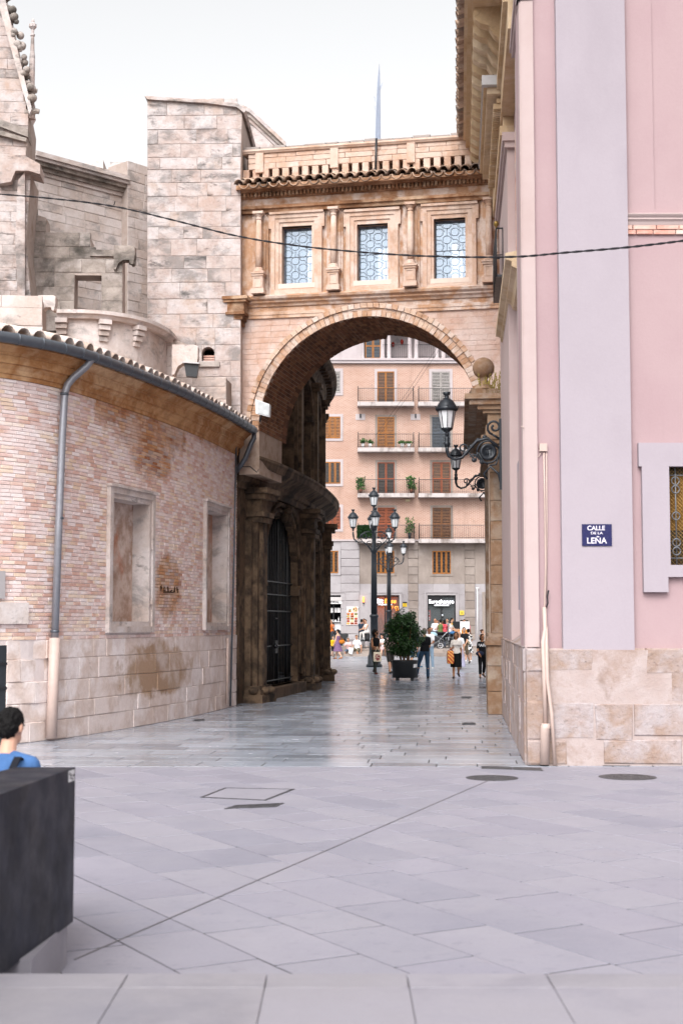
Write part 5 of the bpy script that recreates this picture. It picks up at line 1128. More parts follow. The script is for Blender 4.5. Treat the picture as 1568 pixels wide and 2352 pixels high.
# top storey colonnade
for xc in (832, 879.5, 894, 942, 957.5, 1005, 1020):
    c = FA.p(au(xc), -.15, 0); z0, z1 = az(824), az(764); cl = MB(); cl.lathe([(.2,0),(.2,.08),(.15,.12),(.155,.6),(.125,z1-z0-.2),(.125,z1-z0-.15)], (c.x, c.y, z0), 14); cc = cl.build('column', FWH, apt)
    cp_ = MB(); cp_.fbox(FA, au(xc)-.2, au(xc)+.2, -.32, .03, z1-.1, z1); cp_.tube([FA.p(au(xc)-.17,-.3,z1-.15), FA.p(au(xc)-.17,.02,z1-.15)], .07, 8); cp_.tube([FA.p(au(xc)+.17,-.3,z1-.15), FA.p(au(xc)+.17,.02,z1-.15)], .07, 8); cp_.build('ionic_capital', FWH, cc)
w = MB(); w.fbox(FA, au(818), uR, -1.6, .06, zB1-.05, az(823)); w.build('colonnade_floor', FWH, apt)
w = MB(); w.fbox(FA, au(818), au(830), -1.0, .05, az(824), az(752)); w.build('colonnade_pier', FWH, apt)
u0, u1 = au(839), au(875)
d_ = MB(); d_.fbox(FA, u0, u1, -.3, -.2, az(823), az(762)); dd = d_.build('top_door', FGL, apt)
shutter(2, u0, u1, az(823), az(762), -.19, WBL, dd, frame=WAMB)
railing(880, 942, 822, dd, -.05); railing(957, 1100, 822, dd, -.05)
POT = plain('terracotta_red', 'a03024', .7, .3)
for px, py in ((902,792),(922.5,786)): c = atY(px, py, YA+1.45); tp = thing('hanging_pot', 'small red hanging pot between the shuttered top door and the diamond tile' if px < 910 else 'small red hanging pot just beyond the diamond tile of the top loggia', 'pot', c, 'red pots on the top loggia wall'); MB().lathe([(.05,-.14),(.1,0),(.13,.06),(.0,.07)], c, 8).build('pot', POT, tp); MB().lathe([(.0,.06),(.12,.1),(.05,.2),(0,.21)], c, 7).build('blooms', POT, tp)
c = atY(912, 782, YA+1.5); pq = MB(); pq.prism([c+Vector((x, 0, z)) for x, z in ((-.17,0),(0,-.22),(.17,0),(0,.22))], (0,.03,0)); tag(pq.build('wall_tile', FSL), 'white diamond shaped tile on the top storey loggia wall', 'tile')
opening(745, 774, 772, 798, 2, WGR, 6, FWH, 'window', mid=False)
# stone storeys: mezzanine windows, rusticated strips, shopfronts
opening(864, 904.5, 1265.5, 1317, 4, WDK, 5, FST, 'window', mid=False, frame=WAMB); opening(991.5, 1034, 1265.5, 1318, 4, WDK, 5, FST, 'window', mid=False, frame=WAMB); opening(746, 776.5, 1265, 1316.5, 3, WDK, 5, FSL, 'window', mid=False, frame=WAMB)
rows = [1243, 1263.5, 1283, 1302, 1321, 1340, 1360, 1379.5, 1399, 1418, 1437, 1456, 1470]
for (xa, xb, m, o) in ((782.5, 825, FSL, .06), (936.5, 959, FST, .06), (1066, 1088.5, FST, .06)):
    for ya, yb in zip(rows, rows[1:]): MB().stone(FA, au(xa), au(xb), -.1, o, az(yb)+.012, az(ya)-.012, .02, .004).build('rusticated_stone', m, apt)
for (xa, xb, m) in ((740, 782.3, FSL), (825.2, 936.3, FST), (959.2, 1065.8, FST), (1088.8, 1200, FST)):
    xs = [xa]+[xa+(xb-xa)*t for t in ((.33,.66) if xb-xa > 80 else ())]+[xb]
    for ya, yb in ((1243,1341),(1341,1365)):
        for x0, x1 in zip(xs, xs[1:]): MB().fbox(FA, au(x0)+.004, au(x1)-.004, -.06, 0, az(yb)+.004, az(ya)-.004).build('wall_slab', m if ya < 1341 else FSL, apt)
shops = ((745, 787, 'cafe'), (852, 916, 'bit'), (980.5, 1044.5, 'euro'), (1112, 1160, 'dark'))
prev = 700
for xa, xb, _ in shops+((1260, 1270, ''),):
    if xa > prev: MB().fbox(FA, au(prev)+.003, au(xa-5)-.003, -.06, -.002, TER, az(1365)-.004).build('wall_slab', FSL, apt)
    prev = xb+5
SIGNW = plain('lit_white_letters', 'ffffff', .5, .3, emit='f4f0ff', es=.7); SIGNO = plain('lit_orange_letters', 'ffa040', .5, .3, emit='ff9030', es=.8)
BOARD = plain('black_signboard', '131318', .4, .4); PAPER = plain('white_paper', 'd8d6d8', .7, .3)
# glowing shop interior in amber
AMBI = stone('amber_shop_interior', ['8a4716', 'a5591e', '6e3812'], .8, 0, .6, .05, 0, 20)
mE, tE, bE = newmat('shop_glass'); 
for x_ in ('Base Color',): bE.inputs[x_].default_value = lin('8d9498')
bE.inputs['Roughness'].default_value = .05; bE.inputs['Alpha'].default_value = .16; bE.inputs['Specular IOR Level'].default_value = .5
ztop = az(1367); doors_ = {}
for xa, xb, kd in shops:
    u0, u1 = au(xa), au(xb); b_ = MB()
    b_.fbox(FA, u0, u1, -2.2, -2.1, TER, ztop); b_.fbox(FA, u0, u1, -2.1, -.1, ztop-.02, ztop+.02)
    sh = b_.build('shop_interior', {'bit': AMBI, 'euro': plain('shop_wall_grey', '3c403c', .7, .3), 'cafe': plain('cafe_dark_blue', '1c2430', .6, .3), 'dark': DARK}[kd], apt); doors_[kd] = sh
    b_ = MB(); ring(b_, FA, u0-.13, u1+.13, TER, ztop+.13, .13, -.1, .05, 0, .13); ring(b_, FA, u0-.2, u1+.2, TER, ztop+.22, .07, -.1, .09, 0, .07); b_.build('shop_surround', FSL if kd != 'dark' else FST, sh)
    b_ = MB(); ring(b_, FA, u0, u1, TER, ztop, .07, -.25, -.1, .1, .1); b_.fbox(FA, (u0+u1)/2-.04, (u0+u1)/2+.04, -.24, -.12, TER, ztop); b_.build('shop_frame', BOARD, sh)
    if kd != 'cafe': MB().fbox(FA, u0+.07, u1-.07, -.2, -.19, TER+.1, ztop-.1).build('shop_glass', mE, sh)
la = bpy.data.lights.new('shop_glow', 'POINT'); la.energy = 22; la.color = (1, .55, .2); la.shadow_soft_size = .3; lo_ = bpy.data.objects.new('shop_glow', la); COL.objects.link(lo_); lo_.parent = doors_['bit']; lo_.location = FA.p(au(885), -1.2, 3.2)
bs = thing('bitcoin_shop_sign', 'lit BitBase sign with white and orange letters over the amber shop window', 'shop sign', FA.p(au(885), 0, az(1385)))
put_text('Bit', FA, au(862), .02, az(1381), .42, SIGNW, bs, bold=.009, shear=.15, width=au(880)-au(862), align='LEFT'); put_text('Base', FA, au(882), .02, az(1381), .42, SIGNO, bs, bold=.009, shear=.15, width=au(909)-au(882), align='LEFT')
MB().fbox(FA, au(866.5), au(901), -.08, 0, az(1391), az(1386.5)).build('sub_sign', BOARD, bs); put_text('BITCOIN EXCHANGE', FA, au(883.5), .005, az(1388.8), .11, SIGNW, bs, bold=.004, shear=.1, width=au(899)-au(868))
MB().tube([FA.p(au(895.5),-.05,az(1397)), FA.p(au(897.5),-.05,az(1391.5)), FA.p(au(901),-.05,az(1391.5)), FA.p(au(899.5),-.05,az(1397.5))], .025, 6).build('neon_outline', SIGNO, bs)
MB().tube([FA.p(au(905),-.05,az(1397)), FA.p(au(906.5),-.05,az(1393)), FA.p(au(912.5),-.05,az(1393)), FA.p(au(914),-.05,az(1402)), FA.p(au(909),-.05,az(1402)), FA.p(au(908),-.05,az(1396))], .025, 6).build('neon_outline', SIGNO, bs)
MB().fbox(FA, au(856), au(862), -.26, -.25, TER+.1, az(1372)).build('door_leaf_edge', BOARD, bs)
es = thing('currency_shop_sign', 'lit white Eurochange sign over the grey currency exchange window', 'shop sign', FA.p(au(1012), 0, az(1382)))
MB().fbox(FA, au(980.6), au(1010), -.12, -.09, az(1387), az(1369)).build('sign_board', BOARD, es)
put_text('Euro', FA, au(984), .02, az(1382), .38, SIGNW, es, bold=.004, width=au(1003.5)-au(984), align='LEFT'); put_text('change', FA, au(1004.5), .02, az(1382), .38, SIGNW, es, bold=.008, width=au(1040.5)-au(1004.5), align='LEFT')
MB().fbox(FA, au(994), au(1031), -.08, 0, az(1392.5), az(1388)).build('sub_sign', BOARD, es); put_text('CURRENCY EXCHANGE', FA, au(1012.5), .005, az(1390.3), .12, SIGNW, es, bold=.005, shear=.1, width=au(1029)-au(995.5))
RED = plain('rate_board_red', 'a03a34', .5, .3)
rb = thing('rate_board', 'red exchange rate board with white number panels inside the currency shop', 'notice board', FA.p(au(984), -.3, az(1414)))
MB().fbox(FA, au(980.8), au(988), -.34, -.3, az(1426), az(1401)).build('board', RED, rb)
for py, s in ((1409, '960'), (1421, '35')): MB().fbox(FA, au(981), au(985.3), -.3, -.29, az(py+3), az(py-4)).build('number_panel', PAPER, rb); put_text(s, FA, au(983.1), -.285, az(py-.5), .13, BOARD, rb, bold=.004)
MB().sphere(FA.p(au(1015), -.1, az(1414)), (.08,.03,.08), 12, 8).build('door_knob', plain('chrome', 'b0b4b8', .15, .6, 1), es)
cs = thing('cafe_sign', 'white cafe sign board ending in TEDRAL above the dark kiosk window', 'shop sign', FA.p(au(768), 0, az(1380)))
MB().fbox(FA, au(742), au(785), -.09, .1, az(1380), az(1371.5)).build('awning_box', plain('grey_awning', 'b9b4b4', .6, .3), cs); MB().fbox(FA, au(742), au(785), -.09, .06, az(1387), az(1380.2)).build('sign_board', PAPER, cs)
put_text('CATEDRAL', FA, au(741), .065, az(1383.2), .2, BOARD, cs, bold=.006, align='LEFT', width=au(779)-au(741))
ck = thing('cafe_counter', 'dark blue cafe kiosk front with menu papers, cups and bottles', 'kiosk', FA.p(au(768), -.3, TER))
KB = plain('kiosk_blue', '232b38', .5, .4); m = MB(); m.fbox(FA, au(745), au(758), -.6, -.3, TER, az(1387)); m.fbox(FA, au(758), au(786), -.6, -.3, TER, az(1428)); m.fbox(FA, au(784), au(786.5), -.6, -.3, az(1428), az(1388)); m.build('front_panel', KB, ck)
m = MB(); m.fbox(FA, au(758), au(784), -.35, -.1, az(1429), az(1427.5)); m.build('counter_shelf', PAPER, ck)
m = MB(); m.fbox(FA, au(757), au(765), -.32, -.29, az(1449), az(1430)); m = MB(); m.fbox(FA, au(767), au(786), -.3, -.27, az(1448), az(1431.5)); m.build('white_panel', PAPER, ck)
for x0, x1 in ((759.5,765),(766,773.5),(774.5,781.5)): MB().fbox(FA, au(x0), au(x1), -.3, -.29, az(1407), az(1396)).build('menu_sheet', PAPER, ck)
for i, (x, h, r) in enumerate(((761,.14,.05),(764,.14,.05),(768,.12,.05),(771,.13,.05),(777.5,.3,.04),(779.5,.36,.03))):
    MB().lathe([(r,0),(r,h*.6),(r*.4,h*.8),(r*.4,h)], FA.p(au(x), -.2, az(1427.5)), 8).build('cup' if i < 4 else 'bottle', PAPER if i < 5 else BOARD, ck)
# menu poster
pm = thing('menu_poster', 'white menu poster with rows of food pictures on the pale wall', 'poster', FA.p(au(809), .07, az(1414)))
MB().fbox(FA, au(795.3), au(821.5), .06, .08, az(1435.5), az(1393.5)).build('sheet', PAPER, pm)
fc = ['a5502a', 'c9822f', '7c3a22', 'd8a860', '6f8a3a', 'b8402c', 'e0c8a0', '8f5a30']; R = random.Random(2)
FOOD = [plain('food_'+c, c, .6, .3, var=.4) for c in fc]
for (xa, xb, ya, yb) in [(795.8+j*8.6+(0 if j < 2 else .4), 795.8+j*8.6+(8 if j != 1 else 8.6), 1408+i*5.4, 1412.8+i*5.4) for i in range(5) for j in range(3)]:
    MB().fbox(FA, au(xa), au(xb)-.02, .08, .083, az(yb), az(ya)).build('food_picture', R.choice(FOOD), pm)
    c = FA.p((au(xa)+au(xb))/2, .083, (az(ya)+az(yb))/2); MB().sphere(c, (.085,.006,.05), 8, 5).build('food_dish', R.choice(FOOD), pm)
for px, py, r in ((815,1400,.19),(803,1403,.12)):
    MB().sphere(FA.p(au(px), .083, az(py)), (r,.006,r), 12, 6).build('food_dish', FOOD[6], pm)
    for j in range(7): MB().sphere(FA.p(au(px)+R.uniform(-r,r)*.6, .09, az(py)+R.uniform(-r,r)*.6), (.05,.006,.05), 7, 5).build('garnish', R.choice(FOOD), pm)
put_text('La Catedral', FA, au(802), .083, az(1399), .1, KB, pm, width=.3)
MB().fbox(FA, au(796), au(820), .08, .084, az(1406.5), az(1405.6)).build('red_line', RED, pm)
# amber wall lamp, yellow notices, drain pole
wl2 = thing('amber_wall_lamp', 'glowing amber wall lamp beside the bitcoin shop', 'wall lamp', FA.p(au(834), .1, az(1378)))
MB().lathe([(.06,0),(.06,.36)], FA.p(au(834), .14, az(1383)), 10).build('lamp_tube', plain('lit_amber', 'ffb050', .5, .3, emit='ff9a3c', es=1.5), wl2); MB().lathe([(.05,0),(.05,.12)], FA.p(au(834), .14, az(1387)), 10).build('lamp_base', BLACKIRON, wl2)
def notice(px, py, w, h, col, label, top=None):
    t = thing('wall_notice', label, 'notice', FA.p(au(px), .05, az(py))); MB().fbox(FA, au(px-w), au(px+w), .03, .07, az(py+h), az(py-h)).build('plate', plain('notice_'+col, col, .5, .3), t)
    for i in range(3): MB().fbox(FA, au(px-w*.6), au(px+w*.6), .07, .074, az(py-h*.35+i*h*.4)-.02, az(py-h*.35+i*h*.4)).build('print_line', BOARD, t)
    if top: MB().fbox(FA, au(px-w), au(px+w), .03, .078, az(py-h*.5), az(py-h*1.05)).build('dark_header', BOARD, t)
notice(928.5, 1388, 4.6, 5.2, 'd8b420', 'yellow notice with dark header right of the bitcoin shop', True); notice(1058.5, 1407.5, 5, 5, 'd9c04a', 'plain yellow notice right of the currency shop')
dpz = thing('white_drain_pole', 'slim white vertical pipe on the stone front right of the currency shop', 'pipe', FA.p(au(1094), .12, TER)); MB().tube([FA.p(au(1094), .12, TER), FA.p(au(1094), .12, az(1351))], .04, 8).build('pipe', PAPER, dpz); MB().tube([FA.p(au(1090.5), .12, az(1351)), FA.p(au(1097.5), .12, az(1351))], .05, 8).build('pipe_head', PAPER, dpz)
# terrace with steps in front of the building
tr_ = MB(); tr_.box(-40, 60, 84.5, YA+.2, 0, TER); tero = tr_.build('terrace', FST); tag(tero, kind='structure')
for i in range(30): MB().stone(Fr((0,84.5),(1,0)), -12+i*1.2+.008, -12+(i+1)*1.2-.008, -.3, .03, .1, TER+.012, .02, .005).build('edge_stone', FST, tero)
for i, (y0, zt_) in enumerate(((84.05, .28), (83.6, .14))): MB().box(xat(788, 84), xat(852, 84), y0, 84.52, 0, zt_).build('step', FST, tero)
MB().box(xat(985, 84), xat(1075, 84), 83.4, 84.52, 0, .2).build('step', FST, tero)
# balcony plants
LEAF = stone('balcony_leaf', ['2f5a22', '3f7030', '24481c', '567f34'], 6, .8, .6, .1, 0, 20, spec=.4)
def leafy(c, r, h, n, R, size=.1):
    m = MB()
    for k in range(n):
        a = R.uniform(0, 6.28); rr = r*math.sqrt(R.random()); p = c+Vector((rr*math.cos(a), rr*math.sin(a)*.7, R.random()*h)); d = Vector((R.uniform(-1,1), R.uniform(-1,1), R.uniform(-.6,1))).normalized(); s_ = d.orthogonal().normalized()*size*.3; L = size*R.uniform(.6, 1.3)
        m.add([p, p+d*L*.5+s_, p+d*L, p+d*L*.5-s_], [(0,1,2,3)])
    return m
R = random.Random(77)
def bplant(px, fy, h, r, potc, label, n=160, ph=.28, grp=None):
    c = FA.p(au(px), .55, az(fy)+.01); t = thing('potted_plant', label, 'plant', c, grp)
    MB().lathe([(.09,0),(.13,ph),(.115,ph),(.1,ph-.03),(0,ph-.03)], c, 12).build('pot', plain('pot_'+potc, potc, .6, .3) if 'pot_'+potc not in bpy.data.materials else bpy.data.materials['pot_'+potc], t)
    leafy(c+Z*ph, r, h, n, R, .16).build('foliage', LEAF, t); MB().tube([c+Z*(ph-.05), c+Z*(ph+h*.5)], .012, 5).build('stem', WMD, t)
bplant(833, 1031, .3, .2, 'd4d2d2', 'tall thin green plant in white pot at left end of the amber-shuttered balcony', 90); bplant(849.5, 1031, .22, .24, 'd4d2d2', 'low bushy plant in white pot left of the amber shutters', 90); bplant(923, 1031, .15, .22, 'd4d2d2', 'trailing plant in white pot just right of the amber shutters', 90); bplant(938.5, 1031, .12, .22, 'd4d2d2', 'small plant in white pot at right end of the amber-shuttered balcony', 70)
bplant(828, 1135, .75, .3, '6a4030', 'leafy climbing plant at left end of the dark-shuttered balcony', 220); bplant(943, 1135, .85, .3, '6a4030', 'large leafy plant at right end of the dark-shuttered balcony', 260); bplant(939, 1239, 1.0, .3, '2a2c30', 'spiky yucca plant in dark pot at right end of the lowest balcony', 200, .4)
hc = thing('balcony_hedge', 'dark green artificial hedge screen along the lowest balcony railing', 'hedge', FA.p(au(850), .7, az(1238))); hm = MB()
for k in range(900):
    p = FA.p(R.uniform(au(819), au(858)), R.uniform(.7,.82), R.uniform(az(1237), az(1208))); d = Vector((R.uniform(-1,1), R.uniform(-1,0), R.uniform(-1,1))).normalized(); s_ = d.orthogonal().normalized()*.03; hm.add([p, p+d*.05+s_, p+d*.1, p+d*.05-s_], [(0,1,2,3)])
hm.build('leaf_screen', plain('hedge_green', '1c3a16', .7, .3), hc); MB().fbox(FA, au(819), au(858), .68, .7, az(1237), az(1208)).build('screen_mesh', plain('hedge_back', '14240f', .8, .2), hc)
for k in range(2):                          # thin slanting wires across the facade
    a = atY(1008+k*2, 790+k*10, 94.5); b = atY(862+k*8, 1000, 94.9); wm = MB(); wm.tube([a, lerp(a,b,.5)-Z*.15, b], .01, 4); tag(wm.build('overhead_wire', CABLE), 'thin wire slanting across the brick apartment facade to the amber shutters' if k == 0 else 'second thin wire slanting across the facade just beside its twin', 'wire', 'thin wires over the facade')
# ------------------------------------------------------------------ lamps
LGLASS = plain('milky_lantern_glass', 'd9dadd', .25, .5, var=.1); LIRON = plain('blue_black_iron', '20262e', .4, .5, .2, var=.25)
def lantern(parent, c, s=1.0, sub=False):
    c = Vector(c); g_ = MB(); g_.lathe([(.12*s,.06*s),(.19*s,.46*s)], c, 8, False); glass = g_.build('lantern_glass', LGLASS, parent)
    r_ = MB(); r_.lathe([(.215*s,.44*s),(.245*s,.47*s),(.25*s,.5*s),(.22*s,.53*s),(.2*s,.58*s),(.15*s,.66*s),(.09*s,.71*s),(.05*s,.73*s),(.045*s,.78*s),(.07*s,.8*s),(.085*s,.86*s),(.03*s,.84*s),(0,.84*s)], c, 16); r_.build('lantern_roof', LIRON, parent)
    for k in range(10):
        a = k*math.pi/5; d = Vector((math.cos(a), math.sin(a), 0)); r_.add([c+d*.235*s+Z*.47*s, c+d*.26*s+Z*.53*s, c+d*.24*s+Z*.5*s+Vector((-d.y,d.x,0))*.04*s], [(0,1,2)])
    f_ = MB(); f_.lathe([(.03*s,-.12*s),(.05*s,-.06*s),(.035*s,-.03*s),(.11*s,.03*s),(.135*s,.05*s),(.13*s,.07*s),(0,.07*s)], c, 12)
    for k in range(8):
        a = (k)*math.pi/4; d = Vector((math.cos(a), math.sin(a), 0)); f_.tube([c+d*.122*s+Z*.06*s, c+d*.193*s+Z*.46*s], .009*s, 4)
    for k in range(8):
        a = k*math.pi/4; d = Vector((math.cos(a), math.sin(a), 0)); f_.tube([c+d*.21*s+Z*.5*s, c+d*.27*s+Z*.56*s], [.02*s,.004*s], 5)
    f_.build('lantern_frame', LIRON, parent)
def spiral(c, e1, e2, r, a0, turns, n=20, shrink=.8):
    return [c+e1*(r*(1-shrink*i/n)*math.cos(a0+turns*6.283*i/n))+e2*(r*(1-shrink*i/n)*math.sin(a0+turns*6.283*i/n)) for i in range(n+1)]
def street_lamp(loc, label, H=8.06):
    t = thing('street_lamp', label, 'street lamp', loc, 'cast iron street lamps in the square'); L = Vector(loc)
    MB().lathe([(.36,0),(.36,.1),(.3,.14),(.28,.5),(.24,.56),(.2,1.0),(.22,1.06),(.17,1.1),(.165,2.2),(.2,2.24),(.2,2.3),(.14,2.36)], L, 16).build('base', LIRON, t)
    m = MB(); m.lathe([(.135,2.36),(.11,H-3.0),(.12,H-2.95),(.16,H-2.9),(.16,H-2.8),(.1,H-2.7),(.09,H-2.0),(.13,H-1.9),(.15,H-1.7),(.07,H-1.5),(.06,H-.95)], L, 16)
    for k in range(12): a = k*math.pi/6; d = Vector((math.cos(a), math.sin(a), 0)); m.tube([L+d*.13+Z*2.4, L+d*.108+Z*(H-3.0)], .012, 4)
    m.build('pole', LIRON, t)
    zb = H-2.35
    for k in range(4):
        a = k*math.pi/2+.04; d = Vector((math.cos(a), math.sin(a), 0)); ar = MB()
        ar.tube([L+d*r+Z*(zb+z) for r, z in ((.08,-.55),(.3,-.25),(.5,-.1),(.72,-.12),(.9,.02),(.94,.25),(.94,.35))], [.035,.035,.03,.03,.035,.04,.03], 8)
        ar.tube(spiral(L+d*.45+Z*(zb+.13), d, Z, .2, -1.2, 1.3), .022, 6); ar.tube(spiral(L+d*.22+Z*(zb-.2), d, Z, .14, 2.2, -1.2), .02, 6)
        ar.tube([L+d*r+Z*(zb+z) for r, z in ((.08,.3),(.25,.36),(.45,.32),(.6,.14),(.72,.0))], .02, 6)
        for q in ((.35,.05),(.55,.2),(.8,-.08),(.2,.1)): ar.sphere(L+d*q[0]+Z*(zb+q[1]), .05, 7, 5)
        ar.build('arm', LIRON, t); lantern(t, L+d*.94+Z*(zb+.5))
    lantern(t, L+Z*(H-.86), 1.0); return t
street_lamp((onG(859,1532).x, onG(859,1532).y, 0), 'tall black five-lantern street lamp standing on the paving behind the walking woman')
street_lamp((xat(893, 91), 91, TER), 'more distant black five-lantern street lamp standing on the cafe terrace', 7.75)
def wall_lamp(a, zl, L_, s, label):
    base = FS.p(-a, .0, 0); n = FS.N; t = thing('wall_lantern', label, 'wall lamp', base+Z*zl, 'bracket lanterns on the right wall'); q = lambda r, z: base+n*r+Z*(zl+z*s)
    m = MB(); m.fbox(Fr(base, FS.U), -.05, .05, -.12, .04, zl-.85*s, zl+.7*s); m.build('back_plate', LIRON, t)
    ar = MB(); ar.tube([q(L_*r, z) for r, z in ((.0,.02),(.25,.28),(.45,.22),(.6,.02),(.72,-.14),(.86,-.18),(.97,-.1),(1,.02),(1,.14))], [.03*s,.035*s,.035*s,.032*s,.03*s,.03*s,.035*s,.04*s,.04*s], 8)
    ar.tube(spiral(q(.24*L_, -.02), n, Z, .24*s, 0, 1.0, 24, .0), .022*s, 8)
    ar.tube(spiral(q(.7*L_, .06), n, Z, .12*s, -1.8, -1.4), .02*s, 6); ar.tube(spiral(q(.12*L_, .52), n, Z, .17*s, -1.3, 1.4), .026*s, 6); ar.tube([q(.02,.25), q(.12*L_,.33), q(.15*L_,.36)], .025*s, 6)
    ar.tube([q(L_*r, z) for r, z in ((.62,.0),(.52,-.14),(.42,-.04),(.34,-.2),(.24,-.3))], .018*s, 6); ar.tube(spiral(q(.5*L_, -.14), n, Z, .08*s, 0, 1.3), .016*s, 6)
    ar.tube([q(.0,-.75), q(.05*L_,-.5), q(.2*L_,-.34), q(.32*L_,-.5), q(.26*L_,-.62)], .028*s, 6); ar.tube([q(.04,-.1), q(.1*L_,-.3), q(.22*L_,-.32)], .022*s, 6)
    for r, z in ((.3,.3),(.42,.24),(.55,.1),(.66,-.05),(.36,-.24),(.5,-.2)): ar.sphere(q(r*L_, z), (.06*s,.025*s,.05*s), 7, 5)
    ar.build('scroll_bracket', LIRON, t)
    ds = MB(); c = q(.24*L_, -.02); ds.lathe([(0,-.03),(.17*s,-.03),(.19*s,0),(.17*s,.03),(.13*s,.035),(.12*s,.02),(0,.02)], (0,0,0), 20); Mx = Matrix.Translation(c)@Matrix.Rotation(math.pi/2, 4, 'X'); ds.v = [tuple(Mx@Vector(v)) for v in ds.v]; dd = ds.build('emblem_disc', LIRON, t)
    em = MB()
    for i in range(3): em.tube([c+Vector((-.05*s+.05*s*i, -.035, -.07*s)), c+Vector((-.05*s+.05*s*i, -.035, .06*s))], .01*s, 4)
    em.tube([c+Vector((-.07*s,-.035,.07*s)), c+Vector((.07*s,-.035,.07*s))], .012*s, 4); em.build('emblem_relief', LIRON, dd)
    MB().lathe([(.05*s,.1*s),(.07*s,.18*s),(.04*s,.22*s),(.06*s,.28*s),(.03*s,.34*s)], q(L_, 0), 12).build('arm_socket', LIRON, t)
    lantern(t, q(L_, .44), s)
wall_lamp(10.55, zat(1034, 30.6), 1.17, 1.0, 'black double scroll wall lantern bracketed beside the stone ball finial')
wall_lamp(21.5, zat(1108, 41.5), 1.0, .87, 'further scroll wall lantern under the arch, below the nearer bracket')
# ------------------------------------------------------------------ overhead cable
cp_ = [(-60,441,25.2),(120,456,24.6),(262,474,24),(400,506,23.4),(540,541,22.8),(680,564,22.2),(840,580,21.5),(1000,589,20.8),(1175,590,19.6),(1300,580,19),(1440,568,18.5),(1568,553,18),(1700,536,17.4)]
pts = []; P = [atY(*c) for c in cp_]
for i in range(len(P)-1):
    for k in range(12):
        t = k/12; p0 = P[max(0,i-1)]; p3 = P[min(len(P)-1,i+2)]; pts.append(.5*(2*P[i]+(P[i+1]-p0)*t+(2*p0-5*P[i]+4*P[i+1]-p3)*t*t+(3*P[i]-p0-3*P[i+1]+p3)*t**3))
cb = MB()
for ph in (0, math.pi): cb.tube([p+Vector((0, .008*math.cos(i*1.3+ph), .008*math.sin(i*1.3+ph))) for i, p in enumerate(pts)], .0095, 6)
c = atY(262, 474, 24); cb.tube([c+Z*.02, c+Vector((.02,0,.09))], .008, 5); tag(cb.build('overhead_cable', CABLE), 'long black twisted cable sagging across the street in front of the gallery', 'cable')
# ------------------------------------------------------------------ planter with a round-headed tree
c = onG(929, 1562.5); pc = Vector((c.x, c.y, 0)); PB_ = plain('black_planter', '1d1f22', .5, .4, var=.3)
pt = thing('round_planter', 'round black metal planter on short feet holding a bushy tree', 'planter', pc)
MB().lathe([(.425,.09),(.45,.66),(.46,.69),(.42,.69),(.41,.58),(0,.58)], pc, 32).build('pot', PB_, pt)
for k in range(4): a = .7+k*math.pi/2; p = pc+Vector((math.cos(a), math.sin(a), 0))*.36; MB().box(p.x-.05, p.x+.05, p.y-.05, p.y+.05, 0, .1).build('foot', PB_, pt)
p = pc+Vector((.31,-.335,.5)); st_ = MB(); st_.prism([p+Vector((x, -x*.0, z)) for x, z in ((-.06,-.07),(.06,-.05),(.06,.07),(-.05,.06))], (.04,.04,0)); st_.build('torn_sticker', PAPER, pt)
MB().lathe([(0,.6),(.41,.6)], pc, 20).build('soil', plain('soil', '2c2119', .95, .1), pt)
FOL = stone('ficus_leaf', ['16300f', '1f3f15', '2b521c', '122809', '3a6624'], 2.2, .75, .45, .1, 0, 20, spec=.5)
BARK = stone('ficus_bark', ['6b4a30', '7d5a3c', '543824'], 5, .2, .9, .05, .5, 40)
tr = thing('bushy_tree', 'dense dark green round-headed tree with several slim trunks in the planter', 'tree', pc+Z*.6); R = random.Random(41); tk = []
ctr = pc+Vector((-.03,0,1.62))
for k in range(7):
    a = k*.9; b0 = pc+Vector((.12*math.cos(a), .12*math.sin(a), .58)); b1 = pc+Vector((.2*math.cos(a), .2*math.sin(a), 1.0)); b2 = ctr+Vector((.4*math.cos(a), .4*math.sin(a), .1+.3*R.random()))
    MB().tube([b0, lerp(b0,b1,.5)+Vector((R.uniform(-.03,.03),0,0)), b1, lerp(b1,b2,.6), b2], [.034,.03,.026,.018,.006], 7).build('trunk', BARK, tr)
cl = []
for k in range(110):
    d = Vector((R.gauss(0,1), R.gauss(0,1), R.gauss(0,1))).normalized(); f = R.uniform(.3, 1.0); cl.append((ctr+Vector((d.x*.62*f, d.y*.6*f, d.z*.78*f+.02)), R.uniform(.1, .2)))
for k in range(16): a = R.uniform(0, 6.28); cl.append((ctr+Vector((.5*math.cos(a)*R.random(), .5*math.sin(a)*R.random(), -.5-.25*R.random())), R.uniform(.08,.14)))
cr = MB()
for (cc, rr) in cl:
    for j in range(125):
        d = Vector((R.gauss(0,1), R.gauss(0,1), R.gauss(0,1))).normalized(); p = cc+d*rr*R.uniform(.4, 1.1); ax = (d+Vector((0,0,-.5))+Vector((R.uniform(-.6,.6),R.uniform(-.6,.6),R.uniform(-.6,.6)))).normalized(); s_ = ax.orthogonal().normalized(); s_.rotate(Matrix.Rotation(R.uniform(0,6.28), 3, ax)); L = R.uniform(.055,.09); up_ = ax.cross(s_)*.006
        cr.add([p, p+ax*L*.45+s_*L*.28, p+ax*L, p+ax*L*.45-s_*L*.28+up_], [(0,1,2,3)])
cr.build('crown', FOL, tr)
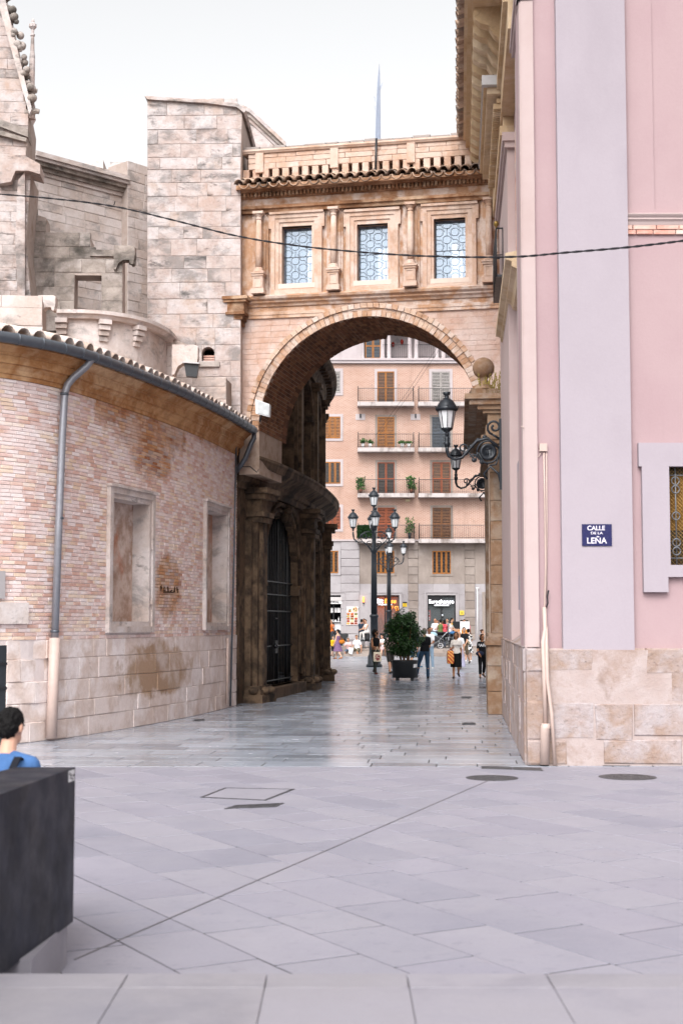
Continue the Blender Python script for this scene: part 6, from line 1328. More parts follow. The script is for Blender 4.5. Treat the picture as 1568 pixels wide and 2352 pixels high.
# ------------------------------------------------------------------ dark steel block with pale foot at the left edge
COR = stone('dark_blued_steel', ['1b1f28', '232833', '181b22', '2a2e37'], 1.6, .1, .5, .12, .08, 40, [('3d3433', 1.2, .58, .78, .5, (1,1,.3)), ('333c49', 1.8, .6, .8, .35, (1,1,1))], .2, .1, k=(.6,.66,.8))
pA = onG(172, 2213); q1 = atY(175, 1760, pA.y+.02); xr = q1.x; 
near = 4.2; xs = lambda Y: lerp(-1.78, xr, (Y-5)/(pA.y-5)) if False else xr-(pA.y-Y)*.095
zt_ = zat(1762, pA.y); zb_ = zat(2117, pA.y)
blk = thing('dark_steel_block', 'long dark blued steel block on a pale recessed foot at the plaza edge', 'block', (xs(6.5)-.4, 7, 0))
Wd = .62; yf = pA.y
def slab4(zl, zh, ins, insf): return [(xs(near)-ins, near, zl), (xs(yf)-ins, yf-insf, zl), (xs(yf)-Wd*.55+ins, yf-insf+.0, zl), (xs(near)-Wd*1.6+ins, near, zl), (xs(near)-ins, near, zh), (xs(yf)-ins, yf-insf, zh), (xs(yf)-Wd*.55+ins, yf-insf, zh), (xs(near)-Wd*1.6+ins, near, zh)]
MB().hexa(slab4(zb_, zt_, 0, 0)).build('steel_body', COR, blk)
ft = MB(); ft.box(xs(yf)-.36, xs(yf)-.03, 7.55, yf-.02, 0, zb_+.01); ft.box(xs(yf)-1.0, xs(yf)-.4, ye+.4, 7.5, 0, zb_+.01); ft.build('pale_foot', NOS, blk)
sk = MB(); c = Vector((xs(yf), yf, zt_)); sk.hexa([(xs(Y)+o, Y, z) for z in (zt_-.075, zt_-.01) for Y, o in ((yf-.14,.0015),(yf-.02,.0015),(yf-.02,-.01),(yf-.14,-.01))]); sk.build('paper_sticker', PAPER, blk)
pr = MB(); R = random.Random(3)
for k in range(7): Y = yf-.13+R.random()*.09; z0 = zt_-.07+R.random()*.045; pr.hexa([(xs(y_)+o, y_, z) for z in (z0, z0+.012) for y_, o in ((Y,.003),(Y+.02,.003),(Y+.02,0),(Y,0))])
pr.build('sticker_print', BOARD, blk)
# ------------------------------------------------------------------ cafe furniture on the terrace
WICK = plain('black_wicker', '17181c', .6, .3, var=.3, bump=.4); ALU = plain('aluminium_tube', '9a9ca0', .3, .5, .8)
ch0 = thing('cafe_chair', 'x', 'chair', (0,0,0), 'black cafe chairs on the terrace')
m = MB(); rings = []
for z, w, y in ((.44,.23,.2),(.6,.25,.24),(.78,.25,.28),(.9,.21,.3)): rings.append([Vector((x*w, y+.05*(1-x*x)+d, z)) for x, d in ((-1,0),(-.5,0),(0,0),(.5,0),(1,0),(1,.02),(.5,.025),(0,.025),(-.5,.025),(-1,.02))])
m.loft(rings); m.build('backrest', WICK, ch0)
m = MB(); m.loft([[Vector((x*.24, y*.23, z)) for x, y in ((-1,-1),(1,-1),(1,1),(-1,1))] for z in (.42,.46)], False); m.build('seat', WICK, ch0)
for sx in (-1, 1):
    MB().tube([(sx*.23,-.2,0),(sx*.23,-.21,.4),(sx*.24,-.2,.64),(sx*.25,-.05,.67),(sx*.25,.25,.67)], .012, 6).build('front_leg', ALU, ch0); MB().tube([(sx*.22,.26,0),(sx*.22,.2,.42),(sx*.24,.28,.85)], .012, 6).build('rear_leg', ALU, ch0)
tb0 = thing('cafe_table', 'x', 'table', (0,0,0), 'small cafe tables on the terrace')
MB().lathe([(.38,.72),(.4,.73),(.4,.745),(0,.745)], (0,0,0), 20).build('table_top', plain('steel_table_top', 'a4a6aa', .3, .5, .7), tb0); MB().lathe([(.03,.03),(.03,.72)], (0,0,0), 8).build('column', ALU, tb0)
for k in range(3): a = k*2.1; MB().tube([(0,0,.06),(.3*math.cos(a),.3*math.sin(a),.015)], .02, 6).build('foot', ALU, tb0)
first = {}
def put(o0, px, Y, rz, label, z=TER):
    loc = (xat(px, Y), Y, z)
    if o0.name not in first: first[o0.name] = 1; o0.location = loc; o0.rotation_euler = (0,0,rz); o0['label'] = label; return o0
    return copy_tree(o0, loc, rz, 1, label)
chairs = [(758,86.3,0.1,'black cafe chair with its back to the purple-dressed woman'),(788.5,86.5,-.2,'black cafe chair behind the boy seated on the steps'),(777,88,2.6,'black cafe chair at the kiosk table, seen above other chairs'),(766,88.3,2.9,'black cafe chair under the bald man at the kiosk'),
 (826,86.6,-.5,'black cafe chair left of the couple, beside the seated man in white'),(843,86.4,.2,'black cafe chair with its back to the steps beside the lamp post'),(838,88.2,3.0,'black cafe chair on the far side of the couple\'s table'),(872,86.8,-.7,'black cafe chair half hidden behind the walking woman'),(884,87.6,.5,'black cafe chair behind the bushy tree'),
 (1001,87.4,2.0,'black cafe chair of the bald man in white shirt'),(1012,86.9,.3,'black cafe chair of the woman in green'),(1021,86.9,-.2,'black cafe chair of the woman in red dots'),(1033,86.2,-1.4,'black cafe chair beside the stroller')]
ch0_src = ch0
for px, Y, rz, lb in chairs: put(ch0, px, Y, rz, lb)
for px, Y, lb in ((768,87.3,'small round cafe table near the kiosk between black chairs'),(834,87.4,'small round cafe table of the couple'),(1016,87.7,'small round cafe table of the crowd before the currency shop')): put(tb0, px, Y, 0, lb)
# stroller
sx_, sy_ = xat(1008, 84.0), 84.0
sv = thing('baby_stroller', 'black baby stroller with pale blue hood and white-rimmed wheels by the low wall', 'stroller', (sx_, 85.0, TER)); o = Vector((sx_, 85.0, TER))
for i, (x, y, r) in enumerate(((-.4,-.25,.14),(-.4,.25,.14),(.12,-.28,.19),(.12,.28,.19))):
    m = MB(); m.tube([o+Vector((x+r*math.cos(t*.2618), y, r+r*.9*math.sin(t*.2618))) for t in range(25)], .025, 6); wh = m.build('tyre', BLACKIRON, sv); m = MB(); m.tube([o+Vector((x+r*.8*math.cos(t*.2618), y, r+r*.75*math.sin(t*.2618))) for t in range(25)], .014, 5); m.tube([o+Vector((x-r*.7,y,r)), o+Vector((x+r*.7,y,r))], .01, 4); m.build('rim', PAPER, wh)
m = MB()
for y in (-.25, .25): m.tube([o+Vector((-.42,y,.16)), o+Vector((.1,y,.55)), o+Vector((.5,y,.95)), o+Vector((.58,y,1.02))], .016, 6); m.tube([o+Vector((.12,y,.2)), o+Vector((.0,y,.5))], .016, 6); m.tube([o+Vector((-.5,y,.95)), o+Vector((.35,y,.5))], .014, 6)
m.build('chassis', ALU, sv)
m = MB(); m.loft([[o+Vector((x*.36-.15, y*.24, z)) for x, y in ((-1,-1),(1,-1),(1,1),(-1,1))] for z in (.5,.72,.78)], False); m.build('bassinet', BLACKIRON, sv)
m = MB(); m.sphere(o+Vector((-.3,0,.78)), (.28,.25,.22), 14, 8); m.build('hood', plain('pale_blue_fabric', '8fa9b4', .8, .2), sv)
# menu boards beside the currency shop
for k, (px, Y, lb) in enumerate(((1049,89,'tall dark menu stand left of the men by the stone front'),(1066.5,86.2,'white menu stand with a portrait photo in front of the men'))):
    t = thing('menu_stand', lb, 'menu stand', (xat(px, Y), Y, TER)); x = xat(px, Y)
    MB().box(x-.28, x+.28, Y-.02, Y+.02, TER+.75, TER+1.62).build('panel', BOARD if k == 0 else PAPER, t); MB().box(x-.2, x+.2, Y-.025, Y-.021, TER+.8, TER+1.15).build('picture', FOOD[1], t); MB().tube([(x,Y,TER),(x,Y,TER+.8)], .03, 8).build('post', BLACKIRON, t); MB().box(x-.22, x+.22, Y-.18, Y+.18, TER, TER+.03).build('foot_plate', BLACKIRON, t)
# ------------------------------------------------------------------ people
TS = bpy.data.scenes.new('tmp')
def eval_mesh(o):
    TS.collection.objects.link(o); vl = TS.view_layers[0]; vl.update(); dg = vl.depsgraph
    me = bpy.data.meshes.new_from_object(o.evaluated_get(dg)); return me
def remesh(mb, name, vox, sm=3, extra=None):
    o = bpy.data.objects.new('t', mb.mesh('t')); r = o.modifiers.new('r', 'REMESH'); r.mode = 'VOXEL'; r.voxel_size = vox; r.use_smooth_shade = True
    s_ = o.modifiers.new('s', 'SMOOTH'); s_.factor = .5; s_.iterations = sm
    me = eval_mesh(o); bpy.data.objects.remove(o)
    if extra is not None and extra.v:
        m2 = MB(); m2.add([v.co for v in me.vertices], [tuple(p.vertices) for p in me.polygons], True); m2.add(extra.v, extra.f, True); me = m2.mesh(name)
    me.name = name; return me
def ell(c, ex, ey, w, d, n=14): return [c+ex*(w*math.cos(6.2832*k/n))+ey*(d*math.sin(6.2832*k/n)) for k in range(n)]
def capsule(mb, p0, r0, p1, r1, n=10):
    mb.tube([p0, lerp(p0,p1,.5), p1], [r0, (r0+r1)/2, r1], n); mb.sphere(p0, r0, n, 6); mb.sphere(p1, r1, n, 6)
FAB = {}
def fab(c, rough=.85):
    if c not in FAB: FAB[c] = plain('fabric_'+c, c, rough, .15, var=.22, bump=.15)
    return FAB[c]
SKIN = {}
def skin(c):
    if c not in SKIN: SKIN[c] = plain('skin_'+c, c, .5, .35, var=.05)
    return SKIN[c]
def patt(name, cols, scale, lo, hi):
    m, t, b = newmat(name); p = t.new('ShaderNodeTexCoord').outputs['Object']; n = t.rng(t.noise(p, scale, 2, .5), lo, hi); t.put(b.inputs['Base Color'], t.ramp(n, cols)); b.inputs['Roughness'].default_value = .85; return m
COWP = patt('black_white_print', ['e0dcda', '15151a'], 9, .49, .52); PURP = patt('purple_floral', ['5a3f66', '7a567c', '463a60', '8f6478', '4f5a78'], 22, .3, .7); DOTS = patt('red_dotted', ['b02838', 'd8a8a8'], 40, .6, .64); MULTI = patt('multicolour_print', ['c888a8', 'e8d8d8', '7a9aa0', 'd8a050', 'b0709a'], 10, .3, .7); PLAID = patt('pinkish_plaid', ['b89a94', 'a08480', 'c4aca6'], 25, .3, .7); CAMO = patt('green_brown_print', ['1f2a26', '2c3a33', '3d2a26', '24302c'], 8, .3, .7)
STRP = None
mS, tS, bS = newmat('orange_red_stripes'); p_ = tS.new('ShaderNodeTexCoord').outputs['Object']; wv = tS.new('ShaderNodeTexWave'); wv.bands_direction = 'DIAGONAL'; wv.inputs['Scale'].default_value = 4.5; tS.put(wv.inputs['Vector'], p_); tS.put(bS.inputs['Base Color'], tS.ramp(tS.rng(wv.outputs['Fac'], .45, .55), ['b8321e', 'e0a850']))
mT, tT, bT = newmat('canvas_red_print'); p_ = tT.new('ShaderNodeTexCoord').outputs['Object']; ln = tT.new('ShaderNodeVectorMath', operation='LENGTH'); tT.put(ln.inputs[0], tT.mapping(p_, (1/.11,.01,1/.14), (0,0,.1))); nz = tT.noise(p_, 22, 2); mk = tT.math('MULTIPLY', tT.rng(ln.outputs['Value'], 1.0, .9), tT.rng(nz, .42, .46)); tT.put(bT.inputs['Base Color'], tT.mix(mk, lin('d8c8b0'), lin('7a1a28')))
def asmat(c): return fab(c) if isinstance(c, str) else c
def person(label, pos, yaw=0, H=1.7, sex='m', pose='stand', legs=None, arms=None, lean=0, twist=0, head=(0,0), top='d8d4d4', sleeve='short', bottom='trousers', bcol='22242a', shoe='1a1a1c', hair='short', hcol='1c1512', sk='b98a6e', crop=False, vox=.013, hem=None, group=None, seat=None, text_=None, glasses=False):
    k = H/1.75; f = sex == 'f'; rnd = random.Random(label)
    T = MB(); S = MB(); B = MB(); SH = MB(); HR = MB(); FN = MB()
    if legs is None: legs = {'stand': ((3,2,4),(-2,3,4)), 'walk': ((22,6,2),(-14,22,2)), 'sit': ((82,80,7),(86,88,8))}[pose]
    if arms is None: arms = {'stand': ((5,15,8),(2,12,8)), 'walk': ((-18,18,6),(24,22,6)), 'sit': ((28,45,6),(32,50,5))}[pose]
    hipz = .93*k; fw = Vector((0,-1,0)); X = Vector((1,0,0))
    la = math.radians(lean); up = Vector((0,-math.sin(la),math.cos(la))); bk = up.cross(X); fr = Vector((0,-math.cos(la),-math.sin(la)))
    tw = Matrix.Rotation(math.radians(twist), 3, up); Xs = tw@X; frs = tw@fr
    C = Vector((0,0,hipz)); TL = .53*k
    prof = ([(-.1,.105,.095),(.02,.16,.115),(.12,.168,.118),(.3,.148,.105),(.45,.138,.1),(.68,.168,.118),(.84,.182,.11),(.94,.15,.085),(1.0,.07,.065)] if not f else [(-.1,.11,.1),(.02,.168,.12),(.12,.172,.122),(.32,.135,.1),(.45,.128,.095),(.68,.152,.125),(.84,.158,.1),(.94,.13,.08),(1.0,.06,.058)])
    bulk = 1.0
    def rings(lo, hi, off):
        r = []
        for t, w, d in prof:
            if lo <= t <= hi: a = t; XX = X.lerp(Xs, max(0,t)).normalized(); r.append(ell(C+up*(TL*t), XX, (up.cross(XX)), w*k+off, d*k+off))
        return r
    S.loft(rings(-1, 2, 0))
    neck = C+up*(TL*.98); hc = C+up*(TL*1.0)+(up*.8+Vector((0,0,.2)))*(.175*k)+fr*.03*k
    capsule(S, neck, .055*k, hc-up*.04*k, .052*k)
    hp, hy = math.radians(head[0]), math.radians(head[1]); HM = (Matrix.Rotation(hy, 3, 'Z')@Matrix.Rotation(hp, 3, 'X'))
    def hd(x, y, z): return hc+HM@Vector((x*k, y*k, z*k))
    S.sphere(hd(0,.005,.02), (.076*k,.095*k,.1*k), 14, 10, R=HM); S.sphere(hd(0,-.03,-.05), (.058*k,.06*k,.062*k), 12, 8, R=HM)
    capsule(S, hd(0,-.088,.012), .012*k, hd(0,-.104,-.018), .017*k, 7); 
    for sx in (-1, 1): S.sphere(hd(sx*.079,.012,-.005), (.012*k,.022*k,.034*k), 8, 6, R=HM)
    feet = []; LEG = []
    for sd_, (a, b, lat) in zip((-1, 1), legs):
        a, b, lat = math.radians(a), math.radians(b), math.radians(lat)
        h = C+X*(sd_*.085*k); d1 = Vector((sd_*math.sin(lat), -math.sin(a)*math.cos(lat), -math.cos(a)*math.cos(lat))); kn = h+d1*(.43*k); d2 = Vector((sd_*math.sin(lat)*.6, -math.sin(a-b), -math.cos(a-b))).normalized(); an = kn+d2*(.42*k); LEG.append((h, kn, an, d2)); feet.append(an.z-.075*k)
        capsule(S, h, .085*k, kn, .058*k); capsule(S, kn, .056*k, kn+d2*.15*k+Vector((0,.012*k,0)), .056*k); capsule(S, kn+d2*.15*k, .055*k, an, .036*k)
        ft_ = (fw*(.9 if abs(a-b) < .5 else .75)+X*sd_*.15+Vector((0,0,math.sin(min(0,a-b))*.0))).normalized(); tilt = Vector((0,0,-math.sin(max(0,-(a-b)))*.5+math.sin(max(0,a-b))*.25 if pose != 'sit' else 0)); ft_ = (ft_+tilt).normalized()
        heel = an-Z*.04*k-ft_*.04*k; toe = an-Z*.055*k+ft_*.17*k
        capsule(S, heel, .03*k, toe, .02*k, 8); SH.tube([heel-ft_*.035*k-Z*.0*k, heel+ft_*.06*k, toe-ft_*.02*k, toe+ft_*.025*k], [.038*k,.044*k,.04*k,.026*k], 9); SH.sphere(heel, .046*k, 9, 6); 
        if bottom in ('trousers', 'crop_trousers', 'shorts'):
            capsule(B, h+Z*.01*k, .1*k, lerp(h,kn,.55), .085*k)
            if bottom != 'shorts': e_ = an if bottom == 'trousers' else lerp(kn, an, .72); capsule(B, lerp(h,kn,.5), .088*k, kn, .07*k); capsule(B, kn, .07*k, lerp(kn,e_,.97), .058*k if bottom == 'trousers' else .065*k)
            else: capsule(B, lerp(h,kn,.5), .095*k, lerp(h,kn,.92), .088*k)
    if bottom in ('trousers','crop_trousers','shorts'): B.loft(rings(-.2, .3, .014))
    dz = min(feet)
    if bottom in ('skirt', 'dress'):
        hm = hem or .55; A = [(h+ (kn-h)*min(1,t/.5) if t < .5 else kn+(an-kn)*((t-.5)/.5)) for t in (0,) for h,kn,an,_ in LEG]
        rr = rings(.1, .5, .014) if bottom == 'skirt' else rings(.1, .9, .016); rr = rr[::-1]
        for t in (.05, .2, .35, hm*.75, hm):
            q = []
            for h, kn, an, _ in LEG: q.append(h.lerp(kn, t/.5) if t < .5 else kn.lerp(an, (t-.5)/.5))
            mid = (q[0]+q[1])/2; sp = q[1]-q[0]; wx = abs(sp.x)/2+.115*k+(.1*t*k if bottom == 'dress' else .01); wy = abs(sp.y)/2+.12*k+(.08*t*k if bottom == 'dress' else .0)
            rr.append(ell(mid, X, Vector((0,1,0)), wx, wy))
        B.loft(rr)
    # arms
    hands = []
    for sd_, (a, b, lat) in zip((-1, 1), arms):
        a, b, lat = math.radians(a), math.radians(b), math.radians(lat)
        s0 = C+up*(TL*.875)+Xs*(sd_*(.165 if not f else .142)*k); d1 = (tw@Vector((sd_*math.sin(lat), -math.sin(a+la*.5)*math.cos(lat), -math.cos(a+la*.5)*math.cos(lat)))).normalized(); el = s0+d1*.3*k; c2 = a+b+la*.5; d2 = (tw@Vector((-sd_*math.sin(min(b,1.2))*.3+sd_*math.sin(lat)*.4, -math.sin(c2), -math.cos(c2)))).normalized(); wr = el+d2*.25*k
        capsule(S, C+up*(TL*.96)+Xs*(sd_*.03*k), .045*k, s0, .052*k); capsule(S, s0, .054*k, el, .042*k); capsule(S, el, .041*k, wr, .028*k); pm = wr+d2*.05*k; S.sphere(pm, (.04*k,.03*k,.045*k), 9, 6); hands.append(wr+d2*.09*k)
        sdv = d2.cross(Xs).normalized() if abs(d2.dot(Xs)) < .95 else Vector((0,0,1))
        for j in range(4): q = wr+d2*.075*k+sdv*((j-1.5)*.019*k); q1 = q+d2*((.045,.055,.05,.038)[j]*k)+Xs*(-sd_*.008*k); q2 = q1+d2*.028*k-Xs*(sd_*.02*k); FN.tube([q, q1, q2], [.0095*k,.009*k,.007*k], 6)
        q = wr+d2*.03*k+sdv*.03*k; FN.tube([q, q+d2*.03*k+sdv*.022*k, q+d2*.06*k+sdv*.026*k], [.011*k,.01*k,.008*k], 6)
        if sleeve != 'none':
            capsule(T, C+up*(TL*.955)+Xs*(sd_*.045*k), .052*k, s0, .063*k); capsule(T, s0, .063*k, lerp(s0,el,.62 if sleeve == 'short' else 1), .06*k if sleeve == 'short' else .052*k)
            if sleeve == 'long': capsule(T, el, .052*k, lerp(el,wr,.93), .042*k)
    if bottom != 'dress' or sleeve != 'none':
        rt = rings(.3 if crop else .0, .97, .016); rt.append(ell(C+up*(TL*1.0), Xs, up.cross(Xs), .075*k, .07*k)); T.loft(rt)
    # hair
    if hair != 'bald':
        HR.sphere(hd(0,.02,.042), (.084*k,.096*k,.094*k), 14, 10, R=HM)
        if hair in ('short', 'buzz'): HR.sphere(hd(0,.045,.0), (.078*k,.07*k,.08*k), 12, 8, R=HM)
        if hair == 'bob':
            for sx in (-1,1): HR.sphere(hd(sx*.06,.03,-.04), (.04*k,.06*k,.1*k), 10, 8, R=HM)
            HR.sphere(hd(0,.06,-.05), (.08*k,.05*k,.1*k), 12, 8, R=HM)
        if hair == 'bun': HR.sphere(hd(0,.1,.06), .045*k, 10, 8); HR.sphere(hd(0,.05,.0), (.076*k,.06*k,.08*k), 12, 8, R=HM)
        if hair == 'long': HR.loft([ell(hd(0,.06,z), HM@X, HM@Vector((0,1,0)), w*k, .045*k) for z, w in ((.06,.08),(-.05,.09),(-.15,.085),(-.22,.06))])
        if hair == 'curly':
            for j in range(46): d = Vector((rnd.gauss(0,1), rnd.gauss(0,1)+.5, rnd.gauss(0,1)+.2)).normalized(); HR.sphere(hd(d.x*.1,.03+d.y*.1,.02+d.z*.11), rnd.uniform(.025,.045)*k, 7, 5)
            for j in range(22): HR.sphere(hd(rnd.uniform(-.11,.11), rnd.uniform(.0,.1), rnd.uniform(-.2,-.04)), rnd.uniform(.025,.045)*k, 7, 5)
    if seat is not None: dz = C.z-.09*k-seat
    off = Vector((0,0,-dz)); Rz = Matrix.Rotation(yaw, 4, 'Z'); Mx = Matrix.Translation(Vector(pos))@Rz@Matrix.Translation(off)
    base = Vector(pos)+Vector((0,0,0)); t = thing('person', label, 'person', base, group); L = Matrix.Translation(-base)@Mx
    def fin(me, name, m, par=t):
        me.transform(L); o = place(name, me, m, None); o.parent = par; o.location = (0,0,0); return o
    body = fin(remesh(S, 'body', vox, 3, FN), 'body', skin(sk))
    if T.v: fin(remesh(T, 'top', vox, 3), 'top', asmat(top))
    if B.v: fin(remesh(B, 'lower_garment', vox, 2), 'dress' if bottom == 'dress' else 'skirt' if bottom == 'skirt' else 'shorts' if bottom == 'shorts' else 'trousers', asmat(bcol))
    if shoe: fin(remesh(SH, 'shoes', vox*.8, 2), 'shoes', fab(shoe, .5))
    if HR.v:
        hme = remesh(HR, 'hair', vox*.7, 1)
        for v in hme.vertices: v.co += v.normal*((mnoise.noise(v.co*(38/k))*.7+mnoise.noise(v.co*(95/k))*.5)*(.012 if hair in ('short','buzz') else .018)*k)
        fin(hme, 'hair', plain('hair_'+hcol, hcol, .7, .15, var=.35, bump=.6) if 'hair_'+hcol not in bpy.data.materials else bpy.data.materials['hair_'+hcol])
    for sx in (-1,1):
        e = MB(); e.sphere(hd(sx*.03,-.083,.012), (.012*k,.008*k,.007*k), 8, 6, R=HM); me = e.mesh('eye'); fin(me, 'eye', bpy.data.materials['dark_hole'])
        e = MB(); e.tube([hd(sx*.018,-.09,.032), hd(sx*.045,-.08,.033)], .005*k, 5); fin(e.mesh('eyebrow'), 'eyebrow', bpy.data.materials['dark_hole'])
    e = MB(); e.tube([hd(-.024,-.083,-.058), hd(0,-.091,-.06), hd(.024,-.083,-.058)], .006*k, 5); fin(e.mesh('mouth'), 'mouth', skin('8a4a40'))
    if glasses:
        e = MB()
        for sx in (-1,1): e.tube([hd(sx*.033+.024*math.cos(q*.55), -.098, .01+.018*math.sin(q*.55)) for q in range(13)], .003*k, 4); e.tube([hd(sx*.055,-.095,.012), hd(sx*.08,.01,.01)], .003*k, 4)
        fin(e.mesh('glasses'), 'glasses', BLACKIRON)
    if text_:
        for s_, zf, sz in text_:
            me = text(s_, sz, None, 'lettering', .002, bold=.003); RM = Matrix(((1,0,0,0),(0,0,-1,0),(0,1,0,0),(0,0,0,1)))
            for v in me.vertices: pass
            me.transform(RM); 
            for v in me.vertices: w_ = .19*k; v.co.y = -.137*k*math.sqrt(max(.05, 1-(v.co.x/w_)**2))-.006+v.co.y*.2
            me.transform(Matrix.Translation(C+up*TL*zf)); fin(me, 'lettering', PAPER)
    t['_h'] = 0; del t['_h']
    return t, [Mx@h for h in hands], Mx, C
G = lambda px, py: (lambda p: (p.x, p.y, 0))(onG(px, py))
PI = math.pi
def bag(name, label, hand, w, h, m, col=None, strap=.3, yaw=0, depth=.08):
    hand = Vector(hand); base = hand-Z*(strap+h); t = thing(name, label, 'bag', base); me = MB()
    me.loft([[Vector((x*w/2*s, y*depth/2*s2, z)) for x, y in ((-1,-1),(1,-1),(1,1),(-1,1))] for z, s, s2 in ((-h/2,.85,.8),(-h/2+.04,1,1.1),(0,1.02,1.3),(h/2-.03,.97,.7),(h/2,.95,.3))], False)
    o = place('bag_body', me.mesh('bag_body'), m, t, base+Z*h/2); o.rotation_euler = (0,0,yaw)
    s_ = MB(); s_.tube([hand-Z*strap+Vector((-w*.3,0,0)), hand+Z*.02, hand-Z*strap+Vector((w*.3,0,0))], .012, 6); s_.build('strap', m, t); return t
# the four walkers in the passage
p, hs, Mx, C = person('curly-haired woman in black crop top and dark patterned trousers, carrying a canvas tote', G(862,1548.5), .45, 1.72, 'f', 'walk', ((16,4,2),(-10,26,2)), ((12,70,6),(-12,10,10)), 0, 0, (0,45), '0d0d10', 'none', 'trousers', CAMO, '5a1f1a', 'curly', '15100e', '9a6a4c', crop=True, vox=.011)
h = hs[0]; bag('tote_bag', 'cream canvas tote bag with dark red print carried by the curly-haired woman', (h[0]-.02, h[1]-.08, h[2]+.05), .3, .36, mT, None, .2, .1)
p, hs, Mx, C = person('grey-haired man in black polo and blue jeans standing with his back turned', G(975,1558.5), PI+.25, 1.78, 'm', 'stand', ((-2,0,2),(6,2,17)), ((18,75,8),(20,70,5)), 0, 0, (4,0), '0f1014', 'short', 'trousers', '2c4258', '121214', 'buzz', '6a625c', 'b58468', vox=.011)
p, hs, Mx, C = person('woman in white ruffled blouse and black skirt walking toward the arch', G(1047,1557.5), -.05, 1.66, 'f', 'walk', ((14,4,1),(-12,30,1)), ((8,95,10),(-8,12,10)), 0, 0, (6,-8), 'dcd3cc', 'short', 'skirt', '0c0c0e', '3a2a22', 'bob', '4a3020', 'a87858', hem=.6, vox=.011)
ru = MB(); sc_ = Mx@(C+Z*.4); 
ru.loft([ell(Mx@(C+Z*z), Vector((1,0,0)), Vector((0,1,0)), w, d, 24) for z, w, d in ((.5,.1,.085),(.47,.15,.11),(.4,.19,.14),(.33,.2,.15))], True, False); rr_ = ru.build('blouse_ruffle', fab('dcd3cc'), None); rr_.parent = p; rr_.location = -Vector(p.location)
h = hs[0]; bag('shopping_bag', 'orange and red striped shopping bag held by the woman in white blouse', (h[0]-.1, h[1]-.05, h[2]-.05), .22, .46, mS, None, .06, .3, .1)
person('woman in black PARIS t-shirt and cropped black trousers beside the stone pier', G(1107,1557.5), .1, 1.58, 'f', 'walk', ((12,6,2),(-10,26,2)), ((14,40,10),(-8,14,9)), 0, 0, (2,20), '101116', 'short', 'crop_trousers', '0d0d10', '4a3a30', 'bob', '2a1a12', 'a06c4c', vox=.011, text_=[('PARIS', .72, .14)], glasses=True)
FP = Vector(G(1107,1557.5))
bb = thing('belt_bag', 'dark blue pouch worn by the woman in the PARIS t-shirt', 'bag', FP+Vector((-.08,-.16,.84))); m = MB(); m.sphere(FP+Vector((-.1,-.17,.88)), (.15,.06,.09), 12, 8); m.build('pouch', fab('20263a'), bb)
# people further out in the square
person('person in grey shorts and pinkish shirt half hidden behind the tree', G(896,1546.5), .3, 1.72, 'm', 'walk', None, None, 0, 0, (0,0), PLAID, 'short', 'shorts', '33302f', '151517', 'short', '2a201a', 'b98a70')
person('person in denim shorts and blue sandals behind the tree planter', G(953,1533), PI-.5, 1.7, 'f', 'walk', None, None, 0, 0, (0,0), '3c4a5c', 'short', 'shorts', '3f5a74', '5a7f9a', 'bob', '2c1e18', 'b5866a')
p, hs, Mx, C = person('person in white t-shirt and pale jeans beyond the man in black polo', G(986,1535.5), -.3, 1.78, 'm', 'stand', None, ((10,30,6),(18,60,5)), 0, 0, (0,40), 'd6d4d6', 'short', 'trousers', '8fa4b8', 'c8c8c8', 'short', '17120f', '8a5c42', glasses=True)
person('person in white shirt and long lavender skirt behind the woman in white blouse', G(1055,1538), PI+.3, 1.66, 'f', 'walk', None, None, 0, 0, (0,0), 'dcdadc', 'short', 'skirt', 'a9a6bd', '6a5a50', 'bald', '6a5040', 'b58a70', hem=.95)
person('bearded man in black t-shirt walking beside the woman in printed dress', G(1066,1524.5), -.5, 1.8, 'm', 'walk', None, None, 0, 0, (0,30), '16171b', 'short', 'shorts', '6a5c4c', '3c3a30', 'short', '14100d', 'b88c72')
person('woman in black and white printed dress seen from behind', G(1075,1519.5), PI-.2, 1.66, 'f', 'stand', None, ((20,60,8),(4,10,8)), 0, 0, (0,0), COWP, 'short', 'dress', COWP, 'dcdcdc', 'bun', '17120f', 'b98e76', hem=.52)
b_ = thing('shoulder_bag', 'small tan shoulder bag of the woman in printed dress', 'bag', Vector(G(1070,1519.5))+Z*.85); m = MB(); m.sphere(Vector(G(1070,1519.5))+Vector((0,-.22,.95)), (.17,.07,.14), 10, 8); m.build('bag_body', fab('8a7a62'), b_); m = MB(); m.tube([Vector(G(1070,1519.5))+Vector((.02,-.2,1.05)), Vector(G(1070,1519.5))+Vector((.28,-.17,1.4))], .012, 5); m.build('strap', fab('8a7a62'), b_)
person('woman with hand raised to her face behind the woman in PARIS t-shirt', G(1107,1517), .5, 1.62, 'f', 'stand', None, ((40,120,4),(5,12,8)), 0, 0, (0,50), 'cfc6bc', 'none', 'trousers', '5a5a60', '2a2a2a', 'bun', '3a241a', 'b98e76')
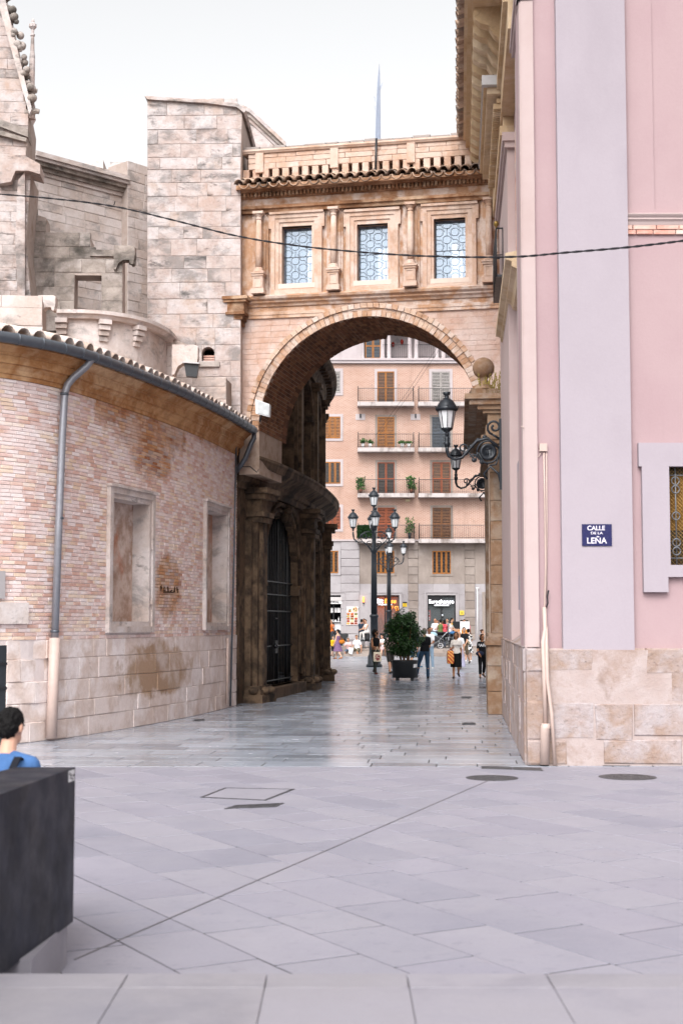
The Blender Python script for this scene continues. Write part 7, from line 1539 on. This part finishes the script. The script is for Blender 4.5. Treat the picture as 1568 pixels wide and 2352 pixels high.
# left of the lamp: by the terrace steps
p, hs, Mx, C = person('woman in purple floral dress walking with an orange bag', G(776,1513.5), -2.2, 1.64, 'f', 'walk', ((18,4,2),(-16,14,2)), ((-10,40,8),(10,20,6)), 0, 0, (0,0), PURP, 'none', 'dress', PURP, 'a06a48', 'bun', '1c1410', 'c49a82', hem=.56)
bp_ = Vector(G(785,1513.5)); ob = thing('orange_handbag', 'orange handbag hanging beside the woman in purple dress', 'bag', bp_+Z*.8); m = MB(); m.sphere(bp_+Vector((0,-.1,.93)), (.17,.08,.12), 12, 8); m.build('bag_body', fab('b06a24'), ob); m = MB(); m.tube([bp_+Vector((-.15,-.1,1.02)), bp_+Vector((-.2,-.05,1.3)), bp_+Vector((.1,-.1,1.03))], .012, 5); m.build('strap', fab('c87a28'), ob)
person('small boy in yellow t-shirt beside the woman in purple dress', (xat(763,83.6),83.6,0), .6, 1.2, 'm', 'walk', None, None, 8, 0, (5,-20), 'd8a820', 'short', 'shorts', '1a1a1c', '5a4030', 'short', 'a8845c', 'c49a82')
p, hs, Mx, C = person('elderly person with a walking cane half hidden by the loggia column', (xat(747,78.5),78.5,0), -1.2, 1.6, 'f', 'stand', None, ((30,40,6),(30,40,6)), 10, 0, (10,0), 'b8a8a0', 'short', 'skirt', '6a605a', '3a3230', 'bob', '9a9490', 'c49a82', hem=.7)
cn = thing('walking_cane', 'black walking cane held by the elderly person near the loggia column', 'cane', (xat(768,77.5), 77.5, 0)); e = Vector((xat(768,77.5), 77.5, 0)); MB().tube([e, Vector((xat(757,77.8),77.8,.95)), Vector((xat(755,77.8),77.8,.98))], .014, 6).build('shaft', BLACKIRON, cn)
person('boy in pale pink t-shirt sitting on the terrace steps with a white bag', (xat(801,84.2),84.2,0), -.3, 1.5, 'm', 'sit', ((75,95,8),(80,92,10)), ((40,50,4),(42,45,4)), 12, 0, (10,25), 'd8b0b0', 'short', 'shorts', '5a6a7a', '2a2a2e', 'short', '6a4a34', 'c09078', seat=.3)
wb = thing('white_bag', 'white paper bag hanging from the hands of the boy in pink', 'bag', (xat(806,83.5),83.5,.15)); x0 = xat(806,83.5); MB().prism([Vector((x0+x,83.5,z)) for x, z in ((-.14,.2),(.04,.12),(.12,.5),(-.12,.52))], (.04,.06,0)).build('bag_body', PAPER, wb)
person('man in white t-shirt and khaki shorts sitting on the terrace steps', (xat(820,84.25),84.25,0), -.5, 1.78, 'm', 'sit', ((80,95,10),(72,80,16)), ((20,30,10),(-6,14,22)), 4, 0, (0,30), 'd8d8dc', 'short', 'shorts', '6a6250', '2c2a28', 'short', '2a1e18', 'b58468', seat=.32)
person('bald man in black with sunglasses seated at the kiosk table', (xat(755.5,88.4),88.4,TER), .2, 1.75, 'm', 'sit', None, None, 4, 0, (0,0), '15161a', 'short', 'trousers', '2a2c34', '1a1a1a', 'bald', '1a1a1a', 'b98a70', seat=TER+.46, glasses=True)
person('woman in orange with short hair seated at the kiosk table', (xat(761,87.0),87.0,TER), -.2, 1.62, 'f', 'sit', None, ((50,100,10),(50,100,10)), 10, 0, (8,0), 'c86a30', 'short', 'trousers', '3a3a40', '1a1a1a', 'bob', '7a6a58', 'b98a70', seat=TER+.46)
person('person in navy with dark hair seated with back turned at the couple table', (xat(829,87.2),87.2,TER), PI-.4, 1.7, 'm', 'sit', None, None, 6, 0, (0,0), '2a3442', 'short', 'trousers', '2a2c34', '1a1a1a', 'short', '17120f', '9a6a50', seat=TER+.46)
person('bearded person facing out behind the couple at the terrace table', (xat(835,88.6),88.6,TER), .1, 1.75, 'm', 'sit', None, None, 2, 0, (0,-20), '6a5a56', 'short', 'trousers', '2a2c34', '1a1a1a', 'short', '17120f', '8a5c44', seat=TER+.46)
person('woman in off-shoulder white top seated beside the lamp post', (xat(842.5,86.9),86.9,TER), -.9, 1.66, 'f', 'sit', None, None, 8, 0, (0,30), 'd6d2d0', 'none', 'trousers', 'c8c4c0', '1a1a1a', 'bun', '17120f', 'b98e76', seat=TER+.46)
person('person in white seated on the terrace edge behind the walking woman', (xat(881,84.3),84.3,0), -.7, 1.68, 'f', 'sit', ((70,60,6),(74,62,8)), None, 14, 0, (12,0), 'd8d0d0', 'short', 'shorts', 'c4a8a8', '2a2a2e', 'long', '2a1e18', 'c09078', seat=TER)
# right of the tree: crowd before the currency shop
person('young person in orange t-shirt standing before the currency shop', (xat(1003,90),90,TER), .1, 1.72, 'm', 'stand', None, None, 0, 0, (5,0), 'd8741a', 'short', 'trousers', '2a2c34', '1a1a1a', 'short', '17120f', 'b07c5c')
person('woman in white t-shirt with back turned before the currency shop', (xat(1017,89.6),89.6,TER), PI+.2, 1.64, 'f', 'stand', None, ((30,60,14),(10,30,8)), 0, 0, (0,0), 'd4d0d2', 'short', 'trousers', '4a5260', '1a1a1a', 'bun', '5a3a24', 'b98e76')
person('young man in yellow t-shirt with backpack straps before the currency shop', (xat(1037,89.5),89.5,TER), .4, 1.84, 'm', 'stand', None, None, 0, 0, (0,40), 'd8b418', 'short', 'trousers', '1a1a1e', '1a1a1a', 'short', '120e0c', 'a87858')
person('bald bearded man in white shirt seated at the crowd table', (xat(999,87.6),87.6,TER), -.3, 1.75, 'm', 'sit', None, None, 2, 0, (0,0), 'd8d8dc', 'short', 'trousers', '5a6270', '1a1a1a', 'bald', '17120f', 'b07c60', seat=TER+.46)
person('woman in green top seated with back turned at the crowd table', (xat(1011,86.7),86.7,TER), PI+.2, 1.64, 'f', 'sit', None, None, 4, 0, (0,0), '5a6a3e', 'none', 'trousers', '3a3a40', '1a1a1a', 'bun', '17120f', 'b98e76', seat=TER+.46)
person('woman in red dotted top seated with back turned at the crowd table', (xat(1020,86.8),86.8,TER), PI-.1, 1.64, 'f', 'sit', None, None, 4, 0, (0,0), DOTS, 'short', 'trousers', '3a3a40', '1a1a1a', 'long', '17120f', 'b98e76', seat=TER+.46)
person('bearded man in grey seated facing out behind the red dotted top', (xat(1026.5,88.6),88.6,TER), -.1, 1.78, 'm', 'sit', None, None, 2, 0, (0,-20), '6a6a70', 'short', 'trousers', '3a3a40', '1a1a1a', 'short', '17120f', 'b98e76', seat=TER+.46)
person('dark-haired woman in multicolour blouse and jeans seated by the stroller', (xat(1034,85.7),85.7,TER), 1.1, 1.66, 'f', 'sit', None, None, 2, 0, (0,-15), MULTI, 'short', 'trousers', '3f6a94', '1a1a1a', 'bob', '120e0c', 'b98e76', seat=TER+.46)
person('man in maroon shirt standing in profile at the stone front', (xat(1058.5,90),90,TER), 1.3, 1.72, 'm', 'stand', None, ((20,60,6),(20,70,6)), 0, 0, (5,0), '4a2230', 'short', 'trousers', '2a2c34', '1a1a1a', 'buzz', '2a2420', '8a5a40')
person('man in dark shirt between the maroon and pink shirts at the stone front', (xat(1065.5,90.8),90.8,TER), 0, 1.76, 'm', 'stand', None, None, 0, 0, (0,0), '24262c', 'short', 'trousers', '2a2c34', '1a1a1a', 'short', '17120f', '9a6a50')
person('man in pink shirt standing behind the white menu stand', (xat(1072,90),90,TER), PI-.5, 1.7, 'm', 'stand', None, None, 0, 0, (0,0), 'b88088', 'short', 'trousers', '4a4a50', '1a1a1a', 'buzz', '2a2420', '7a4e38')
# man in blue in the near left corner, sitting behind the steel block
MY = 9.0; mx = xat(34, MY)-.08
sbn = thing('stone_bench', 'low pale stone bench hidden behind the dark steel block', 'bench', (mx-.3, MY, 0)); MB().box(mx-1.2, mx+.4, MY-.28, MY+.24, .12, .56).build('seat_block', NOS, sbn); MB().box(mx-1.1, mx+.3, MY-.22, MY+.18, 0, .125).build('plinth', NOS, sbn)
p, hs, Mx, C = person('dark-haired man in blue shirt seen from behind, sitting beyond the steel block', (mx, MY, 0), PI-.15, 1.74, 'm', 'sit', None, ((22,50,4),(22,50,4)), 14, 0, (14,-10), '46699a', 'short', 'trousers', '2a2c34', '1a1a1a', 'short', '0e0c0d', 'c99a84', vox=.008, seat=.56)
sp_ = thing('shoulder_strap', 'black bag strap over the shoulder of the man in blue', 'strap', (mx+.13, MY-.1, 1.0)); q = [Mx@(C+Vector(v)) for v in ((-.12,.14,.28),(-.125,.1,.44),(-.12,.0,.5),(-.11,-.13,.46),(-.06,-.2,.3))]
rr = MB(); rr.loft([[a+Vector((.022,0,0)), a+Vector((.022,0,.012)), a+Vector((-.022,0,.012)), a+Vector((-.022,0,0))] for a in q], False); rr.build('webbing', fab('1c1e26'), sp_)
bpy.data.scenes.remove(TS)
